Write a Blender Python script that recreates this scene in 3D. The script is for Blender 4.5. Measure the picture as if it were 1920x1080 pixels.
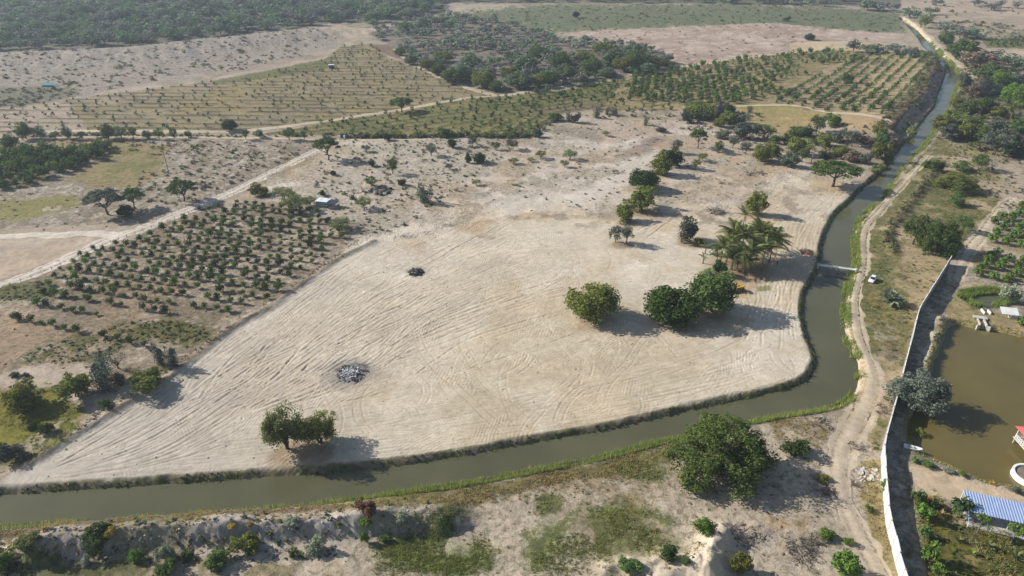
import bpy, bmesh, math, random
import numpy as np
from mathutils import Vector, Matrix

for o in list(bpy.data.objects):
    bpy.data.objects.remove(o, do_unlink=True)
scene = bpy.context.scene
COL = scene.collection

# ------------------------------------------------------------------ camera
CAM_H = 100.0
PITCH = math.radians(29.0)
FPX = 1280.0                      # focal length in photograph pixels (1920 wide)
cam_d = bpy.data.cameras.new('camera')
cam_d.sensor_width = 36.0
cam_d.lens = 36.0 * FPX / 1920.0
cam_d.clip_start = 0.5
cam_d.clip_end = 60000
cam = bpy.data.objects.new('camera', cam_d)
COL.objects.link(cam)
cam.location = (0, 0, CAM_H)
cam.rotation_euler = (math.radians(90) - PITCH, 0, 0)
scene.camera = cam

# ------------------------------------------------------------------ world, sun, exposure
SUN_EL = math.radians(30.0)
SUN_AZ = math.radians(-72.0)       # direction TO the sun, clockwise from +Y
world = bpy.data.worlds.new('World')
scene.world = world
world.use_nodes = True
wn = world.node_tree.nodes
wl = world.node_tree.links
wn.clear()
sky = wn.new('ShaderNodeTexSky')
sky.sky_type = 'NISHITA'
sky.sun_disc = False
sky.sun_elevation = SUN_EL
sky.sun_rotation = SUN_AZ
sky.altitude = 50
sky.air_density = 1.0
sky.dust_density = 1.2
sky.ozone_density = 1.0
bg = wn.new('ShaderNodeBackground')
bg.inputs[1].default_value = 0.085
wo = wn.new('ShaderNodeOutputWorld')
wl.new(sky.outputs[0], bg.inputs[0])
wl.new(bg.outputs[0], wo.inputs[0])
sun_d = bpy.data.lights.new('sun', 'SUN')
sun_d.energy = 5.0
sun_d.angle = math.radians(0.53)
sun_d.color = (1.0, 0.95, 0.88)
sun = bpy.data.objects.new('sun', sun_d)
COL.objects.link(sun)
sdir = Vector((math.sin(SUN_AZ) * math.cos(SUN_EL), math.cos(SUN_AZ) * math.cos(SUN_EL), math.sin(SUN_EL)))
sun.rotation_euler = sdir.to_track_quat('Z', 'Y').to_euler()
sun.location = sdir * 300
vs = scene.view_settings
vs.view_transform = 'Standard'
vs.look = 'None'
vs.gamma = 1.0
vs.use_curve_mapping = False
vs.exposure = 0.5
scene.render.resolution_x = 1024
scene.render.resolution_y = 576

# ------------------------------------------------------------------ projection helpers
CP, SP = math.cos(PITCH), math.sin(PITCH)

def P(x, y, z=0.0):
    """ground point (at height z) seen at photograph pixel x, y"""
    x = np.asarray(x, float); y = np.asarray(y, float)
    a = (x - 960.0) / FPX; b = (y - 540.0) / FPX
    dy = CP - b * SP; dz = -SP - b * CP
    t = (z - CAM_H) / dz
    return a * t, dy * t

def PX(X, Y, Z=0.0):
    zc = Y * CP - (Z - CAM_H) * SP
    return 960 + FPX * X / zc, 540 - FPX * (Y * SP + (Z - CAM_H) * CP) / zc

def depth(y):
    return CAM_H / (SP + (np.asarray(y, float) - 540) / FPX * CP)

def poly_g(pts, z=0.0):
    a = np.array(pts, float)
    X, Y = P(a[:, 0], a[:, 1], z)
    return np.stack([X, Y], 1)

# ------------------------------------------------------------------ numeric helpers
def _hash(ix, iy, seed):
    h = (ix.astype(np.int64) * 374761393 + iy.astype(np.int64) * 668265263 + seed * 974634777) & 0xffffffff
    h = ((h ^ (h >> 13)) * 1274126177) & 0xffffffff
    return ((h ^ (h >> 16)) & 0xffff).astype(np.float32) / 65535.0

def vnoise(x, y, seed=0):
    x0 = np.floor(x); y0 = np.floor(y)
    fx = (x - x0).astype(np.float32); fy = (y - y0).astype(np.float32)
    fx = fx * fx * (3 - 2 * fx); fy = fy * fy * (3 - 2 * fy)
    a = _hash(x0, y0, seed); b = _hash(x0 + 1, y0, seed)
    c = _hash(x0, y0 + 1, seed); d = _hash(x0 + 1, y0 + 1, seed)
    return a + (b - a) * fx + (c - a + (a - b - c + d) * fx) * fy

def fbm(x, y, scale, octv=4, seed=0):
    x = np.asarray(x) / scale; y = np.asarray(y) / scale
    s = 0; w = 0.5; t = 0
    for i in range(octv):
        s = s + w * vnoise(x, y, seed + i * 17)
        t += w; w *= 0.55
        x = x * 2.03 + 5.2; y = y * 2.03 + 1.3
    return s / t

def sstep(a, b, x):
    t = np.clip((x - a) / (b - a), 0, 1)
    return t * t * (3 - 2 * t)

def inside(px, py, poly):
    poly = np.asarray(poly, float)
    m = np.zeros(px.shape, bool)
    x0, y0 = poly.min(0); x1, y1 = poly.max(0)
    idx = np.nonzero((px >= x0) & (px <= x1) & (py >= y0) & (py <= y1))[0]
    if len(idx) == 0:
        return m
    qx = px[idx]; qy = py[idx]; r = np.zeros(len(idx), bool)
    n = len(poly)
    for i in range(n):
        ax, ay = poly[i]; bx, by = poly[(i + 1) % n]
        if ay == by:
            continue
        c = (ay > qy) != (by > qy)
        xi = (bx - ax) * (qy - ay) / (by - ay) + ax
        r ^= c & (qx < xi)
    m[idx] = r
    return m

def pldist(x, y, pts, reach):
    """distance to a polyline (capped at reach) and the parameter along it (0..n-1)"""
    d = np.full(x.shape, reach, np.float32); u = np.zeros(x.shape, np.float32)
    for i in range(len(pts) - 1):
        ax, ay = pts[i]; bx, by = pts[i + 1]
        lo_x, hi_x = min(ax, bx) - reach, max(ax, bx) + reach
        lo_y, hi_y = min(ay, by) - reach, max(ay, by) + reach
        idx = np.nonzero((x > lo_x) & (x < hi_x) & (y > lo_y) & (y < hi_y))[0]
        if len(idx) == 0:
            continue
        ex, ey = bx - ax, by - ay
        L2 = ex * ex + ey * ey + 1e-9
        qx = x[idx] - ax; qy = y[idx] - ay
        t = np.clip((qx * ex + qy * ey) / L2, 0, 1)
        dd = np.hypot(qx - t * ex, qy - t * ey)
        b = dd < d[idx]
        k = idx[b]
        d[k] = dd[b]; u[k] = i + t[b]
    return d, u

def resample(pts, step):
    pts = np.asarray(pts, float)
    # Catmull-Rom smoothing then even spacing
    out = []
    n = len(pts)
    for i in range(n - 1):
        p0 = pts[max(i - 1, 0)]; p1 = pts[i]; p2 = pts[i + 1]; p3 = pts[min(i + 2, n - 1)]
        for t in np.linspace(0, 1, 12, endpoint=False):
            out.append(0.5 * ((2 * p1) + (-p0 + p2) * t + (2 * p0 - 5 * p1 + 4 * p2 - p3) * t * t + (-p0 + 3 * p1 - 3 * p2 + p3) * t ** 3))
    out.append(pts[-1])
    out = np.array(out)
    s = np.concatenate([[0], np.cumsum(np.hypot(*np.diff(out, axis=0).T))])
    m = max(2, int(s[-1] / step) + 1)
    q = np.linspace(0, s[-1], m)
    return np.stack([np.interp(q, s, out[:, 0]), np.interp(q, s, out[:, 1])], 1)

def lin(c):
    c = np.asarray(c, float) / 255.0
    return np.where(c <= 0.04045, c / 12.92, ((c + 0.055) / 1.055) ** 2.4)

ALB = 0.80                         # share of the photograph's sunlit value that is the surface's own reflectance
def alb(c):
    return lin(c) * ALB * np.array([0.985, 1.0, 1.06])

ORD = ['first', 'second', 'third', 'fourth', 'fifth', 'sixth', 'seventh', 'eighth', 'ninth', 'tenth', 'eleventh', 'twelfth', 'thirteenth', 'fourteenth', 'fifteenth', 'sixteenth', 'seventeenth', 'eighteenth', 'nineteenth', 'twentieth']

_t = ['twenty', 'thirty', 'forty']
for _w in range(3):
    for _k in range(1, 10):
        ORD.append(_t[_w] + '-' + ORD[_k - 1])
    ORD.append(['thirtieth', 'fortieth', 'fiftieth'][_w])
# ------------------------------------------------------------------ object helpers
def tag(o, label=None, cat=None, group=None, kind=None):
    if label: o['label'] = label
    if cat: o['category'] = cat
    if group: o['group'] = group
    if kind: o['kind'] = kind
    return o

def link(name, mesh, parent=None):
    o = bpy.data.objects.new(name, mesh)
    COL.objects.link(o)
    if parent is not None:
        o.parent = parent
    return o

def empty(name, loc=(0, 0, 0), rz=0.0):
    o = bpy.data.objects.new(name, None)
    o.empty_display_size = 0.5
    COL.objects.link(o)
    o.location = loc
    o.rotation_euler = (0, 0, rz)
    return o

def copy_tree(o, parent=None):
    c = o.copy()
    COL.objects.link(c)
    c.parent = parent
    for ch in list(o.children):
        copy_tree(ch, c)
    return c

def np_mesh(name, verts, faces, mats=(), fmat=None, smooth=False):
    """verts (n,3), faces (m,k) with one k"""
    verts = np.ascontiguousarray(verts, np.float32); faces = np.ascontiguousarray(faces, np.int32)
    me = bpy.data.meshes.new(name)
    n, k = faces.shape
    me.vertices.add(len(verts)); me.vertices.foreach_set('co', verts.ravel())
    me.loops.add(n * k); me.loops.foreach_set('vertex_index', faces.ravel())
    me.polygons.add(n)
    me.polygons.foreach_set('loop_start', np.arange(0, n * k, k, dtype=np.int32))
    me.polygons.foreach_set('loop_total', np.full(n, k, np.int32))
    for m in mats:
        me.materials.append(m)
    if fmat is not None:
        me.polygons.foreach_set('material_index', np.asarray(fmat, np.int32))
    me.polygons.foreach_set('use_smooth', np.full(n, bool(smooth)))
    me.update(calc_edges=True)
    return me

class MB:
    """collects boxes, tubes and sheets of one part into one mesh"""
    def __init__(self):
        self.v = []; self.f = []; self.m = []
    def add(self, vs_, fs_, mi=0):
        b = len(self.v)
        self.v += [tuple(map(float, q)) for q in vs_]
        self.f += [tuple(b + i for i in f) for f in fs_]
        self.m += [mi] * len(fs_)
        return self
    def box(self, c, s, rz=0.0, mi=0, taper=1.0):
        x, y, z = s[0] / 2, s[1] / 2, s[2] / 2
        p = []
        for sz in (-1, 1):
            k = taper if sz > 0 else 1.0
            for sx, sy in ((-1, -1), (1, -1), (1, 1), (-1, 1)):
                a, b = sx * x * k, sy * y * k
                p.append((c[0] + a * math.cos(rz) - b * math.sin(rz), c[1] + a * math.sin(rz) + b * math.cos(rz), c[2] + sz * z))
        return self.add(p, [(3, 2, 1, 0), (4, 5, 6, 7), (0, 1, 5, 4), (1, 2, 6, 5), (2, 3, 7, 6), (3, 0, 4, 7)], mi)
    def tube(self, pts, rad, n=6, mi=0, caps=True):
        pts = [Vector(p) for p in pts]
        if not hasattr(rad, '__len__'):
            rad = [rad] * len(pts)
        vs_ = []; fs_ = []
        for i, p in enumerate(pts):
            d = (pts[min(i + 1, len(pts) - 1)] - pts[max(i - 1, 0)]).normalized()
            a = d.orthogonal().normalized() if abs(d.z) < 0.95 else Vector((1, 0, 0)).cross(d).normalized()
            b = d.cross(a)
            for k in range(n):
                t = 2 * math.pi * k / n
                vs_.append(p + (a * math.cos(t) + b * math.sin(t)) * rad[i])
        for i in range(len(pts) - 1):
            for k in range(n):
                fs_.append((i * n + k, i * n + (k + 1) % n, (i + 1) * n + (k + 1) % n, (i + 1) * n + k))
        if caps:
            fs_.append(tuple(range(n - 1, -1, -1)))
            fs_.append(tuple((len(pts) - 1) * n + k for k in range(n)))
        return self.add(vs_, fs_, mi)
    def mesh(self, name, mats, smooth=False):
        me = bpy.data.meshes.new(name)
        me.from_pydata(self.v, [], self.f)
        for m in (mats if isinstance(mats, (list, tuple)) else [mats]):
            me.materials.append(m)
        me.polygons.foreach_set('material_index', np.array(self.m, np.int32))
        me.polygons.foreach_set('use_smooth', np.full(len(self.f), bool(smooth)))
        me.update()
        return me
    def build(self, name, mats, parent=None, smooth=False):
        return link(name, self.mesh(name, mats, smooth), parent)

# ------------------------------------------------------------------ materials
def mat_base(name):
    m = bpy.data.materials.new(name)
    m.use_nodes = True
    nt = m.node_tree
    nt.nodes.clear()
    out = nt.nodes.new('ShaderNodeOutputMaterial')
    return m, nt, out

def N(nt, t, **kw):
    n = nt.nodes.new(t)
    for k, v in kw.items():
        if k.startswith('i_'):
            key = k[2:]
            n.inputs[int(key) if key.isdigit() else key].default_value = v
        else:
            setattr(n, k, v)
    return n

def mixc(nt, fac, a, b, mode='MIX'):
    n = nt.nodes.new('ShaderNodeMix'); n.data_type = 'RGBA'; n.blend_type = mode
    for s, v in ((n.inputs[0], fac), (n.inputs[6], a), (n.inputs[7], b)):
        if hasattr(v, 'is_linked'):
            nt.links.new(v, s)
        elif isinstance(v, (int, float)):
            s.default_value = v
        else:
            s.default_value = (v[0], v[1], v[2], 1)
    return n.outputs[2]

def ramp(nt, src, a, b, lo=0.0, hi=1.0):
    n = nt.nodes.new('ShaderNodeMapRange')
    nt.links.new(src, n.inputs[0])
    n.inputs[1].default_value = a; n.inputs[2].default_value = b
    n.inputs[3].default_value = lo; n.inputs[4].default_value = hi
    return n.outputs[0]

def noise(nt, scale, detail=4, rough=0.6, coord='pos', dist=0.0):
    n = nt.nodes.new('ShaderNodeTexNoise')
    n.inputs['Scale'].default_value = scale
    n.inputs['Detail'].default_value = detail
    n.inputs['Roughness'].default_value = rough
    n.inputs['Distortion'].default_value = dist
    if coord == 'pos':
        g = nt.nodes.new('ShaderNodeNewGeometry')
        nt.links.new(g.outputs['Position'], n.inputs['Vector'])
    else:
        g = nt.nodes.new('ShaderNodeTexCoord')
        nt.links.new(g.outputs['Object'], n.inputs['Vector'])
    return n.outputs['Fac']

def plain(name, col, rough=0.8, var=0.18, scale=1.5, metal=0.0, bump=0.0, dirt=None):
    """paint, metal, concrete, wood: one colour with blotches, wear and fine relief"""
    m, nt, out = mat_base(name)
    b = N(nt, 'ShaderNodeBsdfPrincipled', i_Roughness=rough, i_Metallic=metal)
    n1 = noise(nt, scale, 6, 0.65)
    lo = [c * (1 - var) for c in col]; hi = [min(1, c * (1 + var)) for c in col]
    c = mixc(nt, ramp(nt, n1, 0.3, 0.7), lo, hi)
    if dirt:
        n2 = noise(nt, scale * 0.35, 5, 0.7)
        c = mixc(nt, ramp(nt, n2, 0.48, 0.72, 0, 0.75), c, dirt)
    nt.links.new(c, b.inputs['Base Color'])
    if bump:
        bn = N(nt, 'ShaderNodeBump', i_Strength=0.6, i_Distance=bump)
        nt.links.new(noise(nt, scale * 6, 4), bn.inputs['Height'])
        nt.links.new(bn.outputs[0], b.inputs['Normal'])
    nt.links.new(b.outputs[0], out.inputs[0])
    return m

def foliage(name, c1, c2, tr=0.22, gain=1.55):
    c1 = [v * gain for v in c1]; c2 = [v * gain for v in c2]
    m, nt, out = mat_base(name)
    g = nt.nodes.new('ShaderNodeNewGeometry')
    oi = nt.nodes.new('ShaderNodeObjectInfo')
    c = mixc(nt, g.outputs['Random Per Island'], c1, c2)
    k = ramp(nt, oi.outputs['Random'], 0, 1, 0.78, 1.22)
    hv = N(nt, 'ShaderNodeHueSaturation')
    nt.links.new(c, hv.inputs['Color']); nt.links.new(k, hv.inputs['Value'])
    nt.links.new(ramp(nt, oi.outputs['Random'], 0, 1, 0.485, 0.515), hv.inputs['Hue'])
    d = N(nt, 'ShaderNodeBsdfDiffuse'); t = N(nt, 'ShaderNodeBsdfTranslucent')
    nt.links.new(hv.outputs[0], d.inputs[0]); nt.links.new(hv.outputs[0], t.inputs[0])
    mx = N(nt, 'ShaderNodeMixShader', i_0=tr)
    nt.links.new(d.outputs[0], mx.inputs[1]); nt.links.new(t.outputs[0], mx.inputs[2])
    nt.links.new(mx.outputs[0], out.inputs[0])
    return m
# ================================================================== TERRAIN
WZ = -1.2                          # canal water level
PZ = -1.0                          # pond water level
CANAL_L = [(1688, 37), (1697, 46), (1705, 53), (1723, 72), (1735, 90), (1757, 112), (1773, 130), (1775, 137), (1769, 158), (1760, 182), (1754, 202), (1737, 222), (1718, 247), (1712, 259), (1695, 272), (1674, 297), (1653, 324), (1622, 353), (1597, 379), (1570, 403), (1557, 427), (1545, 458), (1540, 490), (1537, 507), (1528, 523), (1514, 550), (1508, 573), (1509, 600), (1518, 637), (1529, 660), (1533, 680), (1526, 700), (1507, 721), (1447, 740), (1380, 755), (1280, 776), (1140, 809), (973, 838), (873, 857), (757, 875), (640, 888), (467, 900), (300, 912), (133, 923), (0, 932), (-250, 948), (-700, 975)]
CANAL_R = [(1693, 37), (1706, 46), (1719, 56), (1731, 69), (1749, 87), (1768, 108), (1780, 119), (1798, 142), (1797, 155), (1788, 174), (1784, 188), (1776, 209), (1753, 240), (1747, 253), (1726, 280), (1693, 313), (1680, 330), (1666, 353), (1652, 376), (1630, 392), (1609, 413), (1600, 437), (1600, 470), (1602, 500), (1592, 518), (1583, 553), (1580, 593), (1586, 643), (1600, 670), (1608, 700), (1597, 740), (1578, 757), (1545, 770), (1480, 781), (1380, 800), (1280, 822), (1240, 830), (1123, 860), (1007, 883), (890, 905), (773, 923), (667, 940), (533, 952), (400, 963), (233, 975), (100, 983), (0, 990), (-250, 1006), (-700, 1034)]
cL = resample(poly_g(CANAL_L, WZ), 2.5)
cR = resample(poly_g(CANAL_R, WZ), 2.5)
canal_poly = np.concatenate([cL, cR[::-1]])
POND = [(1773, 613), (1790, 607), (1827, 615), (1847, 618), (1870, 620), (1897, 627), (1920, 633), (2010, 655), (2130, 700), (2200, 800), (2140, 930), (2000, 938), (1907, 918), (1847, 907), (1800, 887), (1747, 863), (1723, 853), (1707, 838), (1698, 817), (1703, 785), (1722, 745), (1738, 706), (1747, 680), (1760, 647), (1768, 623)]
pond_g = resample(poly_g(POND + POND[:1], PZ), 2.0)
SMALLP = [(1806, 556), (1845, 549), (1890, 552), (1886, 568), (1850, 577), (1822, 571)]
smallp_g = resample(poly_g(SMALLP + SMALLP[:1], -0.5), 1.5)

SAND = [(-60, 950), (20, 882), (67, 861), (112, 830), (156, 805), (221, 765), (300, 718), (365, 668), (443, 608), (500, 578), (567, 530), (633, 484), (700, 452), (800, 440), (900, 405), (1000, 395), (1080, 400), (1160, 412), (1215, 408), (1280, 392), (1340, 402), (1420, 385), (1470, 350), (1520, 332), (1580, 352), (1625, 345), (1600, 380), (1550, 430), (1540, 500), (1510, 560), (1515, 640), (1535, 680), (1510, 722), (1280, 778), (973, 840), (640, 890), (300, 914), (0, 936)]
sand_g = poly_g(SAND)

def ridge(pts, z=0.0):
    return resample(poly_g(pts, z), 3.0)
R_ESC = ridge([(-500, 112), (-200, 106), (0, 100), (100, 97), (250, 89), (350, 77), (450, 69), (560, 56), (600, 52)], 4.0)
R_SCARP = ridge([(1745, 100), (1753, 117), (1751, 131), (1738, 152), (1733, 168), (1703, 198), (1680, 222), (1664, 240)], 4.0)
R_SPOIL = ridge([(58, 1024), (90, 1008), (150, 1002), (230, 994), (300, 988), (380, 984), (480, 980), (540, 977), (600, 973), (700, 962), (770, 956), (822, 962)], 3.0)
R_LEVEE = ridge([(1755, 318), (1737, 342), (1718, 366), (1697, 391), (1680, 410), (1668, 435), (1669, 457), (1676, 470)], 0.8)
R_BERM = ridge([(40, 875), (67, 861), (112, 830), (156, 805), (221, 765), (300, 718), (365, 668), (405, 634), (443, 608), (500, 578), (537, 551), (567, 530), (610, 501), (640, 480), (700, 452)], 0.3)
R_MOUND = ridge([(1352, 992), (1343, 1003), (1335, 1020), (1332, 1045), (1336, 1072)], 2.2)
R_MOUND2 = ridge([(1252, 1036), (1225, 1052), (1190, 1056)], 1.3)
R_MOUND3 = ridge([(1172, 1054), (1140, 1060)], 1.0)
R_MOUND4 = ridge([(1305, 1050), (1268, 1068), (1230, 1085)], 1.8)
R_BANKR = ridge([(1772, 600), (1762, 635), (1748, 672), (1742, 692)], 0.8)

# --- wheel and dozer tracks pressed into the cleared sand: a height field in metres over the plot
TG = 0.22
tx0, tx1 = sand_g[:, 0].min() - 4, sand_g[:, 0].max() + 4
ty0, ty1 = sand_g[:, 1].min() - 4, sand_g[:, 1].max() + 4
TW, TH = int((tx1 - tx0) / TG) + 2, int((ty1 - ty0) / TG) + 2
TRK = np.zeros((TH, TW), np.float32)
trng = np.random.default_rng(11)

def stamp(line, depth_, half, rough=0.35):
    """press one rut (with the ridges it throws up) along a ground polyline"""
    s = np.concatenate([[0], np.cumsum(np.hypot(*np.diff(line, axis=0).T))])
    L = s[-1]
    if L < 0.8:
        return
    q = np.arange(0, L, TG * 0.55)
    x = np.interp(q, s, line[:, 0]); y = np.interp(q, s, line[:, 1])
    dx = np.gradient(x); dy = np.gradient(y); l = np.hypot(dx, dy) + 1e-9
    nx, ny = -dy / l, dx / l
    fade = np.clip(np.minimum(q, L - q) / 2.5, 0, 1) * (1 - rough + rough * 2 * vnoise(q / 1.7, q * 0 + line[0, 0], 3))
    for o in np.arange(-2.0, 2.01, TG * 0.5 / half):
        pr = -math.exp(-(o / 0.75) ** 2) + 0.85 * math.exp(-((abs(o) - 1.35) / 0.42) ** 2)
        ix = ((x + nx * o * half - tx0) / TG).astype(int); iy = ((y + ny * o * half - ty0) / TG).astype(int)
        k = (ix >= 0) & (ix < TW) & (iy >= 0) & (iy < TH)
        w = 0.25 if abs(o) > 1.2 else 0.55
        TRK[iy[k], ix[k]] = TRK[iy[k], ix[k]] * (1 - w * fade[k].clip(0, 1)) + w * fade[k] * pr * depth_ * 1.6

def bundle(segs, n, depth_, half, lmin=0.25, lmax=1.0, wob=0.06, twin=0.0):
    segs = [np.array(s, float) for s in segs]
    for _ in range(n):
        t = trng.random(); drift = trng.normal(0, 0.13)
        pts = []
        for i, s in enumerate(segs):
            ti = t + drift * i + trng.normal(0, wob)
            pts.append(s[0] + (s[1] - s[0]) * ti)
        g = poly_g(pts)
        g = resample(g, 0.6)
        ln = trng.uniform(lmin, lmax); a = trng.uniform(0, 1 - ln) if ln < 1 else 0
        g = g[int(a * len(g)):max(int((a + ln) * len(g)), 3)]
        if len(g) < 4:
            continue
        g = g + np.stack([fbm(np.arange(len(g)), np.full(len(g), t * 99), 14, 2, 5), fbm(np.arange(len(g)), np.full(len(g), t * 77), 14, 2, 8)], 1) * 1.2 - 0.6
        dd = depth_ * trng.uniform(0.5, 1.3)
        stamp(g, dd, half * trng.uniform(0.8, 1.3))
        if twin:
            d = np.gradient(g, axis=0); d /= (np.hypot(d[:, 0], d[:, 1])[:, None] + 1e-9)
            stamp(g + np.stack([-d[:, 1], d[:, 0]], 1) * twin, dd, half)

# arcs where the machine turned
for _ in range(620):
    while True:
        c = (trng.uniform(60, 1520), trng.uniform(430, 880))
        if inside(np.array([c[0]]), np.array([c[1]]), SAND)[0]:
            break
    X, Y = P(*c)
    r = trng.uniform(4, 26); a0 = trng.uniform(0, 6.28); da = trng.uniform(0.4, 1.6) * min(1, 14 / r)
    th = np.linspace(a0, a0 + da, 40)
    g = np.stack([X + r * (np.cos(th) - math.cos(a0)), Y + r * (np.sin(th) - math.sin(a0))], 1)
    dpt = trng.uniform(0.02, 0.055)
    stamp(g, dpt, 0.24)
    if trng.random() < 0.6:
        g2 = np.stack([X - r * math.cos(a0) + (r + 2.1) * np.cos(th), Y - r * math.sin(a0) + (r + 2.1) * np.sin(th)], 1)
        stamp(g2, dpt, 0.24)
B = bundle
B([[(120, 880), (60, 905)], [(500, 840), (480, 890)], [(900, 780), (930, 835)], [(1250, 715), (1290, 768)], [(1470, 660), (1500, 715)]], 60, 0.045, 0.26, 0.15, 0.6)
B([[(40, 905), (140, 850)], [(400, 885), (420, 790)], [(800, 840), (820, 740)], [(1250, 760), (1250, 670)], [(1480, 700), (1440, 600)]], 110, 0.035, 0.24, 0.1, 0.4)
B([[(350, 700), (300, 800)], [(520, 585), (540, 720)], [(740, 500), (760, 650)], [(960, 420), (1090, 520)]], 210, 0.065, 0.27, 0.10, 0.5)
B([[(470, 700), (560, 790)], [(600, 600), (700, 720)], [(800, 500), (880, 610)], [(1000, 440), (1110, 530)]], 90, 0.085, 0.30, 0.2, 0.7)
B([[(70, 872), (130, 900)], [(230, 775), (330, 850)], [(420, 645), (520, 730)], [(640, 490), (720, 570)]], 190, 0.06, 0.27, 0.08, 0.45)
B([[(330, 760), (480, 780)], [(420, 700), (600, 720)], [(520, 640), (690, 650)]], 60, 0.08, 0.3, 0.3, 0.9)
B([[(660, 470), (740, 560)], [(790, 470), (850, 540)], [(950, 410), (1000, 470)]], 50, 0.06, 0.28, 0.3, 0.9)
B([[(640, 420), (680, 440)], [(760, 460), (790, 480)], [(900, 480), (930, 520)]], 14, 0.06, 0.28, 0.4, 0.9)
B([[(750, 510), (770, 520)], [(850, 455), (875, 470)], [(960, 400), (985, 405)]], 10, 0.08, 0.3, 0.6, 1.0)
B([[(1600, 355), (1540, 352)], [(1555, 400), (1490, 400)], [(1530, 440), (1470, 450)], [(1520, 485), (1450, 510)], [(1500, 540), (1450, 560)], [(1490, 600), (1440, 620)], [(1500, 660), (1440, 660)]], 110, 0.05, 0.26, 0.15, 0.6)
B([[(1200, 455), (1180, 415)], [(1290, 395), (1270, 365)], [(1370, 350), (1340, 330)]], 55, 0.07, 0.3, 0.4, 0.9)
B([[(1370, 440), (1350, 400)], [(1420, 410), (1400, 375)], [(1500, 380), (1470, 345)]], 34, 0.08, 0.3, 0.4, 0.9)
B([[(1130, 500), (1180, 450)], [(1280, 490), (1300, 450)], [(1400, 540), (1420, 500)]], 30, 0.035, 0.24, 0.3, 0.8)
B([[(1050, 640), (1000, 560)], [(1070, 700), (1200, 600)], [(1000, 760), (1300, 690)]], 50, 0.04, 0.25, 0.2, 0.6)
B([[(700, 620), (640, 760)], [(1000, 640), (900, 800)], [(1300, 640), (1250, 740)]], 60, 0.035, 0.24, 0.1, 0.4)
# paired tyre ruts that wander and turn
for _ in range(46):
    while True:
        c = (trng.uniform(420, 1420), trng.uniform(450, 820))
        if inside(np.array([c[0]]), np.array([c[1]]), SAND)[0]:
            break
    X, Y = P(*c)
    hd = trng.uniform(0, 6.28); g = [[float(X), float(Y)]]; cv = trng.normal(0, 0.05)
    for k in range(trng.integers(30, 80)):
        cv = cv * 0.96 + trng.normal(0, 0.012); hd += cv
        g.append([g[-1][0] + math.cos(hd) * 0.8, g[-1][1] + math.sin(hd) * 0.8])
    g = np.array(g); d = np.gradient(g, axis=0); d /= np.hypot(d[:, 0], d[:, 1])[:, None]
    dp_ = trng.uniform(0.015, 0.05)
    stamp(g, dp_, 0.22, 0.7); stamp(g + np.stack([-d[:, 1], d[:, 0]], 1) * 1.9, dp_, 0.22, 0.7)
# dozer blade ticks across the strip beside the canal
cLw = cL[(cL[:, 1] < 240)]
for i in range(len(cLw) - 1):
    a, b = cLw[i], cLw[i + 1]
    d = (b - a) / (np.hypot(*(b - a)) + 1e-9)
    nrm = np.array([d[1], -d[0]])
    if inside(*[np.array([v]) for v in PX(a[0] + nrm[0] * 4, a[1] + nrm[1] * 4)], SAND)[0] == False:
        nrm = -nrm
    for k in range(3):
        o = a + (b - a) * (k / 3 + trng.uniform(0, 0.15))
        l0, l1 = 1.6 + trng.uniform(0, 0.8), trng.uniform(3.5, 5.2)
        t = np.linspace(l0, l1, 12)[:, None]
        stamp(o + nrm * t + d * t * trng.uniform(-0.12, 0.12), 0.04 * trng.uniform(0.4, 1.2), 0.2)
ramp_line = cLw
TRKs = TRK.copy()
TRKs[1:-1, 1:-1] = (TRK[1:-1, 1:-1] * 4 + TRK[:-2, 1:-1] + TRK[2:, 1:-1] + TRK[1:-1, :-2] + TRK[1:-1, 2:]) / 8

def track_h(x, y):
    fx = (x - tx0) / TG; fy = (y - ty0) / TG
    ok = (fx > 1) & (fx < TW - 2) & (fy > 1) & (fy < TH - 2)
    ix = np.clip(fx, 1, TW - 3).astype(int); iy = np.clip(fy, 1, TH - 3).astype(int)
    ax = np.clip(fx - ix, 0, 1); ay = np.clip(fy - iy, 0, 1)
    h = (TRKs[iy, ix] * (1 - ax) + TRKs[iy, ix + 1] * ax) * (1 - ay) + (TRKs[iy + 1, ix] * (1 - ax) + TRKs[iy + 1, ix + 1] * ax) * ay
    return np.where(ok, h, 0)

def sdf(x, y, poly, loop, reach):
    d, _ = pldist(x, y, loop, reach)
    return np.where(inside(x, y, poly), -d, d)

canal_loop = np.concatenate([canal_poly, canal_poly[:1]])

def side_of(x, y, pts_px_x, pts_px_y):
    px, py = PX(x, y)
    return np.sign(py - np.interp(px, pts_px_x, pts_px_y))

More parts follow.
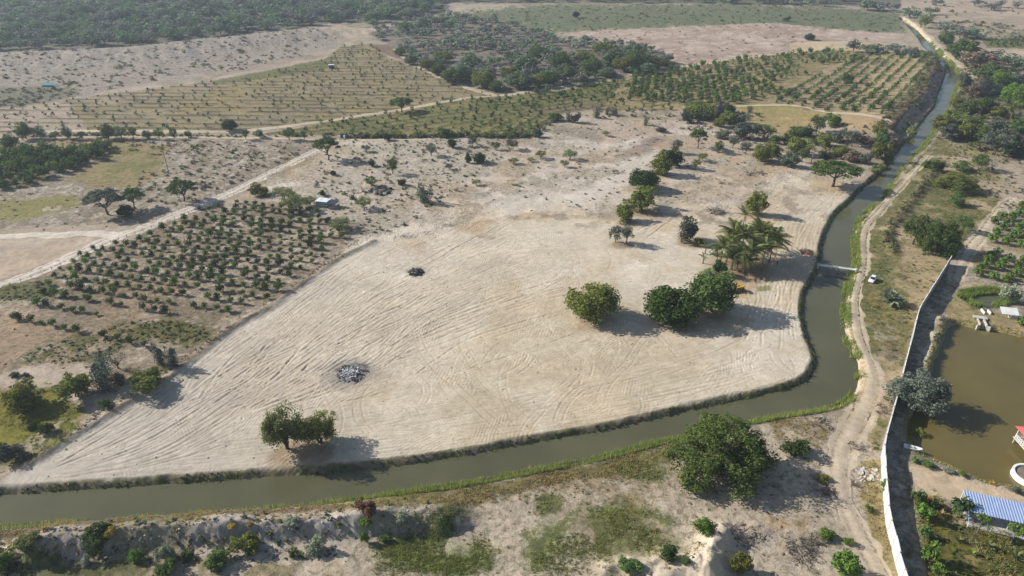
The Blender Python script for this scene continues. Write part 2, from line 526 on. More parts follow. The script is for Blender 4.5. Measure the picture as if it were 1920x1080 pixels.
def Z(x, y, parts=False):
    x = np.asarray(x, float); y = np.asarray(y, float)
    far = sstep(500, 1500, np.hypot(x, y))
    sd_in = inside(x, y, sand_g)
    dS, _ = pldist(x, y, np.concatenate([sand_g, sand_g[:1]]), 12)
    sand = np.where(sd_in, sstep(0, 3, dS), 0.0)
    z = (fbm(x, y, 60, 3, 1) - 0.5) * 0.9 * (1 - sand * 0.7)
    z = z + (fbm(x, y, 7, 4, 4) - 0.5) * 0.55 * (1 - sand * 0.8)
    z = z + far * (fbm(x, y, 900, 3, 9) - 0.4) * 14
    # forest-side escarpment
    d, u = pldist(x, y, R_ESC, 110)
    s = np.where(y < np.interp(x, R_ESC[:, 0], R_ESC[:, 1]), 1, -1)
    z = z + np.where(s > 0, 5.0 * (1 - sstep(0, 75, d)), 5.0 * (1 - sstep(0, 26, d))) * (1 - 0.25 * fbm(x, y, 14, 3, 31)) * (d < 109) + (d < 109) * (s > 0) * (fbm(x + y * 0.6, y * 0.35, 9, 4, 33) - 0.5) * 2.6 * np.exp(-((d - 30) / 34) ** 2)
    # plateau edge above the far canal
    d, u = pldist(x, y, R_SCARP, 45)
    rx = np.interp(y, R_SCARP[::-1, 1][np.argsort(R_SCARP[::-1, 1])], R_SCARP[::-1, 0][np.argsort(R_SCARP[::-1, 1])])
    dj = d + (fbm(x, y, 4, 3, 41) - 0.5) * 3.0
    z = z + np.where(x < rx, 4.6 * (1 - sstep(2, 42, d)), 4.6 * (1 - sstep(0.5, 6.5, dj))) * (d < 44)
    # spoil heap in the foreground
    d, u = pldist(x, y, R_SPOIL, 16)
    s = y < np.interp(x, R_SPOIL[:, 0], R_SPOIL[:, 1])
    n1 = fbm(x, y, 2.6, 4, 51); n2 = fbm(x, y, 9, 2, 52)
    hh = 2.1 + 1.7 * n2
    prof = np.where(s, 1 - sstep(-0.3, 3.2, d + (n1 - 0.5) * 2.2), 1 - sstep(0, 8.5, d + (n1 - 0.5) * 1.5))
    z = z + hh * prof * (d < 15.9) + (n1 - 0.5) * 1.1 * np.exp(-(d / 4.5) ** 2)
    # smaller heaps
    for R_, h_, w_ in ((R_LEVEE, 0.7, 1.8), (R_MOUND, 2.6, 2.6), (R_MOUND2, 1.3, 2.0), (R_MOUND3, 1.0, 1.8), (R_MOUND4, 1.9, 2.6), (R_BERM, 0.55, 1.3), (R_BANKR, 1.2, 2.4)):
        d, u = pldist(x, y, R_, w_ * 3)
        z = z + h_ * np.exp(-((d + (fbm(x, y, 2.5, 3, 61) - 0.5) * w_ * 0.7) / w_) ** 2) * (0.65 + 0.7 * fbm(x, y, 5, 2, 62)) * (d < w_ * 3 - 0.01)
    # tracks
    tr = track_h(x, y) * sand
    z = z + tr * 2.1
    # canal and ponds
    dc = sdf(x, y, canal_poly, canal_loop, 9)
    n = (fbm(x, y, 3, 3, 71) - 0.5) * 0.8
    k = sstep(-1.4, 2.3, dc + n)
    z = np.where(dc < 8.9, (WZ - 1.3) * (1 - k) + z * k, z)
    z = np.where((dc > 1.5) & (dc < 8), np.maximum(z, WZ + 0.35), z)
    dp = sdf(x, y, pond_g, pond_g, 9)
    k = sstep(-2.2, 1.4, dp + n)
    z = np.where(dp < 8.9, (PZ - 1.2) * (1 - k) + z * k, z)
    dq = sdf(x, y, smallp_g, smallp_g, 6)
    k = sstep(-1.5, 1.5, dq + n)
    z = np.where(dq < 5.9, (-0.5 - 0.9) * (1 - k) + z * k, z)
    if parts:
        return z, dict(sand=sand, tr=tr, dc=dc, dp=dp, dq=dq)
    return z

def G(px, py):
    """terrain points seen at the given photograph pixels (arrays)"""
    px = np.atleast_1d(np.asarray(px, float)); py = np.atleast_1d(np.asarray(py, float))
    z = np.zeros(len(px))
    for _ in range(4):
        a = (px - 960.0) / FPX; b = (py - 540.0) / FPX
        dz = -SP - b * CP
        t = (z - CAM_H) / dz
        X = a * t; Y = (CP - b * SP) * t
        z = 0.4 * z + 0.6 * Z(X, Y)
    return X, Y, Z(X, Y)

# ------------------------------------------------------------------ ground sheet
us = np.concatenate([[-2600, -1500, -900, -600, -400, -280, -200, -150, -110, -80, -60, -45, -35, -25, -16, -8], np.arange(0, 1921, 1.95), [1930, 1940, 1950, 1962, 1975, 1990, 2010, 2035, 2070, 2110, 2160, 2230, 2330, 2500, 2800, 3400, 4500]])
vv = np.concatenate([[-163, -155, -140, -120, -95, -70, -50, -35, -22, -12, -6], np.arange(-2, 400, 1.7), np.arange(400, 900, 1.35), np.arange(900, 1082, 1.6), [1086, 1092, 1100, 1112, 1130, 1155, 1190, 1240, 1320, 1450, 1700, 2100]])
UU, VV = np.meshgrid(us, vv)
gx, gy = P(UU.ravel(), VV.ravel())
gx = gx.copy(); gy = gy.copy()
gz, gp = Z(gx, gy, True)
nr, nc = UU.shape
ii = np.arange(nr * nc).reshape(nr, nc)
quads = np.stack([ii[1:, :-1], ii[1:, 1:], ii[:-1, 1:], ii[:-1, :-1]], -1).reshape(-1, 4)
# ------------------------------------------------------------------ what the soil is where: sand, dry grass, weeds, furrows
gpx, gpy = UU.ravel(), VV.ravel()
pers = np.clip((gpy + 170) / 700, 0.15, 1.6)
jn1 = fbm(gx, gy, 9, 4, 101) - 0.5; jn2 = fbm(gx, gy, 9, 4, 111) - 0.5
nA = fbm(gx, gy, 22, 5, 121); nB = fbm(gx, gy, 6, 4, 131); nC = fbm(gx, gy, 2.2, 3, 141); nD = fbm(gx, gy, 55, 4, 151)
NS = {'A': nA, 'B': nB, 'C': nC, 'D': nD}
wrng = np.random.default_rng(5)
WN = [(wrng.normal(0, 0.35, len(gx)) + (nC - 0.5) * s_, wrng.normal(0, 0.35, len(gx)) + (nB - 0.5) * s_) for s_ in (2.0, -2.4, 3.0)]
soil = np.zeros((len(gx), 3), np.float32)
weed = np.zeros(len(gx), np.float32)

def paint(poly, rgb, op=1.0, ns=None, lo=0.35, hi=0.6, jit=26, wd=None, m=None):
    global soil, weed
    if m is None:
        j = jit * pers
        m = np.zeros(len(gx), np.float32)
        for k_ in range(3):
            f_ = (0.35, 0.75, 1.25)[k_] * jit * 0.55 * pers
            m += inside(gpx + jn1 * j * 1.5 + WN[k_][0] * f_, gpy + jn2 * j * 0.8 + WN[k_][1] * f_ * 0.5, poly) / 3.0
    m = m * op
    if ns:
        v = NS[ns[0]] if len(ns) == 1 else 1 - NS[ns[-1]]
        m = m * sstep(lo, hi, v)
    k = np.nonzero(m > 0.002)[0]
    mk = m[k][:, None]
    soil[k] = soil[k] * (1 - mk) + alb(rgb).astype(np.float32) * mk
    if wd is not None:
        weed[k] = weed[k] * (1 - mk[:, 0]) + wd * mk[:, 0]

ALL = [(-1e5, -1e5), (1e5, -1e5), (1e5, 1e5), (-1e5, 1e5)]
paint(ALL, (176, 160, 138), wd=0.45, m=np.ones(len(gx), np.float32))
paint(ALL, (148, 134, 112), 0.8, 'A', 0.45, 0.62, m=np.ones(len(gx), np.float32))
paint(ALL, (190, 174, 152), 0.7, 'B', 0.5, 0.68, m=np.ones(len(gx), np.float32))
# far left: woodland floor, escarpment, fields
paint([(-3000, -170), (-3000, 104), (0, 98), (100, 95), (250, 88), (350, 75), (450, 67), (560, 54), (620, 45), (680, 55), (740, 45), (850, 28), (835, 0), (900, -170)], (124, 120, 104), wd=0.85)
paint([(-900, 110), (0, 98), (100, 96), (250, 88), (350, 75), (450, 67), (560, 54), (600, 54), (640, 66), (650, 85), (560, 105), (480, 115), (380, 135), (360, 150), (230, 165), (130, 185), (0, 202), (-400, 230)], (176, 162, 148), wd=0.75)
paint([(-200, 140), (150, 130), (340, 118), (480, 95), (560, 70), (380, 130), (240, 165), (0, 190)], (160, 146, 128), 0.7, 'B', 0.4, 0.6)
paint([(-200, 164), (80, 165), (140, 165), (150, 178), (40, 202), (-200, 210)], (130, 126, 104), 0.85, wd=0.9)
paint([(560, 50), (640, 40), (760, 40), (700, 60), (650, 90), (600, 60)], (196, 176, 150), 0.8, 'B', 0.3, 0.55)
LF = [(-600, 222), (0, 203), (140, 185), (300, 165), (440, 150), (600, 118), (640, 88), (700, 82), (730, 110), (800, 135), (880, 165), (930, 180), (740, 206), (600, 227), (445, 244), (0, 250), (-600, 258)]
paint(LF, (156, 142, 110), jit=5, wd=0.6)
paint(LF, (158, 142, 96), 0.7, 'A', 0.42, 0.6, jit=5)
paint(LF, (140, 124, 98), 0.6, 'B', 0.5, 0.65, jit=5)
paint([(-600, 222), (0, 203), (120, 190), (150, 220), (165, 247), (0, 250), (-600, 258)], (182, 163, 142), 0.9, jit=16)
paint([(150, 185), (300, 165), (440, 150), (500, 145), (420, 165), (300, 180), (200, 200)], (172, 154, 130), 0.7, jit=12)
paint([(395, 152), (500, 133), (600, 113), (645, 116), (610, 130), (480, 150), (400, 158)], (122, 122, 68), 0.9, jit=6, wd=0.8)
paint([(370, 135), (560, 105), (578, 111), (400, 146)], (166, 150, 134), 0.9, jit=5)
paint([(690, 86), (740, 82), (768, 116), (740, 108), (710, 96)], (126, 106, 86), 0.9, jit=4)
paint([(240, 180), (330, 165), (450, 160), (500, 190), (440, 235), (340, 240), (280, 225)], (160, 142, 90), 0.45, 'A', 0.35, 0.55)
GF = [(480, 252), (600, 231), (740, 211), (880, 185), (960, 180), (1080, 165), (1200, 140), (1290, 130), (1400, 185), (1260, 206), (1100, 205), (1040, 215), (1000, 254), (640, 252)]
paint(GF, (132, 128, 76), jit=5, wd=0.75)
paint(GF, (158, 142, 94), 0.8, 'B', 0.45, 0.62, jit=5)
paint(GF, (112, 114, 62), 0.6, 'A', 0.5, 0.65, jit=5)
paint([(960, 208), (1100, 192), (1160, 196), (1060, 212), (990, 215)], (140, 122, 98), 0.8, jit=8)
# far plain, bare land
paint([(835, -170), (835, 8), (1100, 6), (1300, 8), (1690, 14), (1690, -170)], (118, 116, 98), 0.9, wd=0.9)
paint([(800, 42), (860, 24), (1010, 11), (1400, 10), (1560, 16), (1690, 25), (1692, 62), (1640, 66), (1560, 62), (1300, 50), (1180, 56), (1060, 62), (930, 47)], (116, 126, 92), 0.95, jit=90, wd=0.85)
paint([(800, 42), (860, 24), (1010, 11), (1400, 10), (1690, 25), (1692, 62), (1300, 50), (1060, 62)], (138, 138, 100), 0.6, 'B', 0.45, 0.6)
paint([(800, 30), (870, 14), (990, 8), (900, 26), (840, 36)], (196, 178, 150), 0.7, 'C', 0.45, 0.6)
BARE = [(1040, 62), (1180, 55), (1300, 50), (1450, 44), (1600, 58), (1700, 66), (1640, 84), (1600, 92), (1550, 93), (1430, 106), (1260, 126), (1220, 100), (1160, 80)]
paint(BARE, (184, 162, 142), jit=10, wd=0.35)
paint(BARE, (160, 138, 120), 0.7, 'A', 0.45, 0.6, jit=10)
paint(BARE, (204, 188, 170), 0.7, 'B', 0.5, 0.66, jit=10)
paint([(1480, 80), (1600, 78), (1690, 84), (1640, 98), (1560, 98), (1480, 102)], (202, 180, 144), 0.8, jit=8, wd=0.15)
# far orchard right
RO = [(1180, 140), (1290, 122), (1430, 104), (1550, 93), (1640, 100), (1740, 106), (1748, 150), (1662, 237), (1560, 215), (1480, 199), (1400, 199), (1260, 206), (1130, 202)]
paint(RO, (156, 138, 98), jit=5, wd=0.5)
paint(RO, (140, 130, 80), 0.7, 'A', 0.45, 0.6, jit=5)
paint(RO, (176, 156, 120), 0.6, 'B', 0.5, 0.62, jit=5)
paint([(1500, 150), (1600, 108), (1742, 106), (1748, 150), (1662, 237), (1560, 214), (1440, 196)], (178, 158, 124), 0.75, jit=6)
paint([(1710, 108), (1758, 108), (1758, 136), (1742, 156), (1738, 172), (1700, 205), (1668, 244), (1650, 238), (1720, 165), (1735, 140)], (122, 118, 72), 0.8, jit=8, wd=0.8)
paint([(1752, 112), (1762, 124), (1758, 140), (1746, 158), (1742, 174), (1712, 205), (1690, 232), (1668, 262), (1655, 258), (1664, 240), (1700, 200), (1735, 166), (1750, 132)], (116, 92, 76), 0.9, jit=4, wd=0.2)
paint([(1376, 200), (1480, 199), (1560, 216), (1545, 228), (1500, 246), (1470, 256), (1400, 236)], (176, 156, 104), 0.95, jit=14, wd=0.6)
paint([(1376, 200), (1480, 199), (1560, 216), (1545, 228), (1500, 246), (1470, 256), (1400, 236)], (188, 164, 122), 0.8, 'B', 0.42, 0.6, jit=14)
paint([(1376, 198), (1480, 199), (1555, 214), (1520, 220), (1400, 212)], (158, 150, 78), 0.8, 'B', 0.35, 0.55, jit=8)
paint([(1560, 216), (1640, 236), (1668, 246), (1640, 262), (1580, 250)], (178, 150, 108), 0.85, jit=8)
THICK = [(690, 66), (760, 42), (840, 30), (960, 46), (1060, 76), (1200, 85), (1268, 120), (1180, 140), (1080, 160), (935, 176), (880, 161), (790, 127), (745, 92)]
paint(THICK, (134, 122, 108), jit=8, wd=0.7)
paint(THICK, (160, 146, 128), 0.7, 'B', 0.5, 0.65, jit=8)
# left middle
LM = [(-600, 262), (180, 260), (350, 262), (480, 260), (640, 262), (590, 285), (340, 395), (280, 416), (-200, 440), (-600, 450)]
paint(LM, (176, 160, 142), jit=8, wd=0.75)
paint(LM, (150, 134, 112), 0.8, 'B', 0.42, 0.6, jit=8)
paint(LM, (204, 192, 176), 0.8, 'C', 0.55, 0.7, jit=8)
paint([(30, 268), (210, 264), (320, 270), (310, 325), (260, 352), (170, 350), (120, 340), (150, 312), (215, 292), (60, 290)], (150, 134, 86), 0.9, jit=28, wd=0.6)
paint([(200, 285), (300, 275), (310, 300), (250, 330), (190, 340)], (126, 126, 68), 0.7, 'B', 0.4, 0.6, wd=0.7)
paint([(-300, 368), (60, 372), (145, 366), (152, 384), (100, 402), (35, 416), (-300, 410)], (142, 136, 74), 0.9, jit=22, wd=0.6)
paint([(85, 388), (115, 386), (112, 394), (80, 396)], (190, 176, 156), 0.8, jit=8)
paint([(-600, 290), (0, 292), (100, 300), (80, 345), (0, 362), (-600, 370)], (118, 112, 72), 0.8, wd=0.6)
paint([(-600, 448), (0, 450), (170, 445), (180, 455), (120, 480), (0, 524), (-600, 560)], (196, 178, 156), 0.95, jit=10, wd=0.3)
paint([(-600, 448), (0, 450), (170, 445), (120, 480), (0, 524)], (188, 166, 140), 0.6, 'A', 0.45, 0.6, jit=10)
# near-left orchard
LO = [(-600, 790), (-600, 600), (0, 543), (250, 447), (390, 380), (560, 386), (660, 430), (690, 465), (610, 500), (500, 578), (400, 642), (330, 700), (200, 730), (0, 800)]
paint(LO, (178, 160, 138), jit=6, wd=0.75)
paint(LO, (140, 124, 100), 0.85, 'B', 0.4, 0.58, jit=6)
paint(LO, (206, 192, 172), 0.8, 'C', 0.58, 0.72, jit=6)
paint(LO, (158, 130, 96), 0.5, 'A', 0.52, 0.66, jit=6)
paint([(-300, 528), (0, 530), (90, 526), (105, 545), (75, 560), (0, 566), (-300, 575)], (104, 106, 46), 0.85, jit=22, wd=0.9)
paint([(195, 614), (255, 600), (330, 603), (402, 622), (396, 640), (330, 646), (240, 640)], (118, 110, 50), 0.9, 'B', 0.25, 0.45, jit=26, wd=0.9)
paint([(40, 668), (100, 640), (190, 622), (240, 648), (200, 676), (60, 684)], (112, 110, 62), 0.85, 'B', 0.3, 0.5, jit=28, wd=0.9)
paint([(-300, 565), (60, 575), (110, 600), (90, 640), (0, 692), (-300, 700)], (168, 144, 118), 0.8, 'B', 0.3, 0.55, jit=26, wd=0.5)
paint([(60, 570), (180, 575), (190, 615), (110, 618)], (150, 134, 112), 0.8, jit=24, wd=0.7)
paint([(-300, 735), (0, 735), (60, 715), (110, 740), (155, 768), (152, 800), (110, 832), (60, 864), (-300, 880)], (128, 122, 38), 0.95, jit=24, wd=0.55)
paint([(-300, 735), (0, 735), (60, 715), (110, 740), (155, 768), (152, 800), (60, 864), (-300, 880)], (104, 104, 40), 0.7, 'B', 0.42, 0.6, jit=24, wd=0.7)
paint([(-100, 715), (60, 688), (175, 678), (160, 700), (110, 722), (40, 730)], (192, 176, 156), 0.85, jit=22, wd=0.4)
paint([(25, 842), (80, 802), (150, 785), (230, 748), (225, 764), (150, 804), (100, 822), (70, 845)], (190, 174, 152), 0.85, 'C', 0.3, 0.5, jit=18, wd=0.4)
paint([(55, 866), (80, 830), (130, 808), (160, 800), (112, 832), (70, 862)], (128, 126, 42), 0.85, jit=14, wd=0.7)
# scrub between the fields and the cleared plot
MS = [(470, 345), (600, 285), (645, 262), (1000, 256), (1090, 216), (1280, 225), (1420, 262), (1530, 318), (1480, 350), (1340, 402), (1210, 398), (1000, 398), (720, 455), (640, 482), (665, 430), (500, 372)]
paint(MS, (194, 181, 160), jit=8, wd=0.7)
paint(MS, (210, 196, 178), 0.85, 'B', 0.48, 0.62, jit=8, wd=0.3)
paint(MS, (188, 164, 132), 0.5, 'A', 0.52, 0.66, jit=8)
paint(MS, (150, 136, 120), 0.75, 'D', 0.52, 0.66, jit=8, wd=0.8)
paint([(560, 300), (700, 268), (980, 262), (900, 330), (700, 440), (640, 440), (560, 380)], (196, 182, 164), 0.7, 'B', 0.4, 0.6, wd=0.75)
paint([(1150, 296), (1190, 270), (1230, 256), (1250, 262), (1200, 292)], (150, 134, 122), 0.85, jit=18)
paint([(1170, 285), (1300, 250), (1420, 262), (1520, 320), (1400, 350), (1300, 300)], (178, 150, 116), 0.6, 'B', 0.42, 0.6)
paint([(1100, 218), (1290, 228), (1240, 250), (1150, 268), (1060, 250)], (178, 154, 130), 0.6, 'B', 0.4, 0.62)
paint([(560, 282), (600, 286), (560, 320), (500, 345), (470, 345)], (150, 134, 86), 0.7, 'B', 0.35, 0.6)
paint([(1050, 350), (1120, 340), (1180, 300), (1240, 280), (1200, 330), (1100, 390), (960, 400), (900, 400), (940, 370)], (212, 200, 182), 0.9, 'A', 0.25, 0.45, wd=0.2)
# cleared sand
sandm = gp['sand'].astype(np.float32)
soft = np.zeros(len(gx), np.float32)
for k_ in range(3):
    f_ = (30, 50, 75)[k_]
    soft += inside(gpx + jn1 * 90 + WN[k_][0] * f_ * .5, gpy + jn2 * 55 + WN[k_][1] * f_ * .4 + 6, SAND) / 3.0
upw = sstep(560, 470, gpy) * sstep(600, 700, gpx)
sandm = (sandm * (1 - upw) + soft * upw * sstep(0.3, 0.5, nB + 0.25 * sstep(400, 470, gpy))).astype(np.float32)
paint(ALL, (212, 199, 173), m=sandm, wd=0.0)
paint(ALL, (219, 208, 187), 0.7, 'D', 0.45, 0.62, m=sandm)
paint(ALL, (198, 178, 146), 0.6, 'A', 0.5, 0.68, m=sandm)
low = sandm * sstep(0.42, 0.62, nA) * inside(gpx, gpy, [(640, 490), (760, 440), (1000, 396), (1180, 412), (1000, 440), (880, 470), (760, 500)]).astype(np.float32)
paint(ALL, (186, 158, 124), 0.75, m=low)
up = sandm * inside(gpx + jn1 * 40, gpy + jn2 * 20, [(1180, 400), (1420, 340), (1500, 350), (1480, 400), (1420, 440), (1300, 470), (1250, 440)]).astype(np.float32)
paint(ALL, (196, 170, 136), 0.6, 'B', 0.36, 0.6, m=up)
lft = sandm * (1 - sstep(300, 900, gpx))
paint(ALL, (192, 182, 166), 0.75, m=lft)
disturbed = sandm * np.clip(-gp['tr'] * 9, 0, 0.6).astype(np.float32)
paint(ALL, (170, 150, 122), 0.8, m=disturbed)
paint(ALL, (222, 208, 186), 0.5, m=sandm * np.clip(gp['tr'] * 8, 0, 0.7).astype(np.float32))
paint([(1512, 352), (1530, 330), (1580, 345), (1590, 362), (1550, 366)], (178, 146, 98), 0.6, 'B', 0.3, 0.5, jit=40)
paint([(1240, 600), (1340, 590), (1420, 600), (1380, 618), (1260, 622)], (182, 156, 120), 0.5, jit=16)
paint([(1330, 520), (1400, 500), (1430, 530), (1400, 560), (1360, 555)], (178, 150, 112), 0.7, jit=20)
paint([(1418, 538), (1444, 534), (1446, 545), (1420, 546)], (128, 128, 70), 0.8, jit=6)
# canal bank soil on the cleared side, grass on the other
dc = gp['dc']
cside = inside(gx, gy, np.concatenate([cL + 0, np.array([[-400, 130], [-400, 900], [300, 1100]])])) | (gp['sand'] > 0)
bank = ((dc > -1.5) & (dc < 2.2)).astype(np.float32) * sstep(2.4, 1.2, dc + (nC - 0.5) * 1.4)
paint(ALL, (118, 104, 82), 0.85, m=bank)
paint(ALL, (92, 98, 56), 0.7, 'B', 0.42, 0.56, m=bank, wd=0.7)
fr = ((dc > -0.6) & (dc < 1.9) & ~cside & (gpx > 560) & (gpy > 300)).astype(np.float32) * sstep(1.6, 0.6, dc + (nC - 0.5) * 2.2)
paint(ALL, (112, 118, 54), 0.85, m=fr, wd=0.7)
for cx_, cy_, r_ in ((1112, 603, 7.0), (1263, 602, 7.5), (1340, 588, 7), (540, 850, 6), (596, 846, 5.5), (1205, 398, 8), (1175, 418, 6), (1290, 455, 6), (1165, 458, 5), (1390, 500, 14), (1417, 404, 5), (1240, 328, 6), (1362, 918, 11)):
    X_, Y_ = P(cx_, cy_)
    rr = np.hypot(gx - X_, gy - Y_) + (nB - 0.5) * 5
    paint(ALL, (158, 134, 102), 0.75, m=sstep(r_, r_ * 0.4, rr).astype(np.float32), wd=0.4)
# strip between the canal and the wall
RS = [(1604, 420), (1650, 380), (1690, 330), (1735, 285), (1760, 255), (1800, 280), (1880, 330), (1870, 390), (1830, 440), (1790, 495), (1720, 600), (1700, 665), (1690, 720), (1650, 850), (1600, 800), (1580, 780), (1600, 740), (1612, 700), (1600, 660), (1584, 600), (1590, 540), (1602, 500)]
paint(RS, (142, 132, 86), jit=12, wd=0.8)
paint(RS, (120, 122, 68), 0.8, 'B', 0.42, 0.58, jit=12, wd=0.9)
paint(RS, (190, 168, 136), 0.85, '-A', 0.5, 0.64, jit=12, wd=0.3)
paint([(1690, 460), (1740, 470), (1785, 490), (1715, 610), (1690, 640), (1700, 560), (1660, 520)], (190, 166, 132), 0.75, 'B', 0.34, 0.56, wd=0.35)
paint([(1645, 610), (1690, 600), (1700, 660), (1670, 690), (1640, 660)], (188, 172, 148), 0.7, 'B', 0.4, 0.58, wd=0.4)
paint([(1655, 540), (1690, 545), (1680, 585), (1640, 600), (1620, 580)], (158, 132, 84), 0.7, 'C', 0.4, 0.6)
paint([(1650, 640), (1685, 640), (1690, 665), (1665, 680)], (130, 112, 92), 0.7, jit=16)
# right bank scrub, far right
paint([(1690, 14), (1700, -170), (6000, -170), (6000, 140), (1920, 140), (1840, 75), (1760, 48), (1715, 36)], (188, 168, 144), jit=10, wd=0.45)
paint([(1690, 14), (1700, -170), (6000, -170), (6000, 140), (1920, 140), (1840, 75), (1760, 48)], (166, 150, 130), 0.8, 'A', 0.45, 0.62)
paint([(1740, 44), (1820, 40), (1920, 52), (1920, 76), (1830, 78), (1780, 66)], (130, 130, 96), 0.7, 'B', 0.35, 0.6, wd=0.9)
paint([(1838, 74), (1925, 72), (2300, 76), (2300, 98), (1925, 92), (1850, 90)], (112, 118, 62), 0.85, jit=6, wd=0.9)
paint([(1765, 75), (1840, 95), (1930, 130), (2600, 200), (2600, 330), (1930, 300), (1790, 275), (1760, 232), (1792, 180), (1810, 140), (1790, 110)], (138, 128, 98), jit=14, wd=0.85)
paint([(1850, 100), (1930, 96), (2400, 110), (2400, 122), (1930, 108)], (198, 178, 148), 0.85, jit=6)
paint([(1872, 124), (1930, 124), (1930, 145), (1880, 148)], (196, 180, 160), 0.8, jit=8)
paint([(1820, 205), (1900, 225), (1930, 240), (1930, 246), (1860, 232)], (190, 162, 128), 0.8, jit=8)
paint([(1780, 268), (1830, 266), (1930, 300), (2500, 320), (2500, 420), (1930, 400), (1870, 390), (1840, 350), (1790, 300)], (184, 166, 142), 0.8, 'B', 0.3, 0.55, wd=0.55)
paint([(1770, 270), (1860, 278), (1890, 290), (1820, 296)], (150, 140, 90), 0.8, jit=12)
paint([(1830, 360), (1920, 350), (1930, 400), (1850, 400)], (180, 158, 116), 0.7, 'B', 0.35, 0.55)
# behind the wall
IN = [(1778, 498), (1815, 440), (1870, 395), (1940, 380), (2800, 420), (2800, 1300), (1740, 1300), (1690, 1080), (1668, 1000), (1657, 900), (1662, 832), (1690, 725), (1720, 600)]
paint(IN, (182, 168, 148), jit=4, wd=0.75)
paint(IN, (140, 128, 108), 0.75, 'B', 0.42, 0.58, jit=4)
paint(IN, (206, 194, 174), 0.7, 'C', 0.52, 0.68, jit=4)
paint([(1825, 470), (1870, 440), (1930, 400), (2800, 430), (2800, 545), (1930, 535), (1830, 520)], (160, 146, 116), 0.9, jit=12, wd=0.5)
paint([(1840, 455), (1930, 480), (1930, 492), (1850, 470)], (200, 180, 152), 0.9, jit=8)
paint([(1800, 525), (1880, 535), (1930, 540), (1930, 552), (1800, 546)], (200, 178, 146), 0.9, jit=8)
paint([(1768, 600), (1785, 560), (1800, 545), (1850, 580), (1930, 600), (2800, 640), (2800, 660), (1930, 640), (1850, 620), (1790, 608)], (162, 146, 98), 0.9, jit=10, wd=0.6)
paint([(1800, 540), (1890, 545), (1895, 575), (1820, 580)], (112, 110, 62), 0.8, jit=8, wd=0.9)
paint([(1850, 596), (1920, 610), (1940, 640), (1860, 622)], (176, 152, 116), 0.7, 'B', 0.35, 0.55)
paint([(1706, 868), (1780, 882), (1860, 908), (1930, 928), (2500, 990), (2500, 1010), (1930, 970), (1805, 942), (1715, 925)], (204, 182, 150), 0.95, jit=8, wd=0.15)
GARD = [(1716, 928), (1735, 932), (1780, 950), (1810, 975), (1930, 1005), (2600, 1060), (2600, 1300), (1760, 1300), (1738, 1080), (1725, 1010)]
paint(GARD, (122, 112, 44), jit=12, wd=0.85)
paint(GARD, (98, 98, 38), 0.75, 'B', 0.42, 0.58, jit=12, wd=0.95)
paint(GARD, (168, 144, 100), 0.75, 'C', 0.6, 0.74, jit=12)
paint([(1800, 975), (1830, 985), (1930, 1004), (1930, 1010), (1810, 986)], (190, 166, 134), 0.8, jit=6)
paint([(1785, 965), (1812, 968), (1815, 985), (1790, 982)], (192, 170, 140), 0.9, jit=6)
# foreground bank
FG = [(-900, 1030), (0, 992), (640, 950), (1000, 888), (1280, 824), (1400, 800), (1540, 775), (1600, 790), (1650, 850), (1660, 980), (1690, 1080), (1760, 1300), (-900, 1300)]
paint(FG, (194, 178, 154), jit=8, wd=0.65)
paint(FG, (168, 150, 124), 0.7, 'A', 0.45, 0.62, jit=8)
paint(FG, (204, 190, 168), 0.7, 'C', 0.52, 0.68, jit=8)
paint([(560, 958), (640, 952), (1000, 890), (1280, 828), (1285, 858), (1150, 892), (1000, 918), (880, 944), (760, 965), (640, 972)], (134, 122, 74), 0.92, jit=16, wd=0.8)
paint([(640, 952), (1000, 890), (1280, 828), (1285, 850), (1000, 905), (700, 960)], (118, 118, 60), 0.6, 'B', 0.45, 0.6, jit=16)
paint([(-900, 1040), (0, 994), (330, 972), (640, 953), (640, 968), (480, 980), (300, 990), (90, 1008), (-900, 1060)], (124, 106, 82), 0.92, jit=12, wd=0.75)
paint([(100, 990), (300, 976), (420, 976), (240, 996), (80, 1006)], (150, 112, 66), 0.6, 'B', 0.38, 0.56)
spo, _ = pldist(gx, gy, R_SPOIL, 14)
spo = np.where(gy > np.interp(gx, R_SPOIL[:, 0], R_SPOIL[:, 1]), spo * 2.6, spo * 0.9)
paint(ALL, (164, 154, 142), 0.95, m=np.exp(-(spo / 4.2) ** 2).astype(np.float32), wd=0.1)
paint(ALL, (196, 186, 172), 0.7, 'C', 0.45, 0.65, m=np.exp(-(spo / 2.8) ** 2).astype(np.float32))
paint([(-300, 1060), (100, 1040), (260, 1050), (240, 1085), (-300, 1120)], (92, 98, 44), 0.85, 'B', 0.25, 0.5, wd=0.9)
paint([(240, 1060), (330, 1040), (460, 1045), (560, 1060), (640, 1085), (240, 1085)], (130, 118, 70), 0.7, 'B', 0.4, 0.58, wd=0.8)
paint([(700, 1040), (715, 1010), (770, 1000), (845, 962), (862, 985), (800, 1022), (815, 1040), (900, 1005), (925, 1020), (905, 1062), (830, 1085), (715, 1062)], (104, 122, 50), 0.92, 'B', 0.2, 0.42, jit=44, wd=0.9)
paint([(800, 985), (840, 950), (880, 940), (870, 965), (850, 985)], (96, 100, 48), 0.8, jit=16, wd=0.8)
paint([(985, 1060), (1000, 1005), (1030, 990), (1070, 985), (1110, 960), (1170, 955), (1250, 965), (1290, 1012), (1210, 1040), (1090, 1052), (1060, 1080)], (114, 124, 58), 0.9, 'B', 0.32, 0.5, jit=52, wd=0.9)
paint([(1120, 1085), (1180, 1040), (1290, 1020), (1310, 1050), (1240, 1085)], (112, 112, 58), 0.85, jit=24, wd=0.8)
paint([(1006, 940), (1030, 928), (1058, 934), (1060, 955), (1030, 968), (1010, 960)], (106, 110, 56), 0.9, jit=14, wd=0.8)
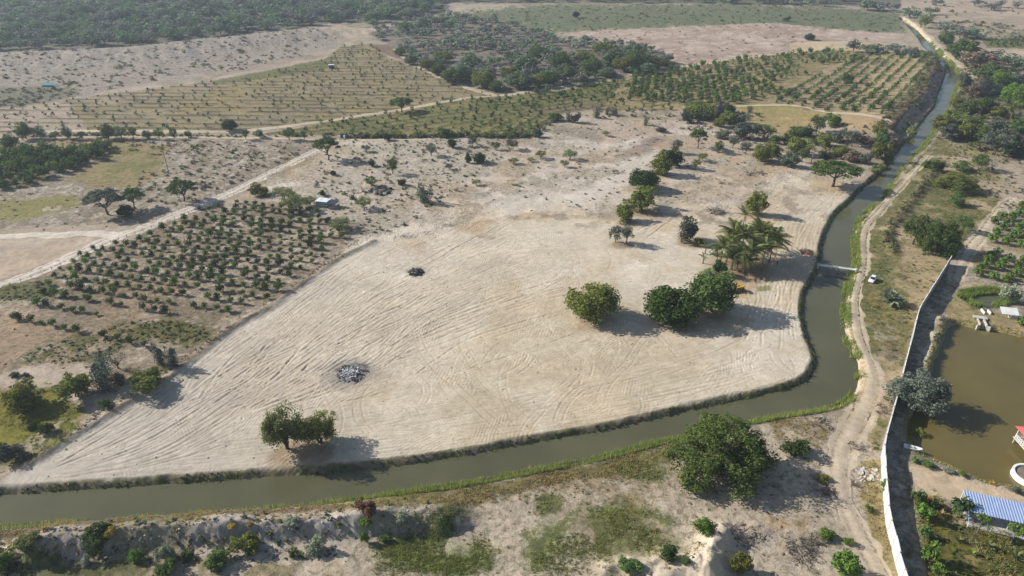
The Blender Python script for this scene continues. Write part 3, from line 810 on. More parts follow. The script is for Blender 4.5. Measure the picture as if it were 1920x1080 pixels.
paint([(1165, 868), (1230, 858), (1260, 890), (1240, 905), (1160, 888)], (100, 108, 48), 0.85, jit=16, wd=0.85)
paint(FG, (134, 126, 84), 0.5, 'A', 0.58, 0.7, jit=8, wd=0.85)
paint([(1180, 925), (1200, 935), (1195, 970), (1180, 975)], (150, 134, 84), 0.8, jit=16)
paint([(1440, 790), (1560, 780), (1590, 800), (1570, 830), (1480, 840), (1450, 820)], (138, 124, 76), 0.85, 'B', 0.25, 0.5, jit=18, wd=0.8)
paint([(1450, 860), (1520, 860), (1560, 900), (1600, 930), (1560, 960), (1460, 950), (1380, 940)], (190, 174, 150), 0.6, jit=20)
paint([(1420, 960), (1520, 970), (1500, 1000), (1430, 1000)], (186, 148, 92), 0.6, 'C', 0.4, 0.6)
paint([(1610, 870), (1650, 860), (1664, 960), (1690, 1080), (1660, 1080), (1625, 1000)], (160, 144, 92), 0.85, jit=14, wd=0.7)
paint([(1465, 1000), (1525, 1000), (1540, 1030), (1490, 1045)], (120, 106, 92), 0.75, 'C', 0.35, 0.6)
paint([(1380, 1000), (1440, 985), (1450, 1010), (1400, 1030)], (150, 142, 134), 0.8, 'C', 0.35, 0.6)
for R_, w_ in ((R_MOUND, 3.0), (R_MOUND2, 2.4), (R_MOUND3, 2.0), (R_MOUND4, 2.6)):
    d_, _u = pldist(gx, gy, R_, 10)
    paint(ALL, (208, 192, 166), 0.95, m=np.exp(-(d_ / w_) ** 2).astype(np.float32), wd=0.05)
d_, _u = pldist(gx, gy, R_LEVEE, 8)
paint(ALL, (128, 110, 86), 0.8, m=np.exp(-(d_ / 2.0) ** 2).astype(np.float32))
d_, _u = pldist(gx, gy, R_BERM, 8)
paint(ALL, (150, 132, 106), 0.7, 'C', 0.35, 0.6, m=np.exp(-(d_ / 1.3) ** 2).astype(np.float32))
# burnt ground where heaps were fired
for cx_, cy_, r_ in ((658, 698, 5.2), (779, 509, 3.4), (1552, 918, 2.2)):
    X_, Y_ = P(cx_, cy_)
    rr = np.hypot(gx - X_, gy - Y_) + (nC - 0.5) * 4
    paint(ALL, (150, 142, 132), 0.7, m=sstep(r_ * 1.7, r_ * 0.7, rr + (nB - .5) * 5).astype(np.float32))
    paint(ALL, (78, 72, 68), 0.75, m=sstep(r_ * .85, r_ * 0.4, rr).astype(np.float32))
# mud under water
paint(ALL, (96, 86, 60), 1.0, m=((dc < -1.2) | (gp['dp'] < -1.0) | (gp['dq'] < -0.8)).astype(np.float32), wd=0.0)

# furrows of the tilled fields: low ridges with broken darker bands along their tops
def furrows(poly, p0, p1, period, h, rgb, op, brk=0.5):
    global gz
    m = inside(gpx, gpy, poly).astype(np.float32)
    a = np.array(P(*p0)); b = np.array(P(*p1))
    d = (b - a) / np.hypot(*(b - a)); n = np.array([-d[1], d[0]])
    q = gx * n[0] + gy * n[1] + (fbm(gx, gy, 30, 2, 201) - 0.5) * 2.0
    al = gx * d[0] + gy * d[1]
    w = np.cos(q / period * 2 * math.pi)
    gz += m * h * w
    br = sstep(brk - 0.12, brk + 0.12, vnoise(al / 9.0, np.floor(q / period + 0.5) * 1.7, 211))
    paint(ALL, rgb, op, m=m * sstep(0.2, 0.85, w) * br)
furrows(LF, (20, 224), (330, 226), 8.5, 0.16, (92, 84, 58), 0.95, 0.36)
furrows(GF, (600, 242), (900, 205), 7.0, 0.14, (88, 92, 48), 0.9, 0.38)
furrows([(900, 228), (960, 214), (1045, 213), (1012, 250), (900, 250)], (905, 250), (975, 214), 8.5, 0.2, (84, 84, 50), 0.85, 0.2)
furrows([(1500, 150), (1600, 108), (1742, 106), (1748, 150), (1662, 237), (1560, 214), (1440, 196)], (1450, 188), (1655, 196), 7.0, 0.12, (112, 100, 72), 0.7, 0.4)
furrows([(370, 135), (560, 105), (578, 111), (400, 146)], (380, 140), (560, 110), 7.0, 0.1, (130, 116, 100), 0.7, 0.3)
furrows([(1280, 130), (1420, 105), (1560, 93), (1600, 105), (1500, 150), (1430, 196), (1260, 204)], (1300, 150), (1500, 135), 8.0, 0.1, (118, 108, 70), 0.6, 0.4)

# ------------------------------------------------------------------ ground material
m_ground, nt, out = mat_base('ground_soil')
b = N(nt, 'ShaderNodeBsdfPrincipled', i_Roughness=0.95)
b.inputs['Specular IOR Level'].default_value = 0.15
at = N(nt, 'ShaderNodeAttribute', attribute_name='soil')
aw = N(nt, 'ShaderNodeAttribute', attribute_name='weed')
n_big = noise(nt, 0.12, 5, 0.65); n_mid = noise(nt, 0.55, 6, 0.7); n_fine = noise(nt, 2.6, 5, 0.75)
c = mixc(nt, 1.0, at.outputs['Color'], mixc(nt, ramp(nt, n_mid, 0.3, 0.7), (0.80, 0.79, 0.77), (1.14, 1.14, 1.15)), 'MULTIPLY')
c = mixc(nt, 1.0, c, mixc(nt, ramp(nt, n_fine, 0.3, 0.7), (0.84, 0.83, 0.81), (1.12, 1.12, 1.13)), 'MULTIPLY')
c = mixc(nt, 1.0, c, mixc(nt, ramp(nt, noise(nt, 0.045, 6, 0.7), 0.32, 0.68), (0.86, 0.86, 0.85), (1.1, 1.1, 1.09)), 'MULTIPLY')
c = mixc(nt, 1.0, c, mixc(nt, ramp(nt, n_big, 0.3, 0.7), (0.87, 0.87, 0.86), (1.1, 1.1, 1.1)), 'MULTIPLY')
# litter, low weeds and dry stalks: speckle whose density is the weed attribute
sp1 = noise(nt, 0.75, 6, 0.72, dist=0.6); sp2 = noise(nt, 0.33, 6, 0.75, dist=0.4)
def thr(src, lo, hi):
    mm = N(nt, 'ShaderNodeMath', operation='ADD')
    nt.links.new(src, mm.inputs[0])
    sc = N(nt, 'ShaderNodeMath', operation='MULTIPLY', i_1=0.2)
    nt.links.new(aw.outputs['Fac'], sc.inputs[0])
    nt.links.new(sc.outputs[0], mm.inputs[1])
    return ramp(nt, mm.outputs[0], lo, hi)
wk = N(nt, 'ShaderNodeMath', operation='MULTIPLY')
nt.links.new(thr(sp1, 0.62, 0.72), wk.inputs[0]); nt.links.new(ramp(nt, aw.outputs['Fac'], 0.05, 0.6), wk.inputs[1])
dark = mixc(nt, 1.0, at.outputs['Color'], (0.52, 0.53, 0.47), 'MULTIPLY')
c = mixc(nt, wk.outputs[0], c, dark)
wk2 = N(nt, 'ShaderNodeMath', operation='MULTIPLY')
nt.links.new(thr(sp2, 0.67, 0.75), wk2.inputs[0]); nt.links.new(ramp(nt, aw.outputs['Fac'], 0.3, 1.0, 0, 0.75), wk2.inputs[1])
c = mixc(nt, wk2.outputs[0], c, (0.085, 0.088, 0.05))
nt.links.new(c, b.inputs['Base Color'])
asd = N(nt, 'ShaderNodeAttribute', attribute_name='sandy')
gpos = nt.nodes.new('ShaderNodeNewGeometry')
tread = None
for k_, (ang, sc_, off, di) in enumerate(((0.15, 0.40, 3.0, 5.0), (0.75, 0.34, 40.0, 7.0), (-0.6, 0.44, 80.0, 6.0), (1.45, 0.5, 130.0, 5.0))):
    mp = N(nt, 'ShaderNodeMapping'); mp.inputs['Rotation'].default_value = (0, 0, ang); mp.inputs['Location'].default_value = (off, off * 0.7, 0)
    nt.links.new(gpos.outputs['Position'], mp.inputs['Vector'])
    wv = N(nt, 'ShaderNodeTexWave', i_Scale=sc_, i_Distortion=di * 2.2); wv.inputs['Detail'].default_value = 2.5; wv.inputs['Detail Scale'].default_value = 0.22
    nt.links.new(mp.outputs[0], wv.inputs['Vector'])
    ns_ = N(nt, 'ShaderNodeTexNoise'); ns_.inputs['Scale'].default_value = 0.085; ns_.inputs['Detail'].default_value = 3
    nt.links.new(mp.outputs[0], ns_.inputs['Vector'])
    pr_ = N(nt, 'ShaderNodeMath', operation='MULTIPLY')
    nt.links.new(wv.outputs['Fac'], pr_.inputs[0]); nt.links.new(ramp(nt, ns_.outputs['Fac'], 0.54, 0.66), pr_.inputs[1])
    if tread is None:
        tread = pr_.outputs[0]
    else:
        mx_ = N(nt, 'ShaderNodeMath', operation='MAXIMUM')
        nt.links.new(tread, mx_.inputs[0]); nt.links.new(pr_.outputs[0], mx_.inputs[1]); tread = mx_.outputs[0]
tm = N(nt, 'ShaderNodeMath', operation='MULTIPLY')
nt.links.new(tread, tm.inputs[0]); nt.links.new(asd.outputs['Fac'], tm.inputs[1])
bt = N(nt, 'ShaderNodeBump', i_Strength=0.35, i_Distance=0.08)
nt.links.new(tm.outputs[0], bt.inputs['Height'])
bn = N(nt, 'ShaderNodeBump', i_Strength=0.75, i_Distance=0.35)
nt.links.new(bt.outputs[0], bn.inputs['Normal'])
mm = N(nt, 'ShaderNodeMath', operation='ADD')
nt.links.new(n_mid, mm.inputs[0])
ms = N(nt, 'ShaderNodeMath', operation='MULTIPLY', i_1=0.35)
nt.links.new(n_fine, ms.inputs[0]); nt.links.new(ms.outputs[0], mm.inputs[1])
mw = N(nt, 'ShaderNodeMath', operation='MULTIPLY')
nt.links.new(mm.outputs[0], mw.inputs[0]); nt.links.new(ramp(nt, aw.outputs['Fac'], 0, 0.8, 0.3, 1.2), mw.inputs[1])
nt.links.new(mw.outputs[0], bn.inputs['Height'])
nt.links.new(bn.outputs[0], b.inputs['Normal'])
nt.links.new(b.outputs[0], out.inputs[0])

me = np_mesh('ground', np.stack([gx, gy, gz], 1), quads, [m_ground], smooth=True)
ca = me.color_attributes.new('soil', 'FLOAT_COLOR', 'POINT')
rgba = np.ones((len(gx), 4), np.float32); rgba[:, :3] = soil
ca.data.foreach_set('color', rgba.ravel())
wa = me.attributes.new('weed', 'FLOAT', 'POINT')
wa.data.foreach_set('value', weed.astype(np.float32))
sa = me.attributes.new('sandy', 'FLOAT', 'POINT')
sa.data.foreach_set('value', gp['sand'].astype(np.float32))
ground = tag(link('ground', me), 'pale sandy farmland with cleared plot, dry scrub and tilled fields', 'ground', kind='structure')

# ------------------------------------------------------------------ water
def water_mat(name, deep, rough=0.05, wave=1.0, amp=0.010):
    m, nt, out = mat_base(name)
    b = N(nt, 'ShaderNodeBsdfPrincipled', i_Roughness=rough, i_IOR=1.33)
    n = noise(nt, 0.05, 4, 0.6)
    nt.links.new(mixc(nt, ramp(nt, n, 0.3, 0.7), [v * 0.85 for v in deep], [v * 1.15 for v in deep]), b.inputs['Base Color'])
    bn = N(nt, 'ShaderNodeBump', i_Strength=0.5, i_Distance=amp)
    nt.links.new(noise(nt, wave, 3, 0.6), bn.inputs['Height'])
    nt.links.new(bn.outputs[0], b.inputs['Normal'])
    nt.links.new(ramp(nt, noise(nt, 0.035, 5, 0.6, dist=0.8), 0.35, 0.65, rough * 0.6, rough * 3.2), b.inputs['Roughness'])
    nt.links.new(b.outputs[0], out.inputs[0])
    return m
m_canal = water_mat('canal_water', (0.088, 0.086, 0.046))
m_pond = water_mat('pond_water', (0.115, 0.092, 0.030))

def strip_water(name, A, Bp, z, mat, grow=1.6, n=220):
    def even(p):
        s = np.concatenate([[0], np.cumsum(np.hypot(*np.diff(p, axis=0).T))]); q = np.linspace(0, s[-1], n)
        return np.stack([np.interp(q, s, p[:, 0]), np.interp(q, s, p[:, 1])], 1)
    # pair each left bank point with its right partner control by control so that the strip does not fold
    a = []; b_ = []
    for i in range(len(A) - 1):
        for t in np.linspace(0, 1, 5, endpoint=False):
            a.append(A[i] + (A[i + 1] - A[i]) * t); b_.append(Bp[i] + (Bp[i + 1] - Bp[i]) * t)
    a.append(A[-1]); b_.append(Bp[-1])
    a = np.array(a); b_ = np.array(b_)
    d = b_ - a; d /= np.hypot(d[:, 0], d[:, 1])[:, None]
    a = a - d * grow; b_ = b_ + d * grow
    k = 6; vs_ = []
    for j in range(k + 1):
        vs_.append(a + (b_ - a) * j / k)
    v = np.stack(vs_, 1).reshape(-1, 2)
    v3 = np.column_stack([v, np.full(len(v), z)])
    m_ = len(a); idx = np.arange(m_ * (k + 1)).reshape(m_, k + 1)
    f = np.stack([idx[1:, :-1], idx[1:, 1:], idx[:-1, 1:], idx[:-1, :-1]], -1).reshape(-1, 4)
    me = np_mesh(name, v3, f, [mat])
    return link(name, me)
canal = strip_water('canal', poly_g(CANAL_L, WZ), poly_g(CANAL_R, WZ), WZ, m_canal)
me = canal.data
bm = bmesh.new(); bm.from_mesh(me); bmesh.ops.recalc_face_normals(bm, faces=bm.faces)
for f in bm.faces:
    if f.normal.z < 0:
        f.normal_flip()
bm.to_mesh(me); bm.free()
tag(canal, 'murky green irrigation canal winding past the cleared sand plot', 'canal', kind='structure')

def blob_water(name, pts, z, mat, label, grow=1.25):
    c = pts.mean(0)
    d = pts - c
    l = np.hypot(d[:, 0], d[:, 1])[:, None]
    q = c + d * (l + grow) / l
    bm = bmesh.new()
    vs_ = [bm.verts.new((p[0], p[1], z)) for p in q[:-1]]
    f = bm.faces.new(vs_)
    if f.normal.z < 0 or sum((vs_[i].co.x * vs_[(i + 1) % len(vs_)].co.y - vs_[(i + 1) % len(vs_)].co.x * vs_[i].co.y) for i in range(len(vs_))) < 0:
        f.normal_flip()
    bmesh.ops.triangulate(bm, faces=bm.faces)
    me = bpy.data.meshes.new(name); bm.to_mesh(me); bm.free()
    me.materials.append(mat)
    return tag(link(name, me), label, 'pond', kind='structure')
blob_water('pond', pond_g, PZ, m_pond, 'brown green fish pond beside the boundary wall')
blob_water('pond', smallp_g, -0.5, m_canal, 'small reedy pool behind the concrete sluice', 0.8)

# ------------------------------------------------------------------ dirt roads and paths
m_road = (224, 213, 196), (204, 190, 168)
m_road2 = (205, 189, 163), (182, 162, 134)
m_road3 = (206, 190, 160), (196, 178, 148)
def road(name, pts, width, mat, label, step=1.5, lift=0.05, crown=None, rag=1.3, grass=True):
    g = resample(poly_g(pts), step)
    n = len(g)
    w = np.interp(np.linspace(0, 1, n), np.linspace(0, 1, len(np.atleast_1d(width))), np.atleast_1d(width)) if hasattr(width, '__len__') else np.full(n, width)
    d = np.gradient(g, axis=0); d /= np.hypot(d[:, 0], d[:, 1])[:, None]
    nn = np.stack([-d[:, 1], d[:, 0]], 1)
    offs = np.array([-1.0, -0.9, -0.72, -0.52, -0.34, -0.12, 0.12, 0.34, 0.52, 0.72, 0.9, 1.0])
    rutv = np.array([0, 0.1, 0.3, 1, 0.9, 0.15, 0.15, 0.9, 1, 0.3, 0.1, 0])
    hgt = np.array([-0.06, -0.01, 0.01, -0.05, -0.04, 0.03, 0.03, -0.04, -0.05, 0.01, -0.01, -0.06])
    s = np.arange(n) * step
    X = np.zeros((n, 12)); Y = np.zeros((n, 12)); Rv = np.zeros((n, 12))
    for j, o in enumerate(offs):
        e = 1 + (abs(o) ** 3) * rag * (fbm(s, np.full(n, 31.0 + j // 6 * 50), 4.5, 3, 7) - 0.55)
        X[:, j] = g[:, 0] + nn[:, 0] * o * w / 2 * e; Y[:, j] = g[:, 1] + nn[:, 1] * o * w / 2 * e
        Rv[:, j] = rutv[j] * (0.5 + 0.9 * fbm(s, np.full(n, 5.0 + j * 3), 9, 3, 19))
    zz = Z(X.ravel(), Y.ravel()).reshape(n, 12)
    zs = zz.copy()
    zz = zs + lift + hgt[None, :]
    v = np.stack([X.ravel(), Y.ravel(), zz.ravel()], 1)
    idx = np.arange(n * 12).reshape(n, 12)
    f = np.stack([idx[:-1, :-1], idx[:-1, 1:], idx[1:, 1:], idx[1:, :-1]], -1).reshape(-1, 4)
    # face up
    a = v[f[0, 1]] - v[f[0, 0]]; b = v[f[0, 2]] - v[f[0, 0]]
    if a[0] * b[1] - a[1] * b[0] < 0:
        f = f[:, ::-1]
    me = np_mesh(name, v, f, [m_ground], smooth=True)
    qx, qy = PX(X.ravel(), Y.ravel())
    ci = np.clip(np.searchsorted(us, qx), 0, nc - 1); ri_ = np.clip(np.searchsorted(vv, qy), 0, nr - 1)
    under = soil[ri_ * nc + ci]; uw = weed[ri_ * nc + ci]
    wgt = np.tile(np.array([0.0, 0.7, 1, 1, 1, 0.85, 0.85, 1, 1, 1, 0.7, 0.0]), n)
    wgt = wgt * np.clip(0.7 + 0.7 * fbm(X.ravel(), Y.ravel(), 3.0, 3, 71), 0, 1)
    rc = alb(mat[0])[None, :] * (1 - Rv.ravel().clip(0, 1)[:, None] * 0.6) + alb(mat[1])[None, :] * Rv.ravel().clip(0, 1)[:, None] * 0.6
    rgba_ = np.ones((n * 12, 4), np.float32); rgba_[:, :3] = under * (1 - wgt[:, None]) + rc * wgt[:, None]
    ca_ = me.color_attributes.new('soil', 'FLOAT_COLOR', 'POINT'); ca_.data.foreach_set('color', rgba_.ravel())
    wa_ = me.attributes.new('weed', 'FLOAT', 'POINT'); wa_.data.foreach_set('value', (uw * (1 - wgt)).astype(np.float32))
    return tag(link(name, me), label, 'road', kind='structure')

FARM_ROAD = [(600, 279), (540, 309), (470, 344), (400, 378), (330, 405), (275, 426), (210, 449), (130, 483), (60, 512), (0, 534), (-80, 564), (-200, 612)]
CANAL_ROAD = [(1742, 292), (1712, 325), (1690, 350), (1674, 366), (1650, 396), (1627, 420), (1617, 447), (1617, 480), (1612, 520), (1603, 550), (1602, 587), (1607, 627), (1620, 660), (1630, 693), (1634, 720), (1628, 742), (1615, 772), (1598, 805), (1580, 838), (1573, 872), (1577, 920), (1590, 955), (1612, 1003), (1638, 1053), (1655, 1084), (1700, 1170), (1760, 1300)]
road('farm_road', FARM_ROAD, 6.6, m_road, 'pale fenced farm road crossing the left of the scene', 1.5, 0.045)
road('farm_road', [(222, 443), (190, 440), (150, 439), (90, 441), (0, 445), (-120, 449)], 6.0, m_road, 'pale side road branching left from the fenced farm road', 1.5, 0.06)
road('dirt_track', [(60, 248), (180, 246), (300, 247), (400, 247), (445, 246), (520, 239), (600, 228), (680, 216), (740, 207), (800, 197), (880, 184), (930, 180), (1000, 171), (1067, 160)], 5.0, m_road3, 'thin pale track between the upper left fields', 4.0, 0.16)
road('dirt_track', [(20, 262), (120, 258), (300, 257), (480, 259), (640, 263), (800, 262)], 3.5, m_road3, 'thin pale path along the row of roadside trees', 3.0, 0.14)
road('dirt_track', [(742, 92), (770, 116), (820, 142), (880, 166), (930, 180)], 6.0, m_road3, 'thin pale track at the foot of the grey thicket', 4.0, 0.16)
road('dirt_track', [(1180, 141), (1262, 128), (1340, 116), (1430, 105), (1500, 98), (1560, 91), (1620, 86)], 7.0, m_road3, 'thin pale track along the upper edge of the right orchard', 4.0, 0.18)
road('dirt_track', [(1280, 202), (1390, 199), (1480, 198), (1560, 213), (1640, 234), (1664, 246)], 4.0, m_road3, 'thin pale path along the lower edge of the right orchard', 3.0, 0.14)
road('dirt_track', [(1690, 33), (1704, 41), (1720, 49), (1731, 62), (1747, 75), (1765, 95), (1783, 110), (1800, 122), (1818, 137), (1828, 150)], 6.5, m_road3, 'yellowish dirt track beside the far end of the canal', 4.0, 0.2)
road('dirt_road', CANAL_ROAD, [4, 3.6, 3.4, 3.6, 4, 4.6, 5, 5, 5, 4.6, 5, 5.5, 7.5, 7, 5.5, 5.5, 5.5], m_road2, 'sandy two-rut road between the canal and the long wall', 1.2, 0.045)
road('dirt_road', [(1905, 372), (1880, 388), (1862, 410), (1843, 438), (1822, 462), (1806, 490), (1792, 525)], [5.5, 5.5, 6, 6, 5], m_road2, 'sandy lane leading down to the end of the long wall', 1.5, 0.045)
road('dirt_track', [(560, 395), (640, 400), (660, 385), (676, 362), (690, 335), (700, 320)], 3.0, m_road2, 'faint sandy path leading to the small white-roofed shed', 1.5, 0.06)
# ================================================================== PLANTS
# ---- foliage colours
F_OLIVE = foliage('leaf_olive', (0.058, 0.070, 0.018), (0.125, 0.132, 0.036), 0.36, gain=1.9)
F_GREEN = foliage('leaf_green', (0.036, 0.062, 0.018), (0.078, 0.112, 0.034), 0.25, gain=1.75)
F_DARK = foliage('leaf_dark', (0.018, 0.034, 0.012), (0.042, 0.066, 0.020), 0.12)
F_DARKG = foliage('leaf_deep_green', (0.020, 0.044, 0.010), (0.050, 0.086, 0.020), 0.2, gain=1.7)
F_MIX = foliage('leaf_mixed_green', (0.034, 0.062, 0.016), (0.098, 0.128, 0.034), 0.28, gain=1.7)
F_BRIGHT = foliage('leaf_bright', (0.050, 0.092, 0.018), (0.110, 0.160, 0.032))
F_GREY = foliage('leaf_grey', (0.055, 0.068, 0.052), (0.115, 0.128, 0.094))
F_BLUE = foliage('leaf_blue_grey', (0.040, 0.056, 0.046), (0.088, 0.108, 0.084))
F_SILVER = foliage('leaf_silver', (0.120, 0.140, 0.095), (0.240, 0.260, 0.180))
F_LIGHT = foliage('leaf_pale_green', (0.078, 0.098, 0.036), (0.150, 0.170, 0.070), 0.38, gain=1.75)
F_PALM = foliage('leaf_palm', (0.060, 0.080, 0.022), (0.135, 0.140, 0.050))
F_YELLOW = foliage('leaf_yellow', (0.260, 0.170, 0.040), (0.400, 0.280, 0.070), gain=1.1)
F_RED = foliage('leaf_rust', (0.070, 0.036, 0.026), (0.125, 0.070, 0.048), gain=1.3)
F_BROWN = foliage('leaf_dry', (0.095, 0.068, 0.048), (0.185, 0.140, 0.100))
F_FAR = foliage('leaf_woodland', (0.042, 0.066, 0.036), (0.100, 0.132, 0.074), gain=2.1)
F_FARG = foliage('leaf_woodland_grey', (0.070, 0.078, 0.066), (0.130, 0.134, 0.112), gain=1.8)
F_REED = foliage('leaf_reed', (0.085, 0.120, 0.024), (0.185, 0.210, 0.052), 0.35)
F_GRASS = foliage('leaf_grass', (0.075, 0.100, 0.022), (0.150, 0.170, 0.048), 0.4, gain=1.8)
F_DRYG = foliage('leaf_straw', (0.180, 0.135, 0.060), (0.330, 0.260, 0.130), 0.3)
M_BARK = plain('bark', (0.095, 0.072, 0.052), 0.95, 0.35, 3.0)
M_BARKP = plain('palm_bark', (0.165, 0.130, 0.095), 0.95, 0.3, 3.0)
M_TWIG = plain('dead_wood', (0.105, 0.088, 0.075), 0.95, 0.35, 2.0)

def leaf_faces(c, n, size, rng):
    """one bent-free quad leaf per centre, facing n"""
    k = len(c)
    r = rng.normal(size=(k, 3)); t = np.cross(n, r); t /= np.linalg.norm(t, axis=1)[:, None] + 1e-9
    b = np.cross(n, t)
    s = size * rng.uniform(0.6, 1.35, k)[:, None]
    a = s * rng.uniform(0.45, 0.8, k)[:, None]
    v = np.stack([c - t * s, c - b * a, c + t * s, c + b * a], 1).reshape(-1, 3)
    return v, np.arange(k * 4).reshape(k, 4)

def clump_leaves(cl, per, size, rng, up=0.35, flat=1.0):
    C = []; Nn = []
    for (cx, cy, cz, r) in cl:
        d = rng.normal(size=(per, 3)); d[:, 2] += up; d /= np.linalg.norm(d, axis=1)[:, None]
        rad = r * (0.55 + 0.5 * rng.random(per) ** 0.6)[:, None]
        p = d * rad; p[:, 2] *= flat
        C.append(np.array([cx, cy, cz]) + p)
        n = d * 1.0 + rng.normal(size=(per, 3)) * 0.45
        Nn.append(n / np.linalg.norm(n, axis=1)[:, None])
    C = np.concatenate(C); Nn = np.concatenate(Nn)
    return leaf_faces(C, Nn, size, rng)

def limbs(cl, rng, base_r, fork, n_limb, sway=0.05, stems=1):
    mb = MB()
    pick = sorted(cl, key=lambda c: -c[3])[:max(n_limb, 1) * 2]
    rng.shuffle(pick)
    for s_ in range(stems):
        ang = 6.28 * s_ / stems + rng.uniform(0, 1)
        off = 0.0 if stems == 1 else 0.03
        b0 = Vector((math.cos(ang) * off, math.sin(ang) * off, -0.04))
        f = Vector((b0.x + rng.normal(0, sway), b0.y + rng.normal(0, sway), fork))
        mb.tube([b0, b0.lerp(f, 0.55) + Vector((rng.normal(0, sway * .4), rng.normal(0, sway * .4), 0)), f], [base_r * 1.35, base_r, base_r * 0.85], 7)
        for c in pick[s_::stems][:n_limb]:
            e = Vector(c[:3]); m_ = f.lerp(e, 0.5) + Vector((rng.normal(0, .03), rng.normal(0, .03), 0.03))
            mb.tube([f, m_, e], [base_r * 0.7, base_r * 0.42, base_r * 0.15], 5, caps=False)
    return mb

def shape_clumps(kind, seed):
    """clump centres and radii in a unit tree: about 1 wide, 1 tall, base at the origin"""
    rng = np.random.default_rng(seed)
    cl = []
    if kind == 'round':
        for _ in range(95):
            d = rng.normal(size=3); d /= np.linalg.norm(d); r = rng.uniform(0.55, 1.0)
            cl.append((d[0] * .37 * r, d[1] * .37 * r, max(.50 + d[2] * .42 * r, .09), rng.uniform(.085, .15)))
    elif kind == 'wide':          # several overlapping heads
        for hx, hy, hz, hr in ((-.30, -.04, .34, .22), (.08, .05, .52, .28), (.30, -.06, .36, .20), (-.07, -.2, .30, .24), (.0, .22, .42, .25), (-.16, .08, .48, .25), (.2, -.18, .26, .2), (-.36, -.1, .16, .17), (.06, -.12, .46, .28), (.2, .04, .44, .26), (.36, -.12, .16, .17), (0, -.33, .15, .2), (.1, .34, .2, .2), (-.3, .2, .2, .2)):
            for _ in range(22):
                d = rng.normal(size=3); d /= np.linalg.norm(d); r = rng.uniform(0.5, 1.0)
                cl.append((hx + d[0] * hr * .8 * r, hy + d[1] * hr * .8 * r, max(hz + d[2] * hr * 1.05 * r, .08), rng.uniform(.05, .095)))
    elif kind == 'umbrella':
        for _ in range(62):
            a = rng.uniform(0, 6.283); q = math.sqrt(rng.random())
            cl.append((math.cos(a) * q * .42, math.sin(a) * q * .42, .84 - .22 * q * q - rng.random() * .16, rng.uniform(.075, .125)))
    elif kind == 'airy':
        for _ in range(46):
            a = rng.uniform(0, 6.283); q = math.sqrt(rng.random())
            cl.append((math.cos(a) * q * .40, math.sin(a) * q * .40, .28 + rng.random() * .58 * (1 - .35 * q), rng.uniform(.08, .15)))
    elif kind == 'lobed':
        for hx, hy, hz, hr in ((-.13, 0, .60, .30), (.17, .06, .70, .25), (.05, -.14, .40, .28), (-.2, .05, .36, .22), (.2, -.02, .42, .22)):
            for _ in range(26):
                d = rng.normal(size=3); d /= np.linalg.norm(d); r = rng.uniform(0.5, 1.0)
                cl.append((hx + d[0] * hr * .8 * r, hy + d[1] * hr * .8 * r, max(hz + d[2] * hr * 1.0 * r, .06), rng.uniform(.055, .11)))
    elif kind == 'bush':
        for _l in range(5):
            a = _l * 1.257 + rng.uniform(-.5, .5); q = rng.uniform(.05, .26); hr = rng.uniform(.18, .30); hz = rng.uniform(.12, .5)
            for _ in range(11):
                d = rng.normal(size=3); d /= np.linalg.norm(d); r = rng.uniform(0.35, 1.0)
                cl.append((math.cos(a) * q + d[0] * hr * r, math.sin(a) * q + d[1] * hr * r, max(hz + d[2] * hr * 1.25 * r, .05), rng.uniform(.08, .15)))
    elif kind == 'plume':         # upright feathery lobes (tamarisk, willow)
        for _ in range(7):
            a = rng.uniform(0, 6.283); q = rng.uniform(0, .3); h = rng.uniform(.62, .92)
            for t in np.linspace(0.1, 1, 8):
                w = .15 * math.sin(math.pi * min(t * .85 + .12, 1)) + .03
                cl.append((math.cos(a) * q * (.5 + t * .8) + rng.normal(0, .025), math.sin(a) * q * (.5 + t * .8) + rng.normal(0, .025), h * t, w * rng.uniform(.8, 1.15)))
    elif kind == 'crop':          # small orchard tree
        for _ in range(16):
            d = rng.normal(size=3); d /= np.linalg.norm(d); r = rng.uniform(0.4, 1.0)
            cl.append((d[0] * .34 * r, d[1] * .34 * r, .52 + d[2] * .34 * r, rng.uniform(.14, .22)))
    elif kind == 'far':
        for _ in range(20):
            d = rng.normal(size=3); d /= np.linalg.norm(d); r = rng.uniform(0.4, 1.0)
            cl.append((d[0] * .38 * r, d[1] * .38 * r, max(.55 + d[2] * .36 * r, .1), rng.uniform(.12, .2)))
    elif kind == 'bare':
        for _ in range(26):
            a = rng.uniform(0, 6.283); q = math.sqrt(rng.random())
            cl.append((math.cos(a) * q * .42, math.sin(a) * q * .42, .35 + rng.random() * .55, rng.uniform(.05, .1)))
    R_ = np.percentile([math.hypot(c[0], c[1]) + c[3] * .75 for c in cl], 94)
    k_ = .5 / R_
    cl = [(c[0] * k_, c[1] * k_, c[2], c[3] * k_) for c in cl]
    t_ = 1.0 / max(c[2] + c[3] * (.45 if kind == 'umbrella' else .8) for c in cl)
    return [(c[0], c[1], c[2] * t_, c[3]) for c in cl]

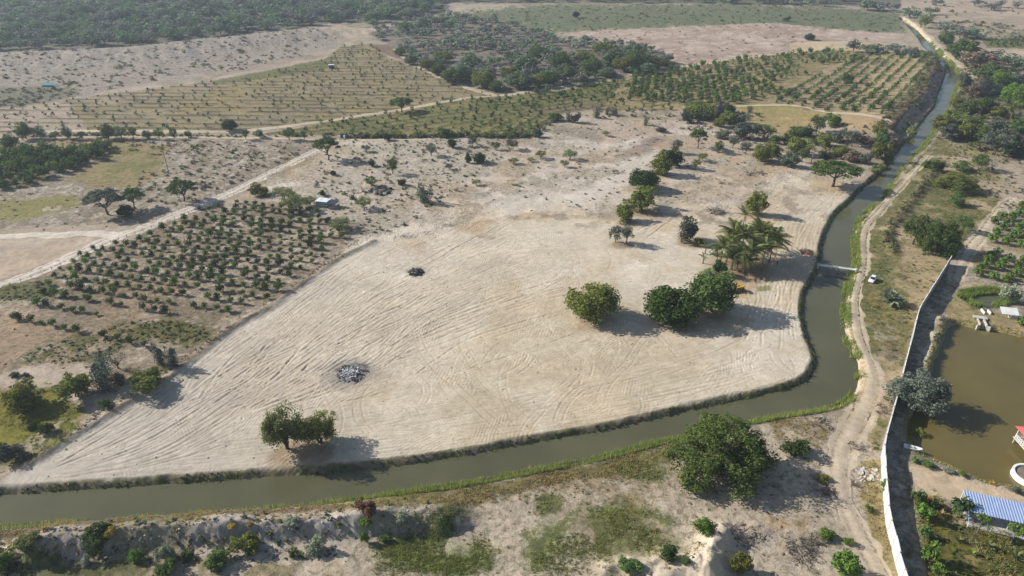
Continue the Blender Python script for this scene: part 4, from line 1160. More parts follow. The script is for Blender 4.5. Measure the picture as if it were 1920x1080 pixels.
SPEC = {  # kind: (leaves per clump, leaf size, trunk radius, fork height, limbs, stems, up, flat)
    'round': (66, .029, .028, .22, 6, 2, .35, 1.0), 'lobed': (64, .022, .026, .2, 5, 3, .4, 1.0), 'wide': (80, .0135, .022, .18, 6, 3, .35, 1.0),
    'umbrella': (66, .027, .026, .30, 7, 1, .55, .55), 'airy': (55, .026, .020, .28, 7, 2, .3, .8),
    'bush': (52, .039, .02, .1, 4, 3, .35, 1.0), 'plume': (60, .024, .02, .12, 4, 4, .15, 1.3),
    'crop': (20, .085, .03, .2, 3, 1, .35, 1.0), 'far': (24, .06, .025, .2, 3, 1, .4, .9), 'bare': (10, .03, .018, .2, 12, 3, .2, 1.0)}
PROTO = {}
def proto(kind, fmat, seed):
    key = (kind, fmat.name, seed)
    if key not in PROTO:
        per, ls, tr, fk, nl, st, up, fl = SPEC[kind]
        rng = np.random.default_rng(seed + 100)
        cl = shape_clumps(kind, seed)
        v, f = clump_leaves(cl, per, ls, rng, up, fl)
        crown = np_mesh('crown', v, f, [fmat])
        mbk = limbs(list(cl), rng, tr, fk, nl, stems=st)
        trunk = mbk.mesh('trunk', M_BARK, True)
        # one-mesh version for plants too small to show their parts
        tv = np.array(mbk.v)
        PROTO[key] = (crown, trunk, v, f, mbk)
    return PROTO[key]
ONE = {}
def proto_one(kind, fmat, seed):
    key = (kind, fmat.name, seed)
    if key not in ONE:
        c, t, v, f, mbk = proto(kind, fmat, seed)
        me = bpy.data.meshes.new(kind)
        n0 = len(v)
        me.from_pydata(v.tolist() + mbk.v, [], f.tolist() + [tuple(i + n0 for i in q) for q in mbk.f])
        me.materials.append(fmat); me.materials.append(M_BARK)
        me.polygons.foreach_set('material_index', np.array([0] * len(f) + [1] * len(mbk.f), np.int32))
        me.update()
        ONE[key] = me
    return ONE[key]

prng = random.Random(3)
def size_of(y, w, h, low=False):
    zc = float(depth(y)); W = w * zc / FPX
    dep = math.atan2(SP + (y - 540) / FPX * CP, CP - (y - 540) / FPX * SP)
    hv = h * zc / FPX
    H = max(0.45 * W, (hv - 0.42 * W * math.sin(dep)) / math.cos(dep))
    return W * 1.06, H * 1.03

def place_tree(name, kind, fmat, X, Y, Zz, W, H, label, group=None, cat='tree', parts=True, seed=None, lean=0.0):
    sd = seed if seed is not None else prng.randint(1, 3)
    rz = prng.uniform(0, 6.28)
    if parts:
        c, t = proto(kind, fmat, sd)[:2]
        r = empty(name, (X, Y, Zz - 0.05), rz)
        link('trunk', t, r); link('crown', c, r)
        r.scale = (W, W, H)
    else:
        r = link(name, proto_one(kind, fmat, sd))
        r.location = (X, Y, Zz - 0.05); r.rotation_euler = (0, 0, rz); r.scale = (W, W, H)
    if lean:
        r.rotation_euler = (0, lean, 0) if rz is None else (lean * 0.0, lean, 0)
    return tag(r, label, cat, group)

# ---- trees and bushes the photograph shows one by one: (kind, leaf, x, base y, width, height, label)
T = [
 ('round', F_OLIVE, 1111, 606, 97, 80, 'large round olive tree alone in the middle of the pale sand'),
 ('round', F_DARKG, 1266, 612, 108, 76, 'broad dark green tree, left of the joined pair right of mid-field'),
 ('round', F_GREEN, 1338, 592, 86, 84, 'bright green dense tree, right of the joined pair right of mid-field'),
 ('lobed', F_LIGHT, 535, 853, 74, 94, 'taller left tree of the two standing by the canal at lower left'),
 ('lobed', F_OLIVE, 596, 842, 74, 72, 'shorter right tree of the two standing by the canal at lower left'),
 ('wide', F_MIX, 1360, 912, 186, 132, 'very large bushy green tree on the near canal bank'),
 ('lobed', F_GREY, 1722, 786, 104, 82, 'silvery grey green tree between the wall and the brown pond'),
 ('airy', F_GREY, 1154, 454, 28, 36, 'left of two thin small trees on the sand above mid-field'),
 ('airy', F_GREY, 1174, 457, 28, 38, 'right of two thin small trees on the sand above mid-field'),
 ('bush', F_GREY, 1289, 456, 46, 50, 'rounded grey green bush left of the coconut palms'),
 ('bush', F_OLIVE, 1313, 462, 22, 20, 'small olive bush directly left of the coconut palms'),
 ('bush', F_OLIVE, 1417, 405, 40, 50, 'tall grey olive bush above the coconut palms'),
 ('bush', F_DARK, 1349, 518, 30, 34, 'small dark bush between the palms and the bright green tree'),
 ('bush', F_LIGHT, 1326, 520, 30, 14, 'low pale green bush left of the small dark one below the palms'),
 ('round', F_DARK, 1207, 358, 56, 40, 'dark green tree at the top of the three-bush line above mid-field'),
 ('bush', F_OLIVE, 1204, 398, 60, 50, 'olive bush in the middle of the three-bush line above mid-field'),
 ('bush', F_OLIVE, 1172, 418, 40, 42, 'olive bush at the lower end of the three-bush line above mid-field'),
 ('bush', F_OLIVE, 1240, 331, 42, 46, 'olive bush, lower left of the upper bush line on the sand'),
 ('bush', F_DARK, 1262, 314, 42, 38, 'dark bush, middle of the upper bush line on the sand'),
 ('airy', F_GREY, 1268, 287, 22, 28, 'thin grey tree, top of the upper bush line on the sand'),
 ('airy', F_OLIVE, 1304, 318, 20, 22, 'small olive shrub, lower of two right of the upper bush line'),
 ('airy', F_OLIVE, 1316, 302, 20, 18, 'small olive shrub, upper of two right of the upper bush line'),
 ('umbrella', F_GREEN, 1308, 278, 32, 38, 'small green tree with bare trunk left of the canal thicket'),
 ('umbrella', F_GREEN, 1561, 350, 88, 56, 'large umbrella shaped tree with dark forked limbs beside the canal'),
 # tree row beside the canal bridge path and wall
 ('airy', F_GREEN, 1712, 458, 50, 64, 'feathery green tree, left of the trio above the end of the wall'),
 ('wide', F_GREEN, 1766, 478, 72, 78, 'full feathery green tree at the upper end of the long wall'),
 ('airy', F_GREEN, 1803, 434, 32, 34, 'small feathery green tree right of the trio above the wall'),
 ('bush', F_SILVER, 1897, 570, 38, 40, 'blue grey feathery shrub beside the small reedy pool'),
 ('crop', F_BRIGHT, 1914, 612, 20, 22, 'small bright green tree near the white panel shelter'),
 # lower left cluster
 ('bush', F_OLIVE, 36, 775, 76, 58, 'big olive bush at the left edge on the yellow green grass'),
 ('bush', F_OLIVE, 136, 752, 66, 54, 'big olive bush left of the tall blue grey tree'),
 ('plume', F_BLUE, 190, 740, 66, 74, 'tall blue grey feathery tree at the corner of the left orchard'),
 ('bush', F_BROWN, 220, 722, 30, 26, 'dry brown shrub between the blue grey tree and olive bush'),
 ('bush', F_OLIVE, 270, 736, 76, 46, 'wide yellow olive bush against the edge of the cleared sand'),
 ('plume', F_BLUE, 300, 688, 32, 44, 'left blue grey feathery tree of the pair beside the sand edge'),
 ('plume', F_BLUE, 324, 692, 32, 42, 'right blue grey feathery tree of the pair beside the sand edge'),
 ('bare', F_BROWN, 222, 690, 36, 40, 'nearly leafless spindly tree at the foot of the left orchard'),
 ('bush', F_GREEN, 198, 766, 26, 24, 'small green bush below the tall blue grey tree'),
 ('bush', F_GREEN, 86, 815, 28, 24, 'small dark green bush on the grass near the sand corner'),
 ('bush', F_DARK, 60, 806, 22, 14, 'low dark bush left of the small green one near the sand corner'),
 ('bush', F_GREY, 22, 868, 52, 42, 'grey green bush at the left edge beside the canal'),
 ('bush', F_BLUE, 25, 708, 20, 12, 'small blue grey shrub left of two on the pale path'),
 ('bush', F_BLUE, 45, 708, 16, 10, 'small blue grey shrub right of two on the pale path'),
 # left middle
 ('bush', F_GREEN, 14, 280, 36, 34, 'grey green bush at the left edge above the dark grove'),
 ('bush', F_LIGHT, 44, 284, 24, 18, 'yellow green bush right of the left edge bush above the grove'),
 ('umbrella', F_GREY, 203, 402, 66, 54, 'wide grey green umbrella tree beside the pale farm road'),
 ('umbrella', F_GREEN, 254, 391, 44, 42, 'slender green umbrella tree right of the wide grey one'),
 ('bush', F_DARK, 233, 408, 30, 27, 'dark ball shaped bush beside the pale farm road'),
 ('umbrella', F_GREEN, 345, 377, 56, 45, 'leaning green umbrella tree at the edge of the farm road'),
 ('umbrella', F_GREEN, 616, 300, 48, 47, 'green tree with bare trunk at the upper end of the farm road'),
 ('round', F_DARK, 429, 247, 28, 23, 'small very dark round tree beside the thin pale track'),
 ('umbrella', F_GREEN, 754, 210, 44, 30, 'lone umbrella tree casting a long shadow in the green field'),
 ('bush', F_OLIVE, 487, 369, 40, 27, 'dark olive bush left of the white-roofed shed'),
 ('airy', F_LIGHT, 532, 374, 48, 28, 'pale feathery green shrub behind the dark olive bush'),
 ('airy', F_LIGHT, 556, 393, 56, 34, 'pale feathery green shrub touching the white-roofed shed'),
 ('airy', F_LIGHT, 582, 384, 28, 20, 'small pale feathery shrub at the shed wall'),
 ('bush', F_DARK, 604, 367, 14, 11, 'tiny dark bush behind the white-roofed shed'),
 ('airy', F_LIGHT, 683, 392, 32, 27, 'pale green shrub right of the white-roofed shed'),
 ('airy', F_LIGHT, 642, 430, 46, 28, 'pale green spreading shrub below the white-roofed shed'),
 ('plume', F_BLUE, 793, 383, 38, 36, 'grey dark feathery shrub on the scrub above the sand plot'),
 ('bush', F_DARK, 696, 313, 16, 14, 'small dark bush in the scrub right of the farm road'),
 ('bush', F_DARK, 624, 329, 14, 12, 'tiny dark bush in the scrub above the shed'),
 ('airy', F_GREEN, 737, 326, 24, 32, 'thin green tree with visible trunk in the scrub right of the shed'),
 ('airy', F_GREEN, 696, 349, 26, 22, 'thin green shrub above the dark rubble heap'),
 ('bush', F_DARK, 752, 348, 18, 15, 'small dark spiky bush right of the rubble heap'),
 ('airy', F_GREY, 686, 284, 18, 14, 'small grey shrub under the hedge right of the farm road'),
 ('round', F_DARK, 726, 264, 15, 15, 'dark small tree standing in the long hedge'),
 ('bush', F_GREEN, 836, 257, 30, 21, 'rounded green bush in the long hedge'),
 ('bush', F_GREEN, 1043, 228, 30, 18, 'round green bush at the right end of the furrowed green field'),
 ('plume', F_GREY, 1066, 230, 14, 20, 'left pale half of the grey bush pair beside the green field'),
 ('bush', F_BLUE, 1078, 231, 22, 21, 'right dark half of the grey bush pair beside the green field'),
 ('bush', F_BLUE, 1010, 259, 18, 18, 'blue grey bush at the lower corner of the green field'),
 ('plume', F_GREY, 1119, 222, 16, 21, 'left of three grey shrubs in a line above the scrub'),
 ('plume', F_GREY, 1138, 216, 14, 16, 'middle of three grey shrubs in a line above the scrub'),
 ('plume', F_GREY, 1154, 217, 16, 14, 'right of three grey shrubs in a line above the scrub'),
 ('round', F_DARK, 847, 278, 17, 19, 'small dark tree with trunk below the long hedge'),
 ('airy', F_GREY, 886, 275, 18, 22, 'thin grey tree below the long hedge'),
 ('airy', F_GREEN, 929, 281, 18, 17, 'thin green shrub below the furrowed green field'),
 ('airy', F_GREY, 960, 281, 24, 24, 'grey shrub below the right end of the furrowed field'),
 ('round', F_DARK, 899, 307, 25, 21, 'larger dark tree of the dark pair in the middle scrub'),
 ('bush', F_DARK, 878, 307, 14, 20, 'smaller dark tree of the dark pair in the middle scrub'),
 ('airy', F_LIGHT, 1014, 297, 22, 18, 'pale green shrub in the middle of the upper bare ground'),
 ('airy', F_LIGHT, 1068, 299, 28, 22, 'larger pale green shrub on the upper bare ground'),
 ('airy', F_LIGHT, 1058, 313, 18, 15, 'low pale green shrub below the larger one'),
 ('airy', F_LIGHT, 963, 307, 20, 14, 'low pale shrub left of the upper bare ground'),
 ('airy', F_LIGHT, 996, 303, 16, 10, 'tiny pale shrub left of the upper bare ground'),
 ('airy', F_LIGHT, 893, 347, 18, 13, 'small pale shrub at the top of the cleared sand'),
 ('airy', F_GREY, 842, 318, 16, 14, 'small grey shrub left of the top of the cleared sand'),
 ('airy', F_GREY, 809, 292, 22, 26, 'thin grey tree in the scrub right of the thin green one'),
 ('airy', F_LIGHT, 1136, 255, 16, 11, 'tiny pale shrub on the reddish bare ground'),
 ('plume', F_GREY, 1210, 236, 13, 17, 'small grey shrub left of the canal thicket'),
 ('bush', F_GREY, 1239, 248, 24, 13, 'low grey shrub left of the canal thicket'),
 ('plume', F_GREY, 1407, 212, 13, 14, 'small grey shrub alone on the yellow grass'),
 ('bush', F_GREEN, 1588, 156, 24, 20, 'round green bush alone among the far orchard rows'),
 ('round', F_DARK, 1519, 76, 20, 13, 'dark lone tree on the bare land beyond the far orchard'),
 ('round', F_DARK, 1080, 34, 14, 12, 'dark lone tree on the far green plain'),
 ('round', F_DARK, 1095, 82, 15, 10, 'dark lone bush above the grey thicket'),
 ('bush', F_DARK, 1475, 40, 16, 9, 'low dark bush on the right of the far green plain'),
 # right bank
 ('wide', F_OLIVE, 1802, 361, 74, 40, 'large round olive bush right of the canal road'),
 ('airy', F_GREEN, 1834, 318, 32, 34, 'feathery tree with trunk behind the large olive bush'),
 ('bush', F_GREEN, 1810, 324, 38, 18, 'low green bush touching the large olive bush from behind'),
 ('bush', F_GREEN, 1739, 315, 22, 16, 'left of two green bushes beside the canal road'),
 ('bush', F_DARK, 1760, 322, 28, 20, 'right of two green bushes beside the canal road'),
 ('bush', F_GREEN, 1797, 388, 30, 28, 'green bush in the shadow of the large olive bush'),
 ('airy', F_GREY, 1862, 290, 54, 46, 'grey feathery tree with thin trunk right of the canal'),
 ('bush', F_DARK, 1905, 298, 44, 32, 'dark spiny bush at the right edge above the lane'),
 # foreground heap
 ('bush', F_LIGHT, 48, 1036, 42, 26, 'yellow green bush on the left end of the spoil heap'),
 ('bush', F_BRIGHT, 8, 1072, 34, 34, 'dark leafy bush in the lower left corner'),
 ('bush', F_YELLOW, 209, 1014, 22, 20, 'orange yellow dry bush on the crest of the spoil heap'),
 ('bush', F_YELLOW, 434, 994, 20, 12, 'left small orange dry plant behind the spoil heap'),
 ('bush', F_YELLOW, 470, 990, 12, 10, 'right small orange dry plant behind the spoil heap'),
 ('bush', F_OLIVE, 460, 1042, 54, 40, 'round olive bush on the face of the spoil heap'),
 ('bush', F_SILVER, 588, 1042, 38, 34, 'pale silvery bush on the face of the spoil heap'),
 ('bush', F_SILVER, 548, 992, 30, 18, 'pale bush on the crest of the spoil heap'),
 ('bush', F_RED, 688, 978, 42, 30, 'rust red bush behind the spoil heap'),
 ('bush', F_SILVER, 750, 988, 28, 24, 'pale spiky bush on the right part of the spoil heap'),
 ('bush', F_BRIGHT, 686, 992, 26, 16, 'bright green bush below the rust red one'),
 ('bush', F_BRIGHT, 684, 1020, 18, 24, 'bright green upright bush on the heap face below the rust red one'),
 ('bush', F_SILVER, 160, 1062, 20, 20, 'small silvery bush among dark weeds at lower left'),
 ('bush', F_BRIGHT, 256, 1056, 28, 26, 'bright green bush at the foot of the spoil heap'),
 ('bush', F_SILVER, 310, 1056, 36, 34, 'silvery leafy bush at the foot of the spoil heap'),
 ('bush', F_GREEN, 306, 1084, 42, 34, 'green bush at the bottom edge below the silvery one'),
 ('bush', F_GREEN, 405, 1066, 48, 34, 'sprawling green bush at the foot of the heap left of centre'),
 ('bush', F_DARK, 350, 1052, 28, 18, 'dark bush at the foot of the heap right of the silvery one'),
 ('bush', F_DARK, 180, 1040, 60, 26, 'dark weedy bush on the left face of the spoil heap'),
 ('bush', F_GREEN, 548, 1046, 14, 14, 'little green bush at the foot of the heap in the middle'),
 ('bush', F_GREEN, 720, 1018, 20, 16, 'grey green weed clump at the right end of the spoil heap'),
 ('bush', F_BRIGHT, 1323, 1002, 46, 38, 'green bush beside the white sand mound'),
 ('bush', F_DARK, 1255, 1052, 38, 26, 'dark bush on the small mound at the bottom edge'),
 ('bush', F_GREEN, 1180, 1078, 46, 24, 'green weeds between the two small bottom mounds'),
 ('bush', F_GREEN, 1284, 1060, 20, 18, 'pale green bush right of the dark one at the bottom edge'),
 ('bush', F_OLIVE, 1388, 1078, 40, 46, 'brown green bush right of the white sand mound'),
 ('bush', F_BRIGHT, 1552, 1013, 34, 22, 'green bush left of the lower sandy road'),
 ('bush', F_BRIGHT, 1590, 1022, 20, 16, 'small green bush at the edge of the lower sandy road'),
 ('bush', F_BRIGHT, 1586, 1084, 52, 54, 'large green weed bush left of the lower sandy road'),
 ('bush', F_GREEN, 1632, 962, 18, 14, 'small green bush right of the lower sandy road'),
 ('bush', F_DARK, 1492, 855, 52, 34, 'dark low bush right of the very large canal tree'),
 ('bush', F_OLIVE, 1545, 905, 26, 14, 'low bush in the shadow of the very large canal tree'),
 ('bush', F_BRIGHT, 1658, 925, 16, 26, 'green creeper growing over the white wall'),
 ('bush', F_OLIVE, 1715, 823, 28, 24, 'olive bush at the pond edge below the silvery tree'),
 # garden
 ('crop', F_GREEN, 1719, 944, 28, 28, 'upper small fruit tree beside the shaded lane'),
 ('crop', F_BRIGHT, 1728, 972, 32, 34, 'rounder small fruit tree beside the shaded lane'),
 ('crop', F_DARK, 1753, 952, 22, 20, 'small dark fruit tree behind the two lane-side ones'),
 ('crop', F_DARK, 1798, 966, 38, 38, 'dark fruit tree at the corner of the blue-roofed pen'),
 ('crop', F_BRIGHT, 1741, 1052, 34, 42, 'bright fruit tree in the lower garden beside the lane'),
 ('crop', F_BRIGHT, 1757, 1082, 28, 28, 'bright fruit tree at the bottom edge of the garden'),
 ('crop', F_GREEN, 1733, 1008, 26, 24, 'low green fruit tree in the middle of the garden edge'),
 ('bush', F_BRIGHT, 1717, 868, 14, 12, 'first small green bush on the near pond edge'),
 ('bush', F_GREEN, 1740, 876, 26, 14, 'second small bush on the near pond edge'),
 ('bush', F_SILVER, 1780, 888, 20, 12, 'pale small bush on the near pond edge'),
 ('bush', F_BRIGHT, 1805, 894, 16, 12, 'green small bush in the middle of the near pond edge'),
 ('bush', F_GREY, 1906, 926, 18, 18, 'feathery small bush at the right of the near pond edge'),
]
ys = np.array([t[3] for t in T], float); xs = np.array([t[2] for t in T], float)
TX, TY, TZ = G(xs, ys)
for i, (kind, fm, x, y, w, h, lab) in enumerate(T):
    # the base given is the visible foot of the plant: step back by a share of its radius so that the crown's front edge meets it
    W, H = size_of(y, w, h)
    back = 0.0 if kind in ('umbrella', 'airy', 'bare', 'crop') else 0.22 * W
    X, Y = TX[i], TY[i] + back
    nm = {'bush': 'bush', 'plume': 'feathery_tree', 'bare': 'bare_tree', 'crop': 'fruit_tree'}.get(kind, 'tree')
    cat = 'bush' if kind == 'bush' else 'tree'
    place_tree(nm, kind, fm, X, Y, float(Z(np.array([X]), np.array([Y]))[0]), W, H, lab, None, cat, seed=1 + i % 3)

# ---- row of roadside trees (left to right)
ROW = [(49, 261, 28, 32), (77, 260, 21, 24), (105, 261, 16, 15), (128, 261, 19, 23), (154, 261, 17, 15), (182, 258, 15, 11), (204, 261, 26, 29), (228, 261, 23, 25), (251, 260, 17, 21), (277, 261, 16, 17), (300, 261, 17, 21), (327, 260, 12, 21), (354, 258, 12, 13), (436, 256, 11, 11), (462, 262, 14, 19), (488, 258, 15, 16), (543, 262, 21, 23), (571, 264, 12, 20)]
RX, RY, RZ = G([r[0] for r in ROW], [r[1] for r in ROW])
for i, (x, y, w, h) in enumerate(ROW):
    W, H = size_of(y, w, h)
    lab = ORD[i] + ' tree from the left in the row along the thin pale path'
    place_tree('roadside_tree', 'airy' if i % 3 else 'lobed', (F_GREEN, F_FAR)[i % 2], RX[i], RY[i], RZ[i], W * 1.1, H * 1.1, lab, 'trees in a row along the thin path', 'tree', seed=1 + i % 3)

# ---- thicket between the yellow grass and the canal, and the scrub on the far bank: (x0, x1, top, base, kind, leaf)
def blk(tab, name, where, group, cat='tree'):
    xs_ = [(a + b) / 2 for a, b, *_ in tab]; ys_ = [t[3] for t in tab]
    X, Y, Zz = G(xs_, ys_)
    order = sorted(range(len(tab)), key=lambda i: (xs_[i], ys_[i]))
    words = {F_OLIVE.name: 'olive', F_GREEN.name: 'green', F_DARK.name: 'dark green', F_GREY.name: 'grey green', F_BLUE.name: 'blue grey', F_BROWN.name: 'dry brown', F_BRIGHT.name: 'bright green', F_LIGHT.name: 'pale green', F_FAR.name: 'dull green', F_FARG.name: 'greyish'}
    cnt = {}
    tot = {}
    for t in tab:
        tot[t[5].name] = tot.get(t[5].name, 0) + 1
    for i in order:
        a, b, top, base, kind, fm = tab[i]
        W, H = size_of(base, b - a, base - top)
        W *= 1.2; H *= 1.15
        c = words[fm.name]
        cnt[c] = cnt.get(c, 0) + 1
        k = cnt[c]
        lab = ('%s bushy tree %s' % (c, where)) if tot[fm.name] == 1 else ('%s %s bushy tree from the left %s' % (ORD[k - 1], c, where))
        yy = Y[i] + (0 if kind == 'airy' else 0.15 * W)
        place_tree(name, kind, fm, X[i], yy, Zz[i], W, H, lab, group, cat, seed=1 + i % 3)
blk([(1288, 1340, 191, 222, 'round', F_OLIVE), (1280, 1301, 208, 231, 'bush', F_BLUE), (1313, 1332, 205, 226, 'plume', F_BLUE), (1340, 1356, 190, 222, 'plume', F_BLUE), (1350, 1377, 196, 214, 'round', F_DARK), (1350, 1378, 209, 233, 'bush', F_OLIVE), (1338, 1359, 223, 239, 'bush', F_OLIVE), (1376, 1401, 213, 233, 'bush', F_GREY), (1286, 1303, 186, 202, 'bush', F_BLUE),
     (1377, 1415, 231, 262, 'bush', F_GREY), (1341, 1365, 242, 261, 'bush', F_GREY), (1414, 1447, 234, 259, 'airy', F_GREEN), (1365, 1382, 254, 277, 'airy', F_GREY), (1339, 1355, 265, 287, 'airy', F_GREEN), (1387, 1407, 266, 290, 'airy', F_GREY), (1446, 1464, 254, 270, 'bush', F_GREEN)],
    'thicket_tree', 'in the clump above the bare ground', 'trees of the clump below the yellow grass')
blk([(1413, 1444, 272, 305, 'round', F_OLIVE), (1438, 1467, 266, 296, 'bush', F_OLIVE), (1464, 1494, 285, 313, 'bush', F_GREY), (1478, 1515, 258, 291, 'bush', F_OLIVE), (1479, 1521, 234, 256, 'bush', F_GREEN), (1516, 1542, 219, 251, 'airy', F_GREEN), (1546, 1577, 216, 237, 'bush', F_BRIGHT), (1558, 1582, 241, 268, 'bush', F_GREY), (1584, 1608, 246, 274, 'airy', F_GREY), (1530, 1562, 252, 277, 'bush', F_OLIVE), (1556, 1586, 272, 295, 'bush', F_OLIVE), (1584, 1608, 283, 304, 'bush', F_BROWN), (1609, 1636, 256, 274, 'bush', F_BROWN), (1640, 1665, 233, 256, 'bush', F_OLIVE), (1642, 1668, 252, 274, 'bush', F_GREEN), (1634, 1665, 268, 300, 'bush', F_OLIVE), (1666, 1686, 258, 277, 'bush', F_BROWN), (1494, 1512, 280, 304, 'airy', F_GREEN), (1536, 1556, 284, 304, 'bush', F_DARK), (1610, 1632, 284, 308, 'bush', F_GREY), (1655, 1673, 289, 308, 'bush', F_BRIGHT), (1634, 1656, 308, 328, 'bush', F_SILVER) if False else (1634, 1656, 308, 328, 'bush', F_LIGHT), (1700, 1719, 239, 257, 'bush', F_LIGHT), (1470, 1490, 254, 272, 'bush', F_DARK)],
    'thicket_tree', 'in the thicket beside the canal', 'trees of the canal-side thicket')
blk([(1752, 1786, 216, 246, 'bush', F_OLIVE), (1776, 1812, 214, 240, 'bush', F_GREEN), (1764, 1800, 234, 262, 'bush', F_GREY), (1796, 1830, 232, 262, 'bush', F_OLIVE), (1806, 1846, 218, 246, 'bush', F_OLIVE), (1826, 1862, 240, 268, 'bush', F_GREEN), (1844, 1886, 224, 258, 'bush', F_GREY), (1876, 1914, 240, 270, 'bush', F_GREY), (1900, 1936, 224, 250, 'bush', F_GREEN), (1782, 1806, 184, 206, 'bush', F_OLIVE), (1800, 1838, 186, 214, 'bush', F_GREEN), (1832, 1872, 186, 212, 'bush', F_DARK), (1860, 1890, 200, 222, 'bush', F_OLIVE), (1799, 1822, 139, 164, 'bush', F_GREY), (1812, 1840, 158, 182, 'bush', F_BROWN), (1828, 1863, 149, 178, 'plume', F_BLUE), (1858, 1892, 159, 181, 'bush', F_BLUE), (1837, 1880, 122, 152, 'bush', F_GREEN), (1862, 1892, 134, 161, 'round', F_BRIGHT), (1880, 1908, 160, 196, 'round', F_BRIGHT), (1900, 1930, 164, 204, 'round', F_BRIGHT), (1812, 1866, 98, 128, 'bush', F_BROWN), (1838, 1878, 112, 134, 'bush', F_BROWN), (1786, 1830, 76, 109, 'bush', F_GREEN), (1760, 1788, 62, 84, 'bush', F_GREEN), (1776, 1800, 78, 98, 'bush', F_GREEN), (1892, 1926, 140, 160, 'bush', F_GREY)],
    'scrub_tree', 'on the right bank of the canal', 'trees and scrub on the right canal bank')
blk([(1694, 1721, 16, 34, 'far', F_FAR), (1709, 1727, 23, 36, 'far', F_FAR), (1735, 1758, 15, 28, 'far', F_FAR), (1726, 1752, 26, 43, 'far', F_FAR), (1718, 1742, 34, 53, 'far', F_OLIVE), (1760, 1792, 44, 63, 'far', F_FARG), (1786, 1822, 52, 72, 'far', F_FARG), (1816, 1850, 56, 74, 'far', F_FAR), (1848, 1880, 96, 112, 'far', F_FARG), (1880, 1920, 106, 124, 'far', F_FAR), (1898, 1912, 120, 130, 'far', F_DARK), (1848, 1874, 8, 20, 'far', F_FARG), (1870, 1886, 2, 14, 'far', F_FARG), (1820, 1840, 0, 12, 'far', F_FARG), (1748, 1766, 0, 11, 'far', F_FARG), (1900, 1918, 4, 16, 'far', F_FARG), (1588, 1614, 78, 98, 'far', F_GREY), (1612, 1644, 84, 100, 'far', F_FAR), (1636, 1664, 86, 100, 'far', F_BLUE), (1664, 1700, 86, 104, 'far', F_FARG), (1696, 1722, 94, 108, 'far', F_BLUE)],
    'distant_tree', 'near the far end of the canal', 'distant trees near the far end of the canal')

# ---- woodland: the nearest and largest 300 as trees, the rest as one mass
wr = np.random.default_rng(21)
FOREST = [(-300, -12), (-300, 102), (0, 96), (100, 93), (250, 86), (350, 73), (450, 65), (560, 52), (625, 42), (700, 48), (760, 38), (790, 28), (830, 22), (850, -12)]
STRIP = [(850, -14), (850, 4), (1010, 8), (1300, 8), (1500, 12), (1690, 22), (1690, 30), (1640, 24), (1560, 14), (1690, -14)]
def scatter(poly, n, rng):
    """n points spread evenly over the ground inside a pixel polygon"""
    g = poly_g(poly)
    lo = g.min(0); hi = g.max(0)
    out = []
    while len(out) < n:
        q = rng.uniform(lo, hi, (n * 2, 2))
        px, py = PX(q[:, 0], q[:, 1])
        k = inside(px, py, np.array(poly, float))
        out += q[k].tolist()
    return np.array(out[:n])
pts_f = scatter(FOREST, 2000, wr); pts_s = scatter(STRIP, 500, wr)
pts_t = scatter(THICK, 520, wr)
FRONT = [(848, 158, 40, 30), (770, 122, 26, 20), (800, 133, 28, 22), (822, 142, 30, 24), (862, 153, 46, 34), (905, 166, 44, 32), (930, 172, 30, 22), (975, 168, 48, 34), (1010, 164, 34, 26), (1030, 158, 40, 28), (1060, 150, 40, 30), (1090, 152, 34, 22), (1110, 140, 44, 32), (1140, 146, 34, 20), (1170, 136, 40, 30), (1198, 130, 48, 36), (1215, 138, 30, 20), (1232, 130, 34, 22), (1254, 126, 24, 14), (1150, 126, 44, 34), (1095, 122, 40, 26), (1050, 130, 44, 32), (985, 138, 46, 34), (955, 150, 36, 24), (750, 105, 22, 16), (1190, 112, 44, 30), (1130, 106, 40, 26), (1010, 112, 40, 26), (885, 130, 36, 26), (830, 118, 34, 22), (760, 62, 30, 22), (790, 56, 32, 22), (820, 50, 34, 20), (850, 52, 30, 18), (700, 52, 26, 16), (690, 30, 34, 22), (770, 30, 22, 16), (790, 30, 20, 12), (748, 26, 18, 10)]
fx_, fy_, fz_ = G([f[0] for f in FRONT], [f[1] for f in FRONT])
forder = sorted(range(len(FRONT)), key=lambda i: FRONT[i][0])
for k, i in enumerate(forder):
    x, y, w, h = FRONT[i]
    W, H = size_of(y, w, h)
    nth = ('%s dense tree from the left' % ORD[k]) if k < 20 else ('%s dense tree from the right' % ORD[len(forder) - 1 - k])
    place_tree('woodland_tree', 'far' if y < 60 else 'round', (F_GREEN, F_FAR, F_OLIVE)[i % 3] if y > 100 else F_FAR, fx_[i], fy_[i] + 0.2 * W, fz_[i], W, H, nth + ' along the front edge of the grey thicket', 'trees along the front of the thicket', 'tree', seed=1 + i % 3)
cand = np.concatenate([pts_t, pts_f, pts_s])
zc_ = Z(cand[:, 0], cand[:, 1])
cpx, cpy = PX(cand[:, 0], cand[:, 1], zc_)
isT = np.arange(len(cand)) < len(pts_t)
cw = np.where(isT, wr.uniform(5.5, 12, len(cand)), wr.uniform(8, 20, len(cand)))
chh = cw * wr.uniform(0.45, 0.7, len(cand))
grey = np.where(isT, wr.random(len(cand)) < 0.7, wr.random(len(cand)) < 0.35)
dist = np.hypot(cand[:, 0], cand[:, 1])
show = (cpx > -5) & (cpx < 1925) & (cpy > 0)
rank = np.where(show, dist / cw, 1e9)
idx300 = np.argsort(rank)[:290]
chosen = np.zeros(len(cand), bool); chosen[idx300] = True
